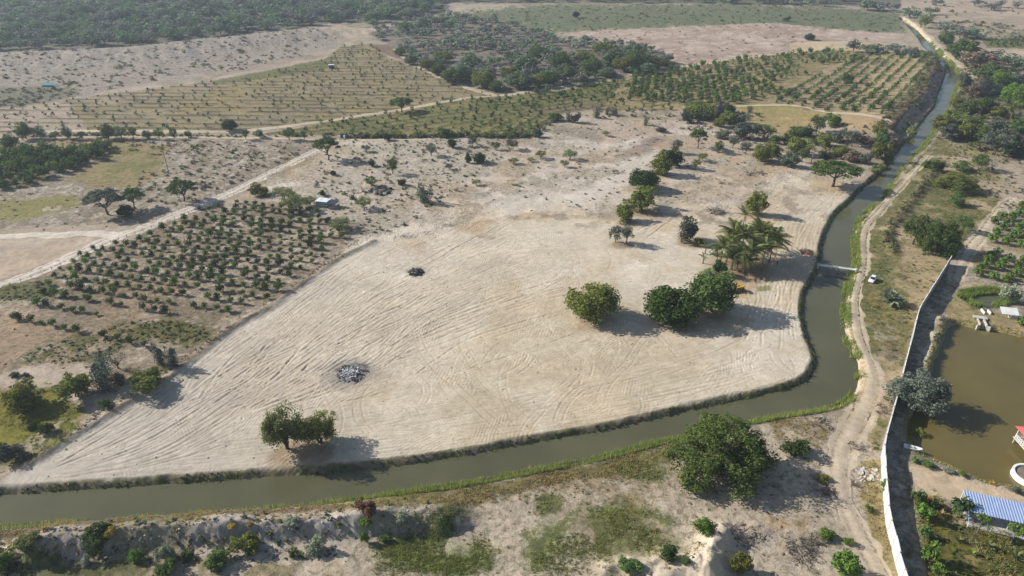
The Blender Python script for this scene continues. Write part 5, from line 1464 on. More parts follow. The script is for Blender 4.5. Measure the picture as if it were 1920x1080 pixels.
for i in idx300:
    me_ = proto_one('far', F_FARG if grey[i] else F_FAR, 1 + i % 3)
    o = link('woodland_tree', me_)
    o.location = (cand[i, 0], cand[i, 1], zc_[i] - 0.2); o.rotation_euler = (0, 0, i * 1.3); o.scale = (cw[i], cw[i], chh[i])
    if isT[i]:
        tag(o, 'grey green scrubby tree inside the dense thicket', 'tree', 'trees inside the dense thicket')
    else:
        tag(o, 'dull green tree in the wood beyond the pale escarpment', 'tree', 'trees of the wood beyond the escarpment')

class Stuff:
    """many small plants joined into one mesh"""
    def __init__(self):
        self.V = []; self.F = []; self.M = []; self.n = 0
    def add(self, v, f, mi=0):
        self.V.append(v); self.F.append(f + self.n); self.M.append(np.full(len(f), mi)); self.n += len(v)
    def build(self, name, mats, label, cat):
        o = link(name, np_mesh(name, np.concatenate(self.V), np.concatenate(self.F), mats, np.concatenate(self.M)))
        return tag(o, label, cat, kind='stuff')

def puff_bank(seeds, ncl, per, ls, half=True):
    bank_ = []
    for s in seeds:
        rng = np.random.default_rng(s)
        cl = []
        for _ in range(ncl):
            d = rng.normal(size=3); d /= np.linalg.norm(d); r = rng.uniform(0.3, 1)
            cl.append((d[0] * .36 * r, d[1] * .36 * r, (abs(d[2]) * .7 * r + .08) if half else max(.55 + d[2] * .35 * r, .1), rng.uniform(.14, .26)))
        bank_.append(clump_leaves(cl, per, ls, rng))
    return bank_
BANK_TREE = puff_bank(range(50, 56), 9, 8, 0.12, False)
BANK_BUSH = puff_bank(range(60, 68), 7, 6, 0.13)
BANK_TINY = puff_bank(range(70, 76), 4, 4, 0.22)

def mass(name, P2, W_, H_, bank, mats, mi, label, cat, rng, zz=None, small=0.0):
    st = Stuff()
    zz = Z(P2[:, 0], P2[:, 1]) if zz is None else zz
    for i in range(len(P2)):
        v, f = (bank if W_[i] > small else BANK_TINY)[i % 6]
        a = rng.uniform(0, 6.28); c_, s_ = math.cos(a), math.sin(a)
        q = np.stack([(v[:, 0] * c_ - v[:, 1] * s_) * W_[i] + P2[i, 0], (v[:, 0] * s_ + v[:, 1] * c_) * W_[i] + P2[i, 1], v[:, 2] * H_[i] + zz[i] - 0.05], 1)
        st.add(q, f, mi[i])
    return st.build(name, mats, label, cat)
rest = ~chosen
mass('distant_woodland', cand[rest], cw[rest], chh[rest], BANK_TREE, [F_FAR, F_FARG], grey[rest].astype(int), 'dull green distant woodland spreading along the top of the picture', 'woodland', wr, zc_[rest])

# ---- near-left orchard: rows of citrus bushes, each one an object
orr = np.random.default_rng(33)
def orchard(poly, p0, p1, p2, sp_row, sp_in, jit, keep, index=False):
    """grid of points inside a pixel polygon; rows run p0->p1, p0->p2 gives the row step direction"""
    a = np.array(P(*p0)); u = np.array(P(*p1)) - a; w = np.array(P(*p2)) - a
    u /= np.hypot(*u); w /= np.hypot(*w)
    out = []
    for i in range(-160, 161):
        for j in range(-160, 161):
            q = a + u * (i * sp_in) + w * (j * sp_row)
            out.append((q[0], q[1], i, j))
    out = np.array(out)
    if True:
        out = out[out[:, 1] > 40]
    px, py = PX(out[:, 0], out[:, 1])
    k = inside(px, py, np.array(poly, float))
    out = out[k]
    out[:, :2] += orr.normal(0, jit, (k.sum(), 2))
    out = out[orr.random(len(out)) < keep]
    return out if index else out[:, :2]
LOB = [(215, 455), (262, 444), (310, 426), (376, 392), (440, 378), (520, 385), (590, 392), (640, 425), (655, 445), (600, 488), (560, 520), (520, 555), (470, 575), (420, 592), (330, 590), (270, 592), (190, 585), (100, 560), (60, 545), (110, 500), (160, 470)]
near_or = orchard(LOB, (300, 500), (322, 503), (294, 516), 5.6, 3.9, 0.2, 0.92, True)
row_lab = {}
_rows = sorted(set(near_or[:, 3]), key=lambda j: near_or[near_or[:, 3] == j][:, 1].mean())
for _r, j in enumerate(_rows):
    _ids = sorted(np.nonzero(near_or[:, 3] == j)[0], key=lambda q: near_or[q, 0])
    for _c, q in enumerate(_ids):
        row_lab[int(q)] = '%s bush from the left in the %s row from the bottom of the left orchard' % (ORD[_c], ORD[_r])
n_grid = len(near_or)
near_or = near_or[:, :2]
EX = [(40, 600), (30, 600), (60, 604), (80, 608), (100, 612), (122, 618), (148, 622), (195, 632), (222, 638), (247, 644), (272, 650), (71, 572), (91, 575), (116, 580), (138, 585), (158, 585), (182, 592), (168, 565)]
ex, ey, ez = G([e[0] for e in EX], [e[1] for e in EX])
ex_rank = np.argsort(np.argsort([e[0] + e[1] * .001 for e in EX]))
near_or = np.concatenate([near_or, np.stack([ex, ey], 1)])
nz = Z(near_or[:, 0], near_or[:, 1])
nn_ = fbm(near_or[:, 0], near_or[:, 1], 18, 2, 301)
for i in range(len(near_or)):
    W = float(np.clip(orr.normal(2.25, 0.4) * (0.6 + 0.8 * nn_[i]), 0.9, 3.1))
    o = link('citrus_bush', proto_one('crop', (F_GREEN, F_DARK, F_BRIGHT)[int(orr.choice(3, p=[.5, .3, .2]))], 1 + i % 3))
    o.location = (near_or[i, 0], near_or[i, 1], nz[i] - 0.1); o.rotation_euler = (0, 0, i * 2.1); o.scale = (W, W, W * orr.uniform(0.85, 1.15))
    tag(o, row_lab[i] if i < n_grid else '%s straggling bush from the left below the left orchard rows' % ORD[ex_rank[i - n_grid]], 'fruit tree', 'fruit bushes of the near left orchard')
print('near orchard', len(near_or))
# dense grove at the left edge
GROVE = [(-40, 305), (30, 288), (60, 281), (120, 286), (150, 282), (205, 274), (214, 286), (190, 300), (165, 306), (146, 320), (116, 327), (90, 330), (70, 348), (40, 352), (0, 358), (-40, 360)]
gv = orchard(GROVE, (60, 310), (90, 318), (90, 305), 5.2, 5.2, 0.7, 0.95)
gz_ = Z(gv[:, 0], gv[:, 1])
for i in range(len(gv)):
    W = float(orr.uniform(4.2, 6.0))
    o = link('grove_tree', proto_one('crop', (F_GREEN, F_DARK, F_GREEN, F_BRIGHT)[int(orr.integers(4))], 1 + i % 3))
    o.location = (gv[i, 0], gv[i, 1], gz_[i] - 0.2); o.rotation_euler = (0, 0, i * 2.1); o.scale = (W, W, W * orr.uniform(0.75, 1.0))
    tag(o, 'dense green tree of the dark grove at the left edge', 'fruit tree', 'trees of the dark grove at the left edge')
print('grove', len(gv))
# orchard behind the wall on the right
RW = [(1910, 406), (1900, 413), (1889, 422), (1880, 431), (1870, 442), (1858, 454), (1918, 428), (1911, 434), (1902, 445), (1894, 451), (1887, 459), (1913, 464), (1868, 479), (1859, 486), (1850, 493), (1847, 502), (1839, 509), (1831, 517), (1890, 490), (1881, 499), (1872, 506), (1918, 493), (1910, 505), (1903, 517), (1894, 525), (1888, 531), (1861, 524), (1918, 448), (1924, 470), (1876, 412), (1864, 420), (1918, 393), (1924, 520)]
rx_, ry_, rz_ = G([e[0] for e in RW], [e[1] for e in RW])
rw_rank = np.argsort(np.argsort([e[0] + e[1] * .001 for e in RW]))
for i in range(len(RW)):
    W, H = size_of(RW[i][1], 19, 17)
    o = link('fruit_tree', proto_one('crop', F_BRIGHT if i % 3 else F_GREEN, 1 + i % 3))
    o.location = (rx_[i], ry_[i], rz_[i] - 0.1); o.rotation_euler = (0, 0, i * 2.1); o.scale = (W, W, H * 1.1)
    tag(o, '%s leafy fruit tree from the left in rows at right edge' % ORD[rw_rank[i]], 'fruit tree', 'fruit trees behind the wall at the right edge')
# far orchard on the right: 300 largest as objects, the rest one mass
WEST = [(1180, 141), (1270, 127), (1380, 113), (1480, 100), (1560, 94), (1630, 108), (1600, 118), (1530, 120), (1480, 130), (1510, 140), (1440, 160), (1500, 178), (1400, 196), (1300, 194), (1190, 190), (1180, 160)]
EAST = [(1480, 170), (1560, 128), (1600, 110), (1735, 110), (1742, 150), (1660, 233), (1560, 212), (1455, 193)]
w1 = orchard(WEST, (1350, 160), (1375, 166), (1375, 156), 6.2, 6.4, 0.6, 0.92)
e1 = orchard(EAST, (1584, 180), (1614, 156), (1609, 181), 8.0, 2.7, 0.35, 0.86)
MIDR = [(900, 190), (960, 180), (1080, 166), (1180, 145), (1200, 190), (1130, 195), (1050, 190), (960, 205)]
w2 = orchard(MIDR, (1350, 160), (1375, 166), (1375, 156), 7.5, 7.0, 0.8, 0.85)
allo = np.concatenate([w1, e1, w2])
aw_ = np.concatenate([orr.uniform(3.0, 4.6, len(w1)), orr.uniform(2.4, 3.6, len(e1)), orr.uniform(2.2, 3.8, len(w2))])
az = Z(allo[:, 0], allo[:, 1])
front = np.argsort(np.hypot(allo[:, 0], allo[:, 1]) / aw_)[:300]
cf = np.zeros(len(allo), bool); cf[front] = True
for i in front:
    o = link('orchard_tree', proto_one('crop', F_GREEN if i % 4 else F_BRIGHT, 1 + i % 3))
    o.location = (allo[i, 0], allo[i, 1], az[i] - 0.1); o.rotation_euler = (0, 0, i * 1.7); o.scale = (aw_[i], aw_[i], aw_[i] * orr.uniform(0.8, 1.1))
    tag(o, 'small green tree in the rows of the far orchard beside the canal', 'fruit tree', 'trees of the far right orchard')
mass('orchard_rows', allo[~cf], aw_[~cf], aw_[~cf] * 0.95, BANK_BUSH, [F_GREEN, F_BRIGHT], (orr.random((~cf).sum()) < 0.25).astype(int), 'remaining small green trees of the far right orchard rows', 'orchard', orr, az[~cf])
print('far orchard', len(allo))
# seedlings of the upper left field and the green field
s1 = orchard(LF, (300, 200), (345, 201), (320, 212), 9.0, 8.0, 1.0, 0.72)
s2 = orchard(GF, (800, 225), (860, 216), (820, 232), 7.5, 6.0, 0.9, 0.85)
FARR = [(1845, 76), (1930, 73), (1990, 76), (1990, 94), (1925, 91), (1855, 89)]
s3 = orchard(FARR, (1880, 80), (1910, 82), (1885, 88), 7.0, 5.0, 0.6, 0.9)
sd = np.concatenate([s1, s2, s3])
sw_ = np.concatenate([orr.uniform(1.2, 3.4, len(s1)), orr.uniform(1.6, 4.0, len(s2)), orr.uniform(3, 4.5, len(s3))])
mass('seedling_rows', sd, sw_, sw_ * 0.9, BANK_BUSH, [F_GREEN, F_DARK], (orr.random(len(sd)) < 0.4).astype(int), 'tiny green seedlings in rows across the upper left fields', 'seedlings', orr, small=2.4)
print('seedlings', len(sd))

def along(line, n, d0, d1, side, rng):
    s = np.concatenate([[0], np.cumsum(np.hypot(*np.diff(line, axis=0).T))])
    q = rng.uniform(0, s[-1], n)
    x = np.interp(q, s, line[:, 0]); y = np.interp(q, s, line[:, 1])
    g_ = np.gradient(line, axis=0); gx_ = np.interp(q, s, g_[:, 0]); gy_ = np.interp(q, s, g_[:, 1]); l = np.hypot(gx_, gy_)
    d = rng.uniform(d0, d1, n)
    return x - gy_ / l * d * side, y + gx_ / l * d * side, q

# ---- low scrub that nobody would count
def scrub(poly, n, w0, w1, hk):
    p = scatter(poly, n, orr); w = orr.uniform(w0, w1, n) * orr.uniform(0.5, 1, n)
    return p, w, w * hk * orr.uniform(0.6, 1.1, n)
SC = [
 ([(-300, 112), (0, 102), (250, 92), (450, 72), (580, 58), (640, 75), (560, 105), (380, 135), (230, 165), (0, 198), (-300, 215)], 900, 1.8, 6.5, 0.4, 1),
 ([(-300, 168), (140, 166), (150, 178), (40, 200), (-300, 210)], 160, 2, 6, 0.5, 1),
 ([(380, 128), (520, 108), (570, 102), (560, 108), (420, 138)], 50, 2, 5, 0.5, 1),
 ([(30, 262), (640, 266), (590, 284), (400, 366), (300, 400), (230, 340), (310, 300)], 480, 0.8, 4.2, 0.5, 1),
 ([(0, 365), (230, 345), (290, 405), (200, 430), (0, 436)], 60, 0.6, 2.4, 0.4, 1),
 ([(600, 290), (660, 264), (980, 262), (900, 330), (740, 440), (640, 440), (590, 360)], 620, 0.7, 3.6, 0.55, 1),
 ([(980, 262), (1090, 220), (1280, 228), (1420, 262), (1520, 318), (1300, 390), (1000, 395), (900, 400)], 380, 0.6, 2.8, 0.45, 1),
 ([(640, 255), (1000, 254), (1000, 259), (640, 259)], 230, 3, 6.0, 0.75, 0),
 ([(60, 252), (640, 252), (640, 256), (60, 257)], 150, 2, 4.5, 0.6, 0),
 (LO, 420, 0.4, 1.6, 0.5, 1),
 ([(40, 668), (100, 640), (190, 622), (240, 648), (200, 676), (60, 684)], 150, 0.7, 1.8, 0.5, 0),
 ([(195, 614), (255, 600), (330, 603), (402, 622), (396, 640), (330, 646), (240, 640)], 170, 0.8, 2.2, 0.5, 0),
 ([(-20, 530), (90, 526), (105, 545), (75, 560), (-20, 568)], 110, 0.8, 2.4, 0.5, 0),
 ([(800, 42), (860, 24), (1010, 11), (1400, 10), (1690, 25), (1692, 62), (1300, 50), (1060, 62)], 750, 2, 6.5, 0.4, 0),
 (BARE, 110, 2, 6, 0.35, 2),
 ([(1000, 240), (1060, 215), (1010, 256), (985, 256)], 30, 2, 5, 0.6, 1),
 ([(1100, 205), (1290, 205), (1290, 228), (1100, 220)], 60, 2, 5, 0.6, 1),
 ([(1280, 200), (1420, 212), (1480, 250), (1560, 240), (1660, 250), (1650, 300), (1560, 300), (1400, 270), (1290, 250)], 330, 1, 4.6, 0.65, 1),
 ([(1765, 75), (1840, 95), (1930, 130), (1940, 300), (1790, 275), (1760, 232), (1792, 180), (1810, 140), (1790, 110)], 640, 2.5, 8, 0.6, 0),
 ([(1740, 44), (1820, 40), (1930, 52), (1930, 76), (1830, 78), (1780, 66)], 160, 3, 8, 0.5, 1),
 ([(1700, -10), (1930, -10), (1930, 45), (1760, 36)], 50, 3, 10, 0.6, 1),
 (RS, 620, 0.4, 2.2, 0.5, 0),
 ([(1780, 268), (1930, 300), (1930, 400), (1870, 390), (1790, 300)], 200, 0.7, 3.2, 0.55, 0),
 ([(1715, 110), (1755, 112), (1740, 160), (1660, 240), (1650, 234), (1730, 150)], 130, 1.5, 4.0, 0.6, 0),
 ([(1600, 98), (1720, 100), (1740, 110), (1600, 104)], 60, 3, 6, 0.6, 1),
 (FG[:2] + [(640, 950), (1280, 826), (1580, 790), (1650, 850), (1690, 1080), (0, 1080)], 420, 0.25, 1.1, 0.5, 1),
 (GARD[:5] + [(1930, 1090), (1740, 1090)], 230, 0.4, 1.5, 0.7, 3),
 ([(60, 1010), (300, 1000), (640, 985), (640, 1050), (300, 1060), (40, 1060)], 190, 0.5, 2.0, 0.7, 0),
 ([(-10, 1030), (80, 1030), (60, 1085), (-10, 1085)], 60, 0.8, 2.6, 0.8, 0),
 ([(40, 875), (67, 861), (156, 805), (221, 765), (365, 668), (443, 608), (567, 530), (640, 480), (632, 476), (500, 572), (360, 660), (150, 798), (40, 866)], 260, 0.4, 1.4, 0.6, 2),
 ([(1290, 1060), (1400, 990), (1560, 980), (1560, 1050), (1400, 1085)], 60, 0.3, 1.1, 0.5, 2),
]
SP_, SW, SH, SM = [], [], [], []
for poly, n, a, b_, hk, mode in SC:
    p, w, h = scrub(poly, n, a, b_, hk)
    SP_.append(p); SW.append(w); SH.append(h)
    pr = {0: [.45, .25, .2, .1], 1: [.15, .35, .25, .25], 2: [.05, .2, .2, .55], 3: [.6, .1, .3, 0]}[mode]
    SM.append(orr.choice(4, n, p=pr))
def scrub_line(line, n, d, w0, w1, mode):
    g_ = resample(line, 1.0); q = g_[orr.integers(0, len(g_), n)] + orr.normal(0, d, (n, 2)); w = orr.uniform(w0, w1, n)
    SP_.append(q); SW.append(w); SH.append(w * orr.uniform(.4, .8, n)); SM.append(orr.choice(4, n, p=mode))
scrub_line(R_LEVEE, 120, 1.0, .8, 2.6, [.4, .3, .1, .2])
scrub_line(R_SCARP, 220, 3.2, 1.2, 4.0, [.15, .15, .25, .45])
scrub_line(R_SPOIL, 60, 2.6, .5, 1.6, [.4, .2, .3, .1])
scrub_line(R_BANKR, 70, .7, .7, 1.8, [.1, .1, .5, .3])
SP_ = np.concatenate(SP_); SW = np.concatenate(SW); SH = np.concatenate(SH); SM = np.concatenate(SM)
sx_, sy_ = PX(SP_[:, 0], SP_[:, 1])
dcs = sdf(SP_[:, 0], SP_[:, 1], canal_poly, canal_loop, 3); dps = sdf(SP_[:, 0], SP_[:, 1], pond_g, pond_g, 3)
k = (dcs > 1) & (dps > 0.8)
for rd, wd_ in ((CANAL_ROAD, 3.4), (FARM_ROAD, 4.5)):
    d_, _u = pldist(SP_[:, 0], SP_[:, 1], resample(poly_g(rd), 4), 6)
    k &= d_ > wd_
bx_, by_, q_ = along(cL, 1500, 0.2, 1.5, -1, orr)
kb = (by_ < 330) & (orr.random(1500) < sstep(.3, .55, fbm(bx_, by_, 8, 3, 77)))
bw_ = orr.uniform(.35, 1.0, kb.sum())
mass('bank_weeds', np.stack([bx_[kb], by_[kb]], 1), bw_, bw_ * .8, BANK_TINY, [F_GREEN, F_DARK, F_OLIVE], orr.choice(3, kb.sum(), p=[.4, .4, .2]), 'dark green weeds hanging on the cut bank of the cleared plot', 'weeds', orr)
mass('low_scrub', SP_[k], SW[k], SH[k], BANK_BUSH, [F_GREEN, F_GREY, F_OLIVE, F_BROWN], SM[k], 'low scrub and weeds scattered over the dry ground', 'scrub', orr, small=1.7)
print('scrub', k.sum())

# ---- grass blades: reeds along the banks, tufts in the foreground
def blades(P3, h, w, lean, rng):
    n = len(P3)
    a = rng.uniform(0, 6.283, n); dx, dy = np.cos(a), np.sin(a)
    b2 = rng.uniform(0, 6.283, n); ln = rng.uniform(0, lean, n) * h
    base = P3; tip = base + np.stack([np.cos(b2) * ln, np.sin(b2) * ln, h], 1)
    o = np.stack([dx * w, dy * w, 0 * w], 1)
    v = np.stack([base - o, base + o, tip], 1).reshape(-1, 3)
    return v, np.arange(n * 3).reshape(n, 3)

gr = np.random.default_rng(77)
st = Stuff()
# near bank (reeds), thin where the photograph shows the bare bank
x, y, q = along(cR, 110000, -0.9, 1.7, 1, gr)
px, py = PX(x, y)
pat = fbm(x, y, 7, 3, 401)
keep = (y < 620) & (gr.random(len(x)) < np.where(px < 640, 0.4, 0.95) * sstep(0.30, 0.55, pat)) & (px > -60) & (px < 1850)
keep &= ~((px > 1640) & (gr.random(len(x)) < 0.45))
x, y = x[keep], y[keep]
h = gr.uniform(0.5, 1.35, len(x)) * (0.25 + 1.6 * pat[keep]) * np.where(PX(x, y)[0] < 500, 0.75, 1.0)
zz = np.maximum(Z(x, y), WZ - 0.1)
v, f = blades(np.stack([x, y, zz], 1), h, np.full(len(x), 0.042) * (1 + np.hypot(x, y) / 300), 0.35, gr)
st.add(v, f, 0)
sel = gr.random(len(f)) < 0.15
st.M[-1][gr.random(len(f)) < 0.4] = 2
st.M[-1][sel] = 1
x, y, q = along(cL, 16000, -0.6, 1.8, -1, gr)
pat = fbm(x, y, 6, 3, 411)
keep = (y < 450) & (gr.random(len(x)) < 0.75 * sstep(0.42, 0.6, pat))
x, y = x[keep], y[keep]
v, f = blades(np.stack([x, y, np.maximum(Z(x, y), WZ - 0.1)], 1), gr.uniform(0.25, 0.6, len(x)), np.full(len(x), 0.07), 0.5, gr)
st.add(v, f, 2)
x, y, q = along(pond_g, 5000, -0.5, 1.2, 1, gr)
v, f = blades(np.stack([x, y, np.maximum(Z(x, y), PZ - 0.1)], 1), gr.uniform(0.3, 0.9, len(x)), np.full(len(x), 0.06), 0.5, gr)
st.add(v, f, 1); st.M[-1][gr.random(len(f)) < 0.4] = 2
x, y, q = along(smallp_g, 5200, -1.4, 2.2, 1, gr)
kk = (gr.random(len(x)) < sstep(.35, .6, fbm(x, y, 3.0, 2, 431) + .25 * (y > smallp_g[:, 1].mean()))); x = x[kk]; y = y[kk]
v, f = blades(np.stack([x, y, np.maximum(Z(x, y), -0.6)], 1), gr.uniform(0.7, 1.8, len(x)), np.full(len(x), 0.09), 0.4, gr)
st.add(v, f, 2)
st.build('bank_reeds', [F_REED, F_DRYG, F_GRASS], 'bright green reeds and grass lining the canal and pond edges', 'reeds')

st = Stuff()
for poly, n, hh_, mi in (([(700, 1040), (715, 1010), (770, 1000), (845, 962), (862, 985), (800, 1022), (815, 1040), (900, 1005), (925, 1020), (905, 1062), (830, 1085), (715, 1062)], 16000, 0.3, 0),
                    ([(985, 1060), (1000, 1005), (1030, 990), (1070, 985), (1110, 960), (1170, 955), (1250, 965), (1290, 1012), (1210, 1040), (1090, 1052), (1060, 1080)], 18000, 0.28, 0),
                    ([(640, 952), (1000, 890), (1280, 828), (1285, 858), (1150, 892), (1000, 918), (880, 944), (640, 972)], 14000, 0.35, 1),
                    ([(0, 994), (330, 972), (640, 953), (640, 968), (300, 992), (60, 1010), (0, 1020)], 9000, 0.35, 1),
                    ([(1165, 868), (1230, 858), (1260, 890), (1240, 905), (1160, 888)], 2500, 0.3, 0), ([(1006, 940), (1030, 928), (1058, 934), (1060, 955), (1030, 968)], 1500, 0.3, 0),
                    (GARD[:5] + [(1930, 1090), (1740, 1090)], 9000, 0.45, 0), ([(1720, 930), (1930, 1000), (1930, 1085), (1745, 1085)], 4000, 0.4, 1),
                    ([(-10, 735), (60, 715), (110, 740), (155, 768), (152, 800), (110, 832), (60, 864), (-10, 875)], 8000, 0.3, 2),
                    ([(1610, 870), (1650, 860), (1664, 960), (1690, 1080), (1660, 1080), (1625, 1000)], 3500, 0.3, 1),
                    ([(1440, 790), (1560, 780), (1590, 800), (1570, 830), (1480, 840)], 3000, 0.3, 1), (RS, 14000, 0.35, 0), ([(1120, 1085), (1180, 1040), (1290, 1020), (1310, 1050), (1240, 1085)], 2500, 0.35, 0)):
    p = scatter(poly, n, gr)
    cen = p[:max(n // 14, 8)] + gr.normal(0, 1.6, (max(n // 14, 8), 2))
    pick = gr.integers(0, len(cen), n)
    p = cen[pick] + gr.normal(0, 0.22, (n, 2)) * gr.uniform(0.5, 1.6, len(cen))[pick][:, None]
    pat = fbm(p[:, 0], p[:, 1], 5, 3, 421)
    p = p[gr.random(n) < sstep(0.34, 0.58, pat)]
    d1 = sdf(p[:, 0], p[:, 1], canal_poly, canal_loop, 3); d2, _u = pldist(p[:, 0], p[:, 1], resample(poly_g(CANAL_ROAD), 3), 6)
    p = p[(d1 > 0.8) & (d2 > 2.6 + gr.random(len(p)))]
    m_ = len(p)
    v, f = blades(np.stack([p[:, 0], p[:, 1], Z(p[:, 0], p[:, 1]) - 0.02], 1), gr.uniform(0.5, 1.2, m_) * hh_, np.full(m_, 0.06) * (1 + np.hypot(p[:, 0], p[:, 1]) / 500), 0.9, gr)
    st.add(v, f, mi)
    st.M[-1][gr.random(len(f)) < 0.25] = 1
st.build('grass', [F_GRASS, F_DRYG, F_REED], 'short green and straw coloured grass on the banks', 'grass')
# ================================================================== BUILT THINGS AND SMALL OBJECTS
M_WALLW = plain('white_render_sunlit', (0.66, 0.64, 0.60), 0.9, 0.08, 0.8, dirt=(0.34, 0.29, 0.23), bump=0.02)
M_WALLC = plain('post_concrete_and_shaded_wall', (0.40, 0.38, 0.36), 0.92, 0.15, 0.9, bump=0.02)  # concrete of the posts; on the upper panels it paints in their shade
M_CONC = plain('concrete', (0.46, 0.44, 0.40), 0.9, 0.15, 1.2, dirt=(0.22, 0.20, 0.17), bump=0.02)
M_WHITE = plain('white_paint', (0.76, 0.76, 0.74), 0.5, 0.06, 1.5, dirt=(0.5, 0.47, 0.42))
M_STEEL = plain('grey_steel', (0.30, 0.31, 0.33), 0.5, 0.15, 2.0, 0.4)
M_TIN = plain('white_tin', (0.74, 0.78, 0.80), 0.45, 0.08, 1.2, 0.2, dirt=(0.45, 0.40, 0.36))
M_OLDTIN = plain('weathered_sheet', (0.22, 0.23, 0.25), 0.7, 0.25, 1.5, dirt=(0.16, 0.11, 0.08))
M_MINT = plain('mint_board', (0.26, 0.33, 0.30), 0.85, 0.15, 1.0)
M_BLUE = plain('blue_roof_sheet', (0.26, 0.34, 0.52), 0.55, 0.10, 0.9, dirt=(0.30, 0.33, 0.42))
M_BARREL = plain('blue_plastic', (0.03, 0.07, 0.20), 0.45, 0.1, 2.0)
M_TEAL = plain('teal_tarp', (0.02, 0.22, 0.24), 0.6, 0.2, 0.8)
M_RED = plain('red_roof', (0.42, 0.07, 0.07), 0.5, 0.12, 0.8, dirt=(0.35, 0.12, 0.10))
M_TILEW = plain('pale_timber', (0.50, 0.46, 0.40), 0.8, 0.15, 1.5)
M_CARW = plain('car_paint', (0.75, 0.76, 0.78), 0.25, 0.03, 1.0)
M_GLASS = plain('dark_glass', (0.02, 0.025, 0.03), 0.08, 0.1, 1.0)
M_RUBBER = plain('rubber', (0.02, 0.02, 0.02), 0.9, 0.2, 3.0)
M_LAMP = plain('lamp_glass', (0.6, 0.6, 0.58), 0.15, 0.05, 1.0)
M_YEL = plain('machine_yellow', (0.55, 0.33, 0.03), 0.5, 0.12, 1.5, dirt=(0.3, 0.2, 0.08))
M_RUST = plain('rusty_steel', (0.20, 0.075, 0.045), 0.85, 0.3, 2.0)
M_ASH = plain('white_ash', (0.42, 0.42, 0.44), 0.95, 0.3, 1.5)
M_ASHG = plain('grey_ash', (0.16, 0.155, 0.155), 0.95, 0.6, 0.9)
M_CHAR = plain('charcoal', (0.025, 0.023, 0.022), 0.95, 0.4, 2.0)
M_ROCK = plain('pale_rubble', (0.46, 0.43, 0.39), 0.92, 0.2, 1.5, bump=0.03)
M_EARTH = plain('dug_earth', (0.17, 0.135, 0.10), 0.95, 0.3, 1.2)
M_SKIN = plain('skin', (0.20, 0.11, 0.07), 0.6, 0.1, 3.0)
M_CLOTH = plain('dark_clothes', (0.022, 0.024, 0.030), 0.9, 0.2, 3.0)
M_HAIR = plain('dark_hair', (0.01, 0.008, 0.007), 0.7, 0.2, 3.0)
M_CACT = foliage('cactus_green', (0.040, 0.060, 0.040), (0.070, 0.095, 0.060), 0.0)
M_ORANGE = foliage('orange_petals', (0.50, 0.10, 0.02), (0.65, 0.18, 0.03))
M_WOODP = plain('fence_wood', (0.16, 0.125, 0.095), 0.95, 0.25, 3.0)

def at1(x, y):
    X, Y, Zz = G(x, y)
    return float(X[0]), float(Y[0]), float(Zz[0])
def zat(X, Y):
    return float(Z(np.array([X]), np.array([Y]))[0])

# ------------------------------------------------------------------ long boundary wall
WALL = [(1779, 496), (1762, 524), (1740, 560), (1719, 595), (1711, 625), (1703, 657), (1694, 690), (1686, 722), (1680, 745), (1673, 772), (1663, 808), (1656, 834), (1652, 858), (1653, 880), (1654, 905), (1657, 935), (1660, 980), (1670, 1017), (1680, 1060), (1692, 1100), (1712, 1160)]
wg = resample(poly_g(WALL, -0.1), 3.6)
root = tag(empty('boundary_wall', (wg[0][0], wg[0][1], 0)), 'long white concrete boundary wall between the canal road and the pond', 'wall')
ox, oy = wg[0]
hw = []
for i in range(len(wg)):
    hw.append(zat(*wg[i]))
for i in range(len(wg) - 1):
    a, b_ = wg[i], wg[i + 1]
    d = b_ - a; L = np.hypot(*d); rz = math.atan2(d[1], d[0])
    low_part = 858 < PX(*((a + b_) / 2))[1]
    z0 = min(hw[i], hw[i + 1]) - 0.4
    top = (hw[i] + hw[i + 1]) / 2 + 3.0 + (0.18 if i % 3 == 1 else 0) + (-0.12 if i % 4 == 2 else 0)
    c = (a + b_) / 2 - (ox, oy)
    MB().box((c[0], c[1], (z0 + top) / 2), (L - 0.26, 0.14, top - z0), rz).build('wall_panel', M_WALLW if low_part else M_WALLC, root)  # painted light: white where the sunlit face shows, grey where the shaded one does
    MB().box((c[0], c[1], top + 0.034), (L - 0.26, 0.20, 0.06), rz).build('coping', M_WHITE, root)
for i in range(len(wg)):
    c = wg[i] - (ox, oy)
    j = min(i, len(wg) - 2)
    d = wg[j + 1] - wg[j]
    MB().box((c[0], c[1], hw[i] + 1.4), (0.25, 0.25, 3.6), math.atan2(d[1], d[0])).build('post', M_WALLC, root)

# ------------------------------------------------------------------ footbridge
A = np.array(P(1534, 496, 0.7)); B_ = np.array(P(1606, 506, 0.7))
d = B_ - A; L = float(np.hypot(*d)); rz = math.atan2(d[1], d[0])
br = tag(empty('footbridge', (A[0], A[1], 0), rz), 'narrow pale footbridge on three piers across the canal', 'bridge')
MB().box((L / 2, 0, 0.55), (L, 0.75, 0.22)).build('deck', M_WHITE, br)
for s in (-1, 1):
    MB().tube([(0.1, s * 0.47, 0.78), (L - 0.1, s * 0.47, 0.78)], 0.07, 6).build('pipe_rail', M_WHITE, br)
for k in (0.3, 0.55, 0.8):
    MB().box((L * k, 0, -0.95), (0.35, 0.6, 2.74)).build('pier', M_EARTH if False else M_STEEL, br)
MB().box((L - 0.1, 0.0, 0.3), (0.5, 1.1, 1.6)).build('abutment', M_CONC, br)
MB().box((0.1, 0.0, 0.2), (0.5, 1.1, 1.4)).build('abutment', M_CONC, br)
MB().tube([(L - 0.2, -0.7, 0.2), (L - 0.2, -0.7, 1.7)], 0.08, 6).build('end_post', M_WHITE, br)

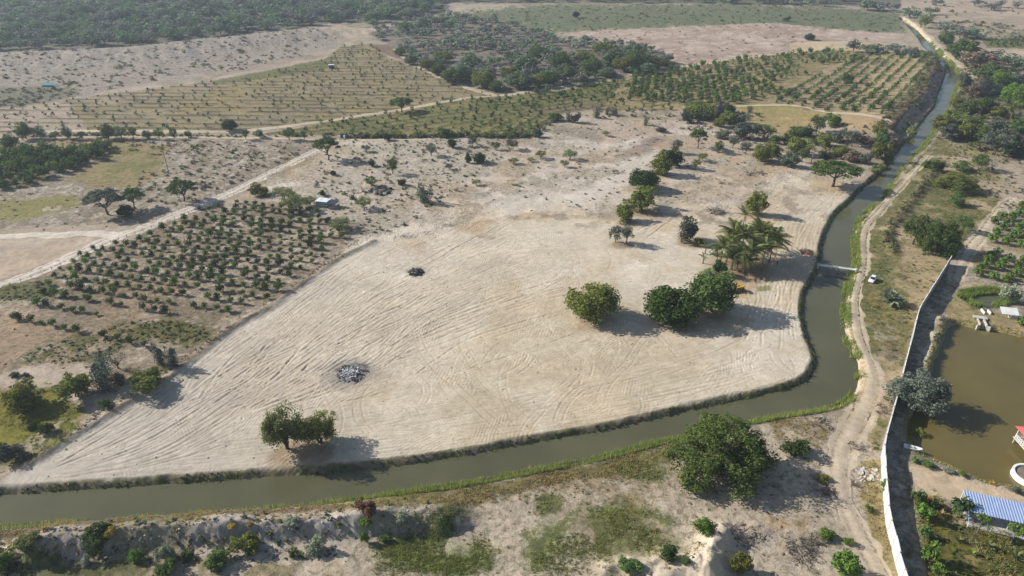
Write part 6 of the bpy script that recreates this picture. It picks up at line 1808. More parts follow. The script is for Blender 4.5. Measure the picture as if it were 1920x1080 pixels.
# ------------------------------------------------------------------ parked car
X, Y, Zz = at1(1635, 527)
car = tag(empty('parked_car', (X, Y, Zz + 0.05), math.radians(232)), 'small white hatchback parked on the grass beside the canal road', 'car')
def loft(sections, mats, name, parent, smooth=True):
    """sections: list of (x, [(y,z)...]) closed rings"""
    n = len(sections[0][1]); vs_ = []; fs_ = []
    for x_, ring in sections:
        vs_ += [(x_, a, b) for a, b in ring]
    for i in range(len(sections) - 1):
        for k in range(n):
            fs_.append((i * n + k, i * n + (k + 1) % n, (i + 1) * n + (k + 1) % n, (i + 1) * n + k))
    fs_.append(tuple(range(n))[::-1]); fs_.append(tuple((len(sections) - 1) * n + k for k in range(n)))
    return MB().add(vs_, fs_).build(name, mats, parent, smooth)
def ring(w, zb, zt, r=0.1):
    return [(-w, zb + r), (-w + r, zb), (w - r, zb), (w, zb + r), (w, zt - r), (w - r, zt), (-w + r, zt), (-w, zt - r)]
loft([(-1.95, ring(.72, .38, .78)), (-1.8, ring(.80, .28, .92)), (-0.9, ring(.83, .24, .95)), (0.6, ring(.83, .24, .93)), (1.3, ring(.82, .26, .88)), (1.8, ring(.78, .30, .76)), (1.95, ring(.66, .38, .66))], M_CARW, 'body', car)
loft([(-1.75, ring(.62, .94, 1.0, .02)), (-1.45, ring(.64, .94, 1.40, .08)), (-0.4, ring(.64, .94, 1.47, .08)), (0.25, ring(.63, .94, 1.40, .08)), (0.85, ring(.62, .92, .97, .02))], M_GLASS, 'windows', car)
MB().box((-0.62, 0, 1.475), (1.5, 1.16, 0.05), taper=0.94).build('roof', M_CARW, car)
for sx in (-1.22, 1.2):
    for sy in (-1, 1):
        w_ = MB().tube([(sx, sy * .66, .31), (sx, sy * .85, .31)], .31, 14).build('wheel', M_RUBBER, car)
        MB().tube([(sx, sy * .84, .31), (sx, sy * .87, .31)], .19, 10).build('rim', M_STEEL, w_)
for sy in (-1, 1):
    MB().box((1.86, sy * .55, .64), (.12, .3, .13)).build('headlight', M_LAMP, car)
    MB().box((-1.88, sy * .62, .74), (.1, .2, .16)).build('tail_light', M_RED, car)
MB().box((1.93, 0, .42), (.1, 1.3, .18)).build('bumper', M_CARW, car)

# ------------------------------------------------------------------ person standing in the palm shade
def person(x, y, rz):
    X, Y, Zz = at1(x, y)
    J = {'pelvis': (0, 0, .92), 'chest': (0, .01, 1.22), 'neck': (0, .0, 1.43), 'skull': (0, .02, 1.56), 'top': (0, .02, 1.66),
         'sl': (-.19, 0, 1.36), 'el': (-.25, -.02, 1.08), 'wl': (-.25, .08, .84), 'hl': (-.25, .12, .74), 'sr': (.19, 0, 1.36), 'er': (.25, -.02, 1.08), 'wr': (.24, .1, .85), 'hr': (.24, .14, .76),
         'pl': (-.1, 0, .88), 'kl': (-.11, .02, .48), 'al': (-.12, -.02, .08), 'fl': (-.12, .14, .04), 'pr': (.1, 0, .88), 'kr': (.11, .05, .48), 'ar': (.12, .04, .08), 'fr': (.13, .2, .04)}
    E = [('pelvis', 'chest'), ('chest', 'neck'), ('neck', 'skull'), ('skull', 'top'), ('neck', 'sl'), ('sl', 'el'), ('el', 'wl'), ('wl', 'hl'), ('neck', 'sr'), ('sr', 'er'), ('er', 'wr'), ('wr', 'hr'), ('pelvis', 'pl'), ('pl', 'kl'), ('kl', 'al'), ('al', 'fl'), ('pelvis', 'pr'), ('pr', 'kr'), ('kr', 'ar'), ('ar', 'fr')]
    R_ = {'pelvis': .15, 'chest': .17, 'neck': .065, 'skull': .10, 'top': .075, 'sl': .07, 'sr': .07, 'el': .05, 'er': .05, 'wl': .037, 'wr': .037, 'hl': .035, 'hr': .035, 'pl': .1, 'pr': .1, 'kl': .065, 'kr': .065, 'al': .045, 'ar': .045, 'fl': .04, 'fr': .04}
    ks = list(J); me = bpy.data.meshes.new('body')
    me.from_pydata([J[k] for k in ks], [(ks.index(a), ks.index(b)) for a, b in E], [])
    o = link('person', me)
    sm = o.modifiers.new('skin', 'SKIN')
    for i, k in enumerate(ks):
        sv = me.skin_vertices[0].data[i]
        sv.radius = (R_[k], R_[k] * (.72 if k in ('chest', 'pelvis') else 1)); sv.use_root = (k == 'pelvis')
    sb = o.modifiers.new('sub', 'SUBSURF'); sb.levels = 1; sb.render_levels = 1
    dg = bpy.context.evaluated_depsgraph_get()
    me2 = bpy.data.meshes.new_from_object(o.evaluated_get(dg))
    o.modifiers.clear(); o.data = me2
    for m in (M_CLOTH, M_SKIN, M_HAIR):
        me2.materials.append(m)
    for p in me2.polygons:
        c = p.center
        p.material_index = 2 if (c.z > 1.60 or (c.z > 1.52 and c.y < -0.0)) else 1 if (c.z > 1.42 and abs(c.x) < .12) or (c.z < .84 and abs(c.x) > .2) else 0
        p.use_smooth = True
    o.location = (X, Y, Zz); o.rotation_euler = (0, 0, rz)
    return o
tag(person(1457, 496, 0.6), 'person in dark clothes standing in the shade of the palms', 'person')

# ------------------------------------------------------------------ yellow machine behind the bright tree
X, Y, Zz = at1(1386, 545)
tr = tag(empty('tractor', (X, Y, Zz), math.radians(20)), 'small yellow tractor with rusty front blade beside the bright green tree', 'tractor')
MB().box((0.5, 0, 1.0), (1.7, .8, .7)).build('engine_hood', M_YEL, tr)
MB().box((-0.6, 0, 1.0), (.9, 1.1, .5)).build('seat_deck', M_YEL, tr)
for sx in (-1, 1):
    MB().tube([(-.95, sx * .5, 1.2), (-.95, sx * .5, 2.3)], .05, 6).build('canopy_post', M_YEL, tr)
MB().box((-.7, 0, 2.33), (1.2, 1.3, .08)).build('canopy', M_YEL, tr)
for sx, r in ((-.7, .7), (1.0, .45)):
    for sy in (-1, 1):
        w_ = MB().tube([(sx, sy * .55, r), (sx, sy * .9, r)], r, 14).build('wheel', M_RUBBER, tr)
        MB().tube([(sx, sy * .88, r), (sx, sy * .93, r)], r * .5, 10).build('rim', M_YEL, w_)
MB().box((-2.2, 0, .7), (.25, 1.9, .8)).build('blade', M_RUST, tr)
MB().box((-1.6, 0, .7), (1.1, .5, .16)).build('blade_arm', M_RUST, tr)

# ------------------------------------------------------------------ shed with white roof
X, Y, Zz = at1(606, 389)
sh = tag(empty('shed', (X, Y, Zz), math.radians(-14)), 'small shed with white tin roof and grey lean-to beside pale shrubs', 'shed')
MB().box((-.6, 1.6, 1.15), (4.6, 3.2, 2.3)).build('wall', M_MINT, sh)
for k in range(5):
    MB().box((-2.52 + k * 1.0, 1.55, 2.46 + 0.012 * (k % 2)), (0.98, 4.0, 0.06)).build('roof_sheet', M_TIN, sh)
for k in range(3):
    q = MB(); x0 = 2.2 + k * 1.05
    q.add([(x0, -0.6, 2.25), (x0 + 1.0, -0.6, 1.7), (x0 + 1.0, 3.5, 1.9), (x0, 3.5, 2.4), (x0, -0.6, 2.19), (x0 + 1.0, -0.6, 1.64), (x0 + 1.0, 3.5, 1.84), (x0, 3.5, 2.34)], [(0, 1, 2, 3), (7, 6, 5, 4), (0, 4, 5, 1), (1, 5, 6, 2), (2, 6, 7, 3), (3, 7, 4, 0)])
    q.build('lean_to_sheet', M_OLDTIN, sh)
for px_, py_ in ((5.2, -.4), (5.2, 3.3), (3.2, -.4)):
    MB().tube([(px_, py_, -.1), (px_, py_, 1.75)], .07, 6).build('lean_to_post', M_WOODP, sh)
MB().box((4.2, -.9, .45), (2.6, .12, .9), 0.25).build('side_sheet', M_OLDTIN, sh)
MB().box((5.35, 1.4, .55), (.1, 3.4, 1.1)).build('side_sheet', M_OLDTIN, sh)
X, Y, Zz = at1(549, 401)
bb = tag(empty('barrel', (X, Y, Zz)), 'dark blue water barrel standing left of the white-roofed shed', 'barrel')
MB().tube([(0, 0, 0), (0, 0, .1), (0, 0, .75), (0, 0, 1.3), (0, 0, 1.4)], [.62, .68, .74, .68, .6], 14).build('drum', M_BARREL, bb, True)
MB().tube([(0, 0, 1.4), (0, 0, 1.48)], .3, 10).build('lid', M_BARREL, bb)
X, Y, Zz = at1(660, 374)
cc = tag(empty('cactus', (X, Y, Zz)), 'clump of upright grey green column cacti right of the shed', 'cactus')
cr = random.Random(4)
for k in range(14):
    a = cr.uniform(0, 6.28); r = cr.uniform(0, 1.2); h = cr.uniform(1.2, 2.3)
    MB().tube([(math.cos(a) * r, math.sin(a) * r * .7, 0), (math.cos(a) * r * 1.05, math.sin(a) * r * .75, h * .9), (math.cos(a) * r * 1.05, math.sin(a) * r * .75, h)], [.13, .14, .05], 7).build('stem', M_CACT, cc)

# ------------------------------------------------------------------ rubble, ash, brush
def chunk_mesh(seed, flat=1.0, mat=M_ROCK):
    rng = random.Random(seed)
    bm = bmesh.new(); bmesh.ops.create_icosphere(bm, subdivisions=1, radius=1.0)
    for v in bm.verts:
        v.co *= rng.uniform(.65, 1.2); v.co.z *= flat
    me = bpy.data.meshes.new('chunk'); bm.to_mesh(me); bm.free(); me.materials.append(mat)
    return me
def slab_mesh(seed, mat):
    rng = random.Random(seed)
    n = 6; pts = []
    for k in range(n):
        a = 6.283 * k / n + rng.uniform(-.3, .3); r = rng.uniform(.6, 1.1)
        pts.append((math.cos(a) * r, math.sin(a) * r * .75))
    q = MB().add([(a, b, .13) for a, b in pts] + [(a * .96, b * .96, -.13) for a, b in pts], [tuple(range(n)), tuple(range(2 * n - 1, n - 1, -1))] + [(k, k + n, (k + 1) % n + n, (k + 1) % n) for k in range(n)])
    return q.mesh('slab', mat)
CH = {m.name: [chunk_mesh(s + 7 * j, .6, m) for s in range(3)] for j, m in enumerate((M_ROCK, M_ASH, M_CHAR, M_EARTH))}
SL = [slab_mesh(s, M_CONC) for s in range(3)] + [slab_mesh(9, M_ROCK)]
TWIGS = []
for s in range(4):
    rng = random.Random(40 + s); q = MB()
    p = [Vector((0, 0, 0))]
    for k in range(4):
        p.append(p[-1] + Vector((rng.uniform(.2, .34), rng.uniform(-.14, .14), rng.uniform(-.05, .16))))
    q.tube(p, [.045, .04, .032, .022, .008], 5)
    for k in (1, 2, 3):
        e = p[k] + Vector((rng.uniform(.1, .3), rng.choice((-1, 1)) * rng.uniform(.2, .45), rng.uniform(.0, .25)))
        q.tube([p[k], e], [.024, .006], 4)
    TWIGS.append(q.mesh('branch', M_TWIG))
def heap(name, x, y, r, items, label, cat, h=0.6, heapm=None, group=None):
    """items: list of (part name, meshes, count, size lo, size hi)"""
    X, Y, Zz = at1(x, y)
    rng = random.Random(int(x * 7 + y))
    o = tag(empty(name, (X, Y, Zz)), label, cat, group)
    if heapm:
        n = 16; vs_ = [(0, 0, h)]; fs_ = []
        for j, (rr, hh_) in enumerate(((.35, .85), (.7, .4), (1.05, -.12))):
            for k in range(n):
                a = 6.283 * k / n; q = rr * r * rng.uniform(.8, 1.2)
                vs_.append((math.cos(a) * q, math.sin(a) * q, h * hh_ * rng.uniform(.6, 1.3)))
        for k in range(n):
            fs_.append((0, 1 + k, 1 + (k + 1) % n))
            for j in range(2):
                fs_.append((1 + j * n + k, 1 + (j + 1) * n + k, 1 + (j + 1) * n + (k + 1) % n, 1 + j * n + (k + 1) % n))
        MB().add(vs_, fs_).build('mound', heapm, o)
    zr = Z(X + np.cos(np.arange(12) * .5236) * r, Y + np.sin(np.arange(12) * .5236) * r) - Zz
    for pn, ms_, cnt, lo, hi in items:
        for k in range(cnt):
            a = rng.uniform(0, 6.283); q = r * math.sqrt(rng.random()) * (.6 if pn == 'ash_clod' else 1)
            if pn == 'charred_clod': q = max(q, r * rng.uniform(.35, .6))
            c = link(pn, rng.choice(ms_), o)
            s = rng.uniform(lo, hi)
            zz_ = float(zr[int(a / .5236) % 12]) * q / r
            c.location = (math.cos(a) * q, math.sin(a) * q, zz_ + (h * (1 - q / r) if heapm else 0) + s * .12)
            c.rotation_euler = (rng.uniform(-.35, .35), rng.uniform(-.35, .35), rng.uniform(0, 6.28))
            c.scale = (s, s, s)
    return o
heap('ash_heap', 658, 700, 4.0, [('ash_clod', CH[M_ASH.name], 70, .15, .45), ('charred_clod', CH[M_CHAR.name], 110, .12, .42), ('charred_branch', TWIGS, 26, .8, 1.8)], 'large burnt heap of black and white ash on the sand', 'ash heap', .35, M_ASHG)
heap('ash_heap', 779, 511, 2.4, [('ash_clod', CH[M_ASH.name], 14, .15, .4), ('charred_clod', CH[M_CHAR.name], 30, .25, .7), ('charred_branch', TWIGS, 10, .8, 1.8)], 'small burnt black heap higher up the cleared sand', 'ash heap', .8, M_CHAR)
heap('rubble_heap', 1630, 893, 2.6, [('concrete_slab', SL, 20, .25, .75), ('stone', CH[M_ROCK.name], 30, .12, .35)], 'heap of broken white concrete slabs beside the wall', 'rubble')
heap('debris_heap', 714, 358, 4.6, [('board', SL, 8, .6, 1.3), ('clod', CH[M_CHAR.name], 30, .4, 1.1), ('branch', TWIGS, 14, 1.5, 3.0)], 'dark debris heap with pale boards in the scrub right of the shed', 'debris', .9, M_EARTH)
heap('brush_pile', 1500, 1030, 2.6, [('branch', TWIGS, 46, .9, 2.2)], 'dark dead brushwood pile at the bottom right of the sandy bank', 'brushwood')
heap('brush_pile', 1530, 1014, 1.3, [('branch', TWIGS, 18, .9, 1.8)], 'small dead branches just right of the large brushwood pile', 'brushwood')
heap('brush_pile', 1362, 986, 1.6, [('branch', TWIGS, 14, 1.0, 2.2)], 'dead branches lying on the white sand mound', 'brushwood')
heap('brush_pile', 1400, 1005, 3.0, [('branch', TWIGS, 26, .8, 1.7), ('clod', CH[M_EARTH.name], 18, .2, .5)], 'grey twigs scattered right of the white sand mound', 'brushwood')
heap('brush_pile', 1552, 920, 1.4, [('branch', TWIGS, 30, .7, 1.4)], 'dark brushwood in the shade on the sandy road edge', 'brushwood')
heap('brush_pile', 1603, 908, 1.0, [('branch', TWIGS, 16, .7, 1.4)], 'bare branches beside the heap of concrete slabs', 'brushwood')
heap('brush_pile', 1513, 473, 2.2, [('branch', TWIGS, 26, 1.0, 2.2), ('root_clod', CH[M_EARTH.name], 8, .3, .7)], 'reddish root stumps on the sand by the bridge', 'stumps', .5, M_RUST)
heap('brush_pile', 1415, 325, 5.0, [('branch', TWIGS, 26, 1.5, 3.0), ('clod', CH[M_EARTH.name], 14, .3, .9)], 'dark felled brush lying on the ground below the clump', 'brushwood')
heap('brush_pile', 1345, 398, 3.0, [('branch', TWIGS, 26, 1.2, 2.4), ('clod', CH[M_EARTH.name], 10, .3, .8)], 'grey felled brush on the sand above the palms', 'brushwood', .7, M_EARTH)
heap('brush_pile', 1160, 322, 3.6, [('branch', TWIGS, 16, 1.2, 2.4), ('clod', CH[M_EARTH.name], 10, .3, .9)], 'brown felled brush on the upper bare ground', 'brushwood')
heap('brush_pile', 1605, 835, 2.0, [('branch', TWIGS, 22, .8, 1.6)], 'dry brushwood beside the wide part of the canal road', 'brushwood')
heap('brush_pile', 1660, 770, 2.4, [('branch', TWIGS, 36, .8, 1.8)], 'dry brown brushwood between the road and the wall', 'brushwood')
heap('brush_pile', 1540, 795, 2.4, [('branch', TWIGS, 26, .8, 1.6), ('clod', CH[M_EARTH.name], 10, .2, .5)], 'dry brushwood at the bend of the near bank', 'brushwood')
heap('brush_pile', 1425, 528, 2.2, [('branch', TWIGS, 22, .8, 1.8)], 'reddish dry fronds on the sand below the palms', 'brushwood')
# clods thrown up by the machines, too many to count
crng = np.random.default_rng(8)
cp_ = scatter(SAND[2:], 900, crng)
cp2 = scatter([(60, 1010), (300, 992), (640, 975), (820, 960), (800, 990), (620, 1030), (300, 1046), (80, 1050)], 260, crng)
cp_ = np.concatenate([cp_, cp2])
ico = bmesh.new(); bmesh.ops.create_icosphere(ico, subdivisions=1, radius=1.0)
iv = np.array([v.co[:] for v in ico.verts]); if_ = np.array([[v.index for v in f.verts] for f in ico.faces]); ico.free()
stc = Stuff()
cz_ = Z(cp_[:, 0], cp_[:, 1])
for i in range(len(cp_)):
    s = crng.uniform(.05, .16) if i < 900 else crng.uniform(.06, .2)
    stc.add(iv * crng.uniform(.7, 1.2, (len(iv), 1)) * s * np.array([1.2, 1.2, .7]) + np.array([cp_[i, 0], cp_[i, 1], cz_[i] + s * .2]), if_, 0 if i % 3 == 0 else 1)
stc.build('clods', [M_ROCK, M_EARTH], 'earth clods and stones lying loose on the cleared sand and spoil heap', 'clods')

# ------------------------------------------------------------------ pond-side things
X, Y, Zz = at1(1841, 606)
sl = tag(empty('sluice', (X, Y, 0), math.radians(-20)), 'concrete sluice channel with flared ends on the far pond edge', 'sluice')
for s in (-1, 1):
    MB().box((s * .8, .5, -.2), (.28, 4.6, 1.7)).build('side_wall', M_CONC, sl)
    MB().box((s * 1.25, -2.0, -.3), (.9, .35, 1.5), s * -.5).build('wing_wall', M_CONC, sl)
MB().box((0, 2.6, .45), (3.4, 1.6, .25)).build('slab', M_CONC, sl)
MB().box((0, .3, -.9), (1.5, 4.6, .2)).build('channel_floor', M_CHAR, sl)
X, Y, Zz = at1(1848, 586)
s2 = tag(empty('sluice', (X, Y, Zz), math.radians(-8)), 'small concrete inlet frame between the pool and the sluice', 'sluice')
for s in (-1, 1):
    MB().box((s * .8, 0, .2), (.25, 2.2, .9)).build('side_wall', M_WHITE, s2)
MB().box((0, 1.0, .3), (1.3, .2, 1.0)).build('gate', M_STEEL, s2)
X, Y, Zz = at1(1890, 594)
pn = tag(empty('panel_shelter', (X, Y, Zz), math.radians(-12)), 'white sloping panel shelter beside the small reedy pool', 'shelter')
for k in range(3):
    q = MB(); x0 = -2.2 + k * 1.45
    q.add([(x0, -1.0, 1.3), (x0 + 1.4, -1.0, 1.3), (x0 + 1.4, 1.4, 2.3), (x0, 1.4, 2.3), (x0, -1.0, 1.22), (x0 + 1.4, -1.0, 1.22), (x0 + 1.4, 1.4, 2.22), (x0, 1.4, 2.22)], [(0, 1, 2, 3), (7, 6, 5, 4), (0, 4, 5, 1), (1, 5, 6, 2), (2, 6, 7, 3), (3, 7, 4, 0)])
    q.build('panel', M_WHITE, pn)
MB().box((.9, -.5, .6), (1.8, 1.4, 1.2)).build('cabinet', M_CONC, pn)
for a, b_ in ((-2.1, -.9), (-2.1, 1.3), (2.0, -.9), (2.0, 1.3)):
    MB().tube([(a, b_, -.1), (a, b_, 1.25 if b_ < 0 else 2.22)], .06, 6).build('post', M_STEEL, pn)
# red-roofed pavilion on stilts
X, Y = [float(v) for v in P(1944, 838, 0.4)]
pv = tag(empty('pavilion', (X, Y, PZ), math.radians(-3)), 'pavilion with red hipped roof standing in the pond at the right edge', 'pavilion')
MB().box((0, 0, 1.45), (6.4, 6.0, .2)).build('deck', M_TILEW, pv)
for a in (-2.9, 0, 2.9):
    for b_ in (-2.7, 2.7):
        MB().tube([(a, b_, -1.2), (a, b_, 1.36)], .14, 7).build('stilt', M_CONC, pv)
        MB().tube([(a, b_, 1.55), (a, b_, 4.3)], .08, 6).build('post', M_WHITE, pv)
for s in (-1, 1):
    for h in (1.95, 2.4):
        MB().tube([(s * 3.0, -2.8, h), (s * 3.0, 2.8, h)], .05, 5).build('rail', M_WHITE, pv)
        MB().tube([(-3.0, s * 2.8, h), (3.0, s * 2.8, h)], .05, 5).build('rail', M_WHITE, pv)
for a in range(9):
    MB().box((-3.0, -2.6 + a * .65, 1.97), (.05, .08, .84)).build('baluster', M_WHITE, pv)
    MB().box((-2.7 + a * .66, -2.8, 1.97), (.08, .05, .84)).build('baluster', M_WHITE, pv)
e, t, z0, z1 = 3.5, 1.2, 4.2, 5.8
for nm, q in (('front', [(-e, -3.3, z0), (e, -3.3, z0), (t, 0, z1), (-t, 0, z1)]), ('left', [(-e, 3.3, z0), (-e, -3.3, z0), (-t, 0, z1), (-t, 0.02, z1)]), ('back', [(e, 3.3, z0), (-e, 3.3, z0), (-t, .02, z1), (t, .02, z1)]), ('right', [(e, -3.3, z0), (e, 3.3, z0), (t, .02, z1), (t, 0, z1)])):
    v = [Vector(p) for p in q]
    MB().add([tuple(p) for p in v] + [(p.x, p.y, p.z - .1) for p in v], [(0, 1, 2, 3), (7, 6, 5, 4), (0, 4, 5, 1), (1, 5, 6, 2), (2, 6, 7, 3), (3, 7, 4, 0)]).build('roof_slope', M_RED, pv)
for q in (((-e, -3.3, z0 + .05), (-t, 0, z1 + .06)), ((e, -3.3, z0 + .05), (t, 0, z1 + .06)), ((-t, 0, z1 + .06), (t, 0, z1 + .06))):
    MB().tube(q, .09, 6).build('ridge_cap', M_RED, pv)
# round island
X, Y = [float(v) for v in P(1934, 888, 0.3)]
ri = tag(empty('round_planter', (X, Y, PZ)), 'round white concrete island ring in the pond at the right edge', 'planter')
n = 28; vs_ = []
for k in range(n):
    a = 6.283 * k / n
    for r, z in ((3.3, -.8), (3.2, 1.1), (2.75, 1.1), (2.75, .8)):
        vs_.append((math.cos(a) * r, math.sin(a) * r, z))
fs_ = [(k * 4 + j, ((k + 1) % n) * 4 + j, ((k + 1) % n) * 4 + j + 1, k * 4 + j + 1) for k in range(n) for j in range(3)]
MB().add(vs_, fs_).build('ring_wall', M_WHITE, ri)
MB().add([(0, 0, .95)] + [(math.cos(6.283 * k / n) * 2.76, math.sin(6.283 * k / n) * 2.76, .82) for k in range(n)], [(0, k + 1, (k + 1) % n + 1) for k in range(n)]).build('soil', M_EARTH, ri)
# white boat pulled up by the lane
def boat(x, y, L, W, rz, label, z=None, mat=M_WHITE):
    X, Y, Zz = at1(x, y)
    o = tag(empty('boat', (X, Y, (Zz if z is None else z) + .08), rz), label, 'boat')
    S = []
    for t in np.linspace(-1, 1, 9):
        w = W / 2 * (1 - max(0, t) ** 2.6 * .9); h = .45 + .12 * t * t
        S.append((t * L / 2, [(-w, h), (-w * .8, .04), (0, 0), (w * .8, .04), (w, h), (w * .86, h), (0, .12), (-w * .86, h)]))
    loft(S, mat, 'hull', o)
    for t in (-.55, .1):
        MB().box((t * L / 2, 0, .4), (.28, W * .82, .05)).build('thwart', M_STEEL, o)
    return o
boat(1712, 842, 3.6, 1.2, math.radians(-20), 'white flat boat moored at the shaded pond edge')
boat(1621, 274, 5.5, 1.8, math.radians(4), 'white boat lying among bushes beside the upper canal')
# blue-roofed pen
c0 = np.array(P(1816, 922, 2.7)); c1 = np.array(P(1815, 958, 2.3)); c2 = np.array(P(1921, 945, 2.7))
du = (c2 - c0); Lr = float(np.hypot(*du)) * 1.35; rz = math.atan2(du[1], du[0])
pe = tag(empty('animal_pen', (float(c1[0]), float(c1[1]), zat(*c1)), rz), 'open pen under a blue corrugated roof at the lower right', 'pen')
Dp = abs(float((c0 - c1) @ np.array([-math.sin(rz), math.cos(rz)])))
ns = int(Lr / 0.92)
for k in range(ns):
    x0 = k * Lr / ns; w_ = Lr / ns - .015
    q = MB(); prof = [(0, 0), (.08, .06), (.2, .06), (.28, 0), (.5, 0), (.58, .06), (.7, .06), (.78, 0), (1, 0)]
    vs_ = []
    for a, h in prof:
        vs_ += [(x0 + a * w_, -.2, 2.3 + h), (x0 + a * w_, Dp, 2.7 + h), (x0 + a * w_, -.2, 2.27 + h), (x0 + a * w_, Dp, 2.67 + h)]
    fs_ = []
    for j in range(len(prof) - 1):
        b0 = j * 4; b1 = b0 + 4
        fs_ += [(b0, b1, b1 + 1, b0 + 1), (b0 + 3, b1 + 3, b1 + 2, b0 + 2), (b0, b0 + 2, b1 + 2, b1), (b0 + 1, b1 + 1, b1 + 3, b0 + 3)]
    q.add(vs_, fs_).build('roof_sheet', M_BLUE, pe)
for a in (0.1, Lr * .3, Lr * .55, Lr - .2):
    MB().tube([(a, -1.9, -.1), (a, -1.9, 1.0)], .06, 6).build('fence_post', M_WHITE, pe)
    MB().tube([(a, -.1, -.1), (a, -.1, 2.28)], .07, 6).build('roof_post', M_WHITE, pe)
    MB().tube([(a, Dp - .2, -.1), (a, Dp - .2, 2.62)], .07, 6).build('roof_post', M_WHITE, pe)
MB().tube([(0.1, -.1, 2.2), (0.1, -1.9, .95)], .05, 6).build('brace', M_BLUE, pe)
for h in (.25, .6, .95):
    MB().tube([(.1, -1.9, h), (Lr - .2, -1.9, h)], .035, 5).build('rail', M_STEEL, pe)
MB().box((Lr / 2, Dp / 2 - 1.0, .02), (Lr - .4, Dp + 1.6, .1)).build('floor', M_CONC, pe)
# far shelters
X, Y, Zz = at1(93, 162)
tt = tag(empty('tarp_shelter', (X, Y, Zz), .1), 'teal tarp shelter on the pale escarpment at far left', 'shelter')
MB().add([(-4, -1.5, 1.2), (4, -1.5, 1.0), (4.2, 1.5, 1.8), (-4, 1.5, 2.1), (-4, -1.5, 1.15), (4, -1.5, .95), (4.2, 1.5, 1.75), (-4, 1.5, 2.05)], [(0, 1, 2, 3), (7, 6, 5, 4), (0, 4, 5, 1), (1, 5, 6, 2), (2, 6, 7, 3), (3, 7, 4, 0)]).build('tarp', M_TEAL, tt)
MB().box((0, -1.4, .55), (7.6, .1, 1.0)).build('front_cloth', M_TEAL, tt)
for a in (-3.8, 3.8):
    for b_ in (-1.4, 1.4):
        MB().tube([(a, b_, -.2), (a, b_, 1.05 if b_ < 0 else 1.8)], .06, 5).build('pole', M_WOODP, tt)
X, Y, Zz = at1(622, 128)
hb = tag(empty('hut', (X, Y, Zz), .2), 'tiny blue hut in the upper left field', 'hut')
MB().box((0, 0, 1.2), (3.6, 2.6, 2.4)).build('wall', M_BARREL, hb)
MB().box((0, 0, 2.5), (4.2, 3.2, .14)).build('roof', M_TIN, hb)
X, Y, Zz = at1(1150, 144)
ts = tag(empty('tin_shelter', (X, Y, Zz), .3), 'grey tin shelter at the front edge of the thicket', 'shelter')
for k in range(4):
    MB().box((-3 + k * 2.0, 0, 2.5 + .02 * (k % 2)), (1.96, 4.0, .08)).build('roof_sheet', M_TIN if k % 2 else M_OLDTIN, ts)
for a in (-3.5, 3.5):
    for b_ in (-1.7, 1.7):
        MB().tube([(a, b_, -.2), (a, b_, 2.45)], .08, 5).build('post', M_WOODP, ts)
for x_, w_ in ((637, 'left'), (646, 'right')):
    X, Y, Zz = at1(x_, 262)
    gp_ = tag(empty('gate_post', (X, Y, Zz)), w_ + ' of two white gate posts at the upper end of the farm road', 'gate post')
    MB().box((0, 0, .9), (.7, .7, 1.9)).build('shaft', M_WHITE, gp_)
    MB().box((0, 0, 1.92), (.9, .9, .12)).build('cap', M_WHITE, gp_)

# ------------------------------------------------------------------ fences: posts and wires
post_me = MB().tube([(0, 0, -.2), (0, 0, .7), (.02, 0, 1.3)], [.07, .065, .055], 6).mesh('post', M_WOODP)
def fence(pts, off, step, label, h=1.2, jitter=.1):
    g = resample(poly_g(pts), step)
    d = np.gradient(g, axis=0); d /= np.hypot(d[:, 0], d[:, 1])[:, None]
    g = g + np.stack([-d[:, 1], d[:, 0]], 1) * off
    z = Z(g[:, 0], g[:, 1])
    o = tag(empty('fence', (g[0][0], g[0][1], float(z[0]))), label, 'fence')
    rr = random.Random(int(abs(off) * 100) + len(g))
    for i in range(len(g)):
        p = link('post', post_me, o)
        p.location = (g[i][0] - g[0][0], g[i][1] - g[0][1], float(z[i] - z[0]))
        p.rotation_euler = (rr.uniform(-jitter, jitter), rr.uniform(-jitter, jitter), rr.uniform(0, 6))
        s = rr.uniform(.9, 1.15); p.scale = (s, s, s)
    for hh_ in (.45, .8, 1.15):
        MB().tube([(g[i][0] - g[0][0], g[i][1] - g[0][1], float(z[i] - z[0]) + hh_) for i in range(len(g))], .012, 3).build('wire', M_STEEL, o)
    return o
fr_ = [(590, 284), (540, 309), (470, 344), (400, 378), (330, 405), (275, 426), (240, 439)]
fence([(592, 283)] + FARM_ROAD[1:10] + [(-10, 538)], 2.9, 3.0, 'wire fence with thin posts along the lower side of the farm road')
fence(FARM_ROAD[:6], -2.9, 3.0, 'wire fence with thin posts along the upper side of the farm road')
fence([(44, 872), (67, 861), (112, 830), (156, 805), (221, 765), (300, 718), (365, 668), (405, 634), (443, 608), (500, 578), (567, 530), (633, 484), (690, 455)], 0.4, 4.0, 'wire fence with thin posts on the left edge of the cleared sand')

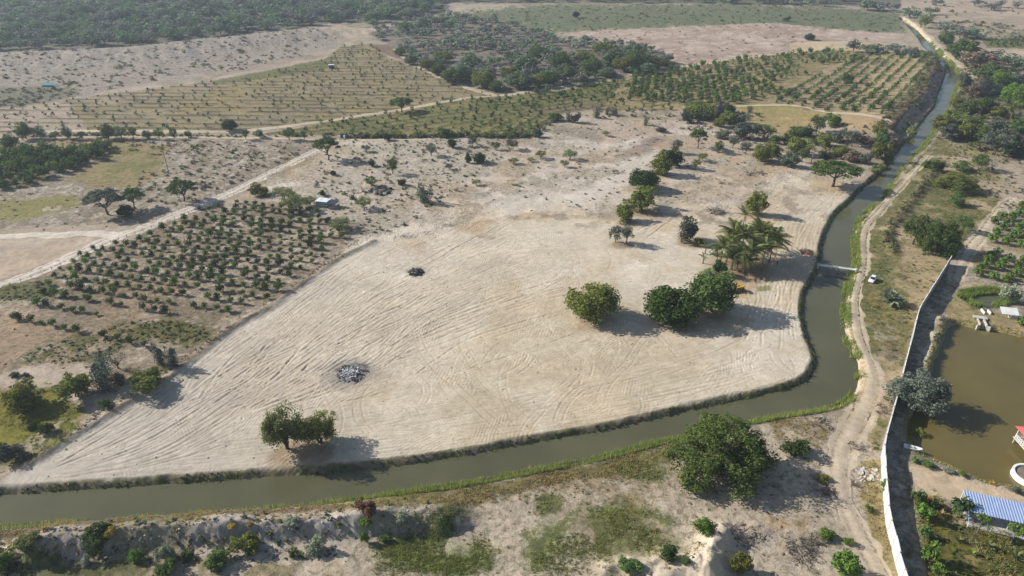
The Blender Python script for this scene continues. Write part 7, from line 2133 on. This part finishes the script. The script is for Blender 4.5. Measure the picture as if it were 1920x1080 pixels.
# ------------------------------------------------------------------ palms and rosette plants
def frond_mesh(seed, mat, pairs=24, width=.23, droop=.55, rise=.30):
    rng = random.Random(seed); q = MB()
    pts = []
    for k in range(9):
        t = k / 8
        pts.append((t, 0, rise * math.sin(t * 1.5) * 1.2 - droop * t * t))
    q.tube(pts, [.014, .013, .012, .011, .01, .008, .006, .004, .002], 4, caps=False)
    for k in range(pairs):
        t = .12 + .88 * (k + .5) / pairs
        i = min(int(t * 8), 7); f = t * 8 - i
        z = pts[i][2] * (1 - f) + pts[i + 1][2] * f
        L = width * math.sin(math.pi * min(.16 + t * .8, 1)) * rng.uniform(.85, 1.1) + .03
        for s in (-1, 1):
            e = (t + L * .55, s * L, z - L * rng.uniform(.35, .7))
            q.add([(t - .02, 0, z), (t + .02, 0, z), e], [(0, 1, 2)])
    return q.mesh('frond', mat)
FR = [frond_mesh(s, F_PALM) for s in range(3)] + [frond_mesh(7, F_LIGHT)]
FRD = [frond_mesh(11, F_DRYG, 12, .14, 1.0, .1)]
trunk_me = {}
def palm(x, by, cy, spread, label, nf=20, group=None, dry=2, thin=1.0, fr=None):
    X, Y, Zz = at1(x, by)
    zc = float(depth(by)); dep = math.atan2(SP + (by - 540) / FPX * CP, CP - (by - 540) / FPX * SP)
    Hh = max(.6, (by - cy) * zc / FPX / math.cos(dep)); R = spread * zc / FPX / 2 * 1.3; Hh = Hh * .86 if Hh > 4 else Hh
    rng = random.Random(int(x * 3 + by))
    o = tag(empty('palm_tree', (X, Y, Zz)), label, 'palm tree', group)
    lx, ly = rng.uniform(-.06, .06) * Hh, rng.uniform(-.06, .06) * Hh
    MB().tube([(0, 0, -.3), (lx * .2, ly * .2, Hh * .3), (lx * .6, ly * .6, Hh * .7), (lx, ly, Hh)], [.26 * thin, .19 * thin, .16 * thin, .15 * thin], 8).build('trunk', M_BARKP, o, True)
    for k in range(nf + dry):
        c = link('frond', rng.choice(fr or FR) if k < nf else rng.choice(FRD), o)
        a = k * 2.399 + rng.uniform(-.2, .2)
        c.location = (lx, ly, Hh)
        up = rng.uniform(-.25, 1.25) if k < nf else rng.uniform(-.9, -.5)
        c.rotation_euler = (0, -up, a)
        s = R * rng.uniform(.9, 1.15)
        c.scale = (s, s * 1.1, s)
    return o
PALMS = [(1367, 482, 436, 48), (1388, 489, 444, 48), (1418, 484, 432, 50), (1442, 493, 446, 52), (1427, 505, 464, 48), (1350, 495, 462, 44), (1362, 490, 454, 46), (1382, 503, 468, 46), (1403, 505, 467, 50), (1395, 511, 492, 38), (1372, 506, 487, 38), (1446, 474, 448, 42), (1408, 478, 440, 46)]
po = sorted(range(len(PALMS)), key=lambda i: PALMS[i][0])
for k, i in enumerate(po):
    palm(*PALMS[i], label=ORD[k] + ' coconut palm from the left in the dense palm clump', group='coconut palms of the clump')
palm(1342, 502, 483, 28, 'low young palm at the left foot of the palm clump', 9, dry=1)
palm(1322, 476, 463, 20, 'upper of two tiny palms left of the palm clump', 8, dry=1)
palm(1318, 494, 482, 17, 'lower of two tiny palms left of the palm clump', 8, dry=1)
palm(1393, 424, 402, 30, 'single young palm standing above the palm clump', 10, dry=2)
palm(1520, 308, 270, 28, 'tall palm with pale trunk in the canal-side thicket', 14)
palm(317, 326, 275, 15, 'tall thin palm with small crown in the left field', 9, thin=.75)
palm(1892, 224, 204, 28, 'palm with hanging dry fronds on the right canal bank', 12, dry=8)
def rosette(name, x, y, w, n, fmat, label, cat, up=(.3, 1.2), width=.10, group=None, rise=0.1):
    X, Y, Zz = at1(x, y); R = w * float(depth(y)) / FPX / 2
    rng = random.Random(int(x + y * 3))
    o = tag(empty(name, (X, Y, Zz)), label, cat, group)
    q = MB()
    pts = [(0, .35), (.35, 1.0), (.75, .8), (1.0, .05)]
    vs_ = []
    for t, ww in pts:
        z = .25 * t - .32 * t * t
        vs_ += [(t, -ww * width, z + .03), (t, 0, z), (t, ww * width, z + .03)]
    q.add(vs_, [(k * 3 + j, k * 3 + j + 3, k * 3 + j + 4, k * 3 + j + 1) for k in range(3) for j in range(2)])
    me = q.mesh('leaf', fmat)
    for k in range(n):
        c = link('leaf', me, o)
        c.location = (0, 0, rise * (.3 + .7 * k / n)); c.rotation_euler = (0, -rng.uniform(*up), k * 2.399 + rng.uniform(-.3, .3))
        s = R * rng.uniform(.8, 1.25); c.scale = (s, s, s)
    return o
rosette('fan_palm', 1667, 569, 42, 130, F_SILVER, 'silvery round fan palm on the strip right of the canal road', 'palm', (.05, 1.5), .16, rise=1.2)
rosette('agave', 1795, 1014, 22, 22, F_LIGHT, 'spiky agave alone on the garden grass', 'agave')
rosette('banana_plant', 1854, 1028, 30, 16, F_LIGHT, 'yellow green banana plant in front of the blue-roofed pen', 'banana plant', (.5, 1.3), .14)
rosette('banana_plant', 1822, 1040, 22, 12, F_REED, 'small yellowish banana plant in the middle of the garden', 'banana plant', (.5, 1.3), .14)
rosette('banana_plant', 1903, 1048, 40, 24, F_LIGHT, 'large banana clump at the right edge of the garden', 'banana plant', (.5, 1.35), .14)
rosette('banana_plant', 1788, 1084, 26, 12, F_LIGHT, 'banana plant at the bottom edge of the garden', 'banana plant', (.6, 1.35), .12)
rosette('banana_plant', 1764, 965, 24, 12, F_DRYG, 'dry yellowish banana plant between the small fruit trees', 'banana plant', (.5, 1.3), .13)
rosette('yellow_plant', 1860, 908, 16, 12, F_YELLOW, 'bright yellow leafy plant on the near pond edge', 'plant', (.2, 1.2), .2)
def papaya(x, by, cy, w, label):
    X, Y, Zz = at1(x, by)
    zc = float(depth(by)); dep = math.atan2(SP + (by - 540) / FPX * CP, CP - (by - 540) / FPX * SP)
    Hh = (by - cy) * zc / FPX / math.cos(dep); R = w * zc / FPX / 2
    o = tag(empty('papaya_tree', (X, Y, Zz)), label, 'tree')
    MB().tube([(0, 0, -.2), (.03, 0, Hh * .6), (0, .05, Hh)], [.12, .1, .07], 7).build('trunk', M_BARKP, o)
    v, f = clump_leaves([(math.cos(k * 2.4) * .6, math.sin(k * 2.4) * .6, .1 - .05 * (k % 3), .34) for k in range(9)], 24, .17, np.random.default_rng(int(x)), .5, .5)
    c = link('crown', np_mesh('crown', v, f, [F_BRIGHT]), o); c.location = (0, 0, Hh); c.scale = (R, R, R)
papaya(1831, 1000, 974, 26, 'papaya tree with round crown in front of the blue-roofed pen')
papaya(1894, 1020, 996, 34, 'papaya tree with wide crown at the right end of the pen')
X, Y, Zz = at1(1741, 941)
fl_ = tag(empty('flowering_plant', (X, Y, Zz)), 'small plant with orange flowers among the garden fruit trees', 'plant')
v, f = clump_leaves([(0, 0, .75, .34), (.2, .1, .6, .26)], 26, .14, np.random.default_rng(3), .6)
link('flowers', np_mesh('flowers', v, f, [M_ORANGE]), fl_)
v, f = clump_leaves([(0, 0, .3, .36), (.2, .1, .25, .3)], 26, .14, np.random.default_rng(4), .3)
link('leaves', np_mesh('leaves', v, f, [F_GREEN]), fl_)

# ------------------------------------------------------------------ haze
m_haze, nt, out = mat_base('haze_air')
pvn = N(nt, 'ShaderNodeVolumePrincipled')
pvn.inputs['Color'].default_value = (0.74, 0.86, 1.0, 1)
pvn.inputs['Density'].default_value = 0.00016
pvn.inputs['Anisotropy'].default_value = 0.2
nt.links.new(pvn.outputs[0], out.inputs['Volume'])
hx = 1.2 * float(np.abs(gx).max()) + 50; hy0 = float(gy.min()) - 60; hy1 = float(gy.max()) + 300
hz0 = float(gz.min()) - 1.0; hz1 = max(CAM_H + 2.0, float(gz.max()) + 3)
MB().box((0, (hy0 + hy1) / 2, (hz0 + hz1) / 2), (2 * hx, hy1 - hy0, hz1 - hz0)).build('haze', m_haze)
tag(bpy.data.objects['haze'], 'thin pale haze over the far fields', 'haze', kind='stuff')
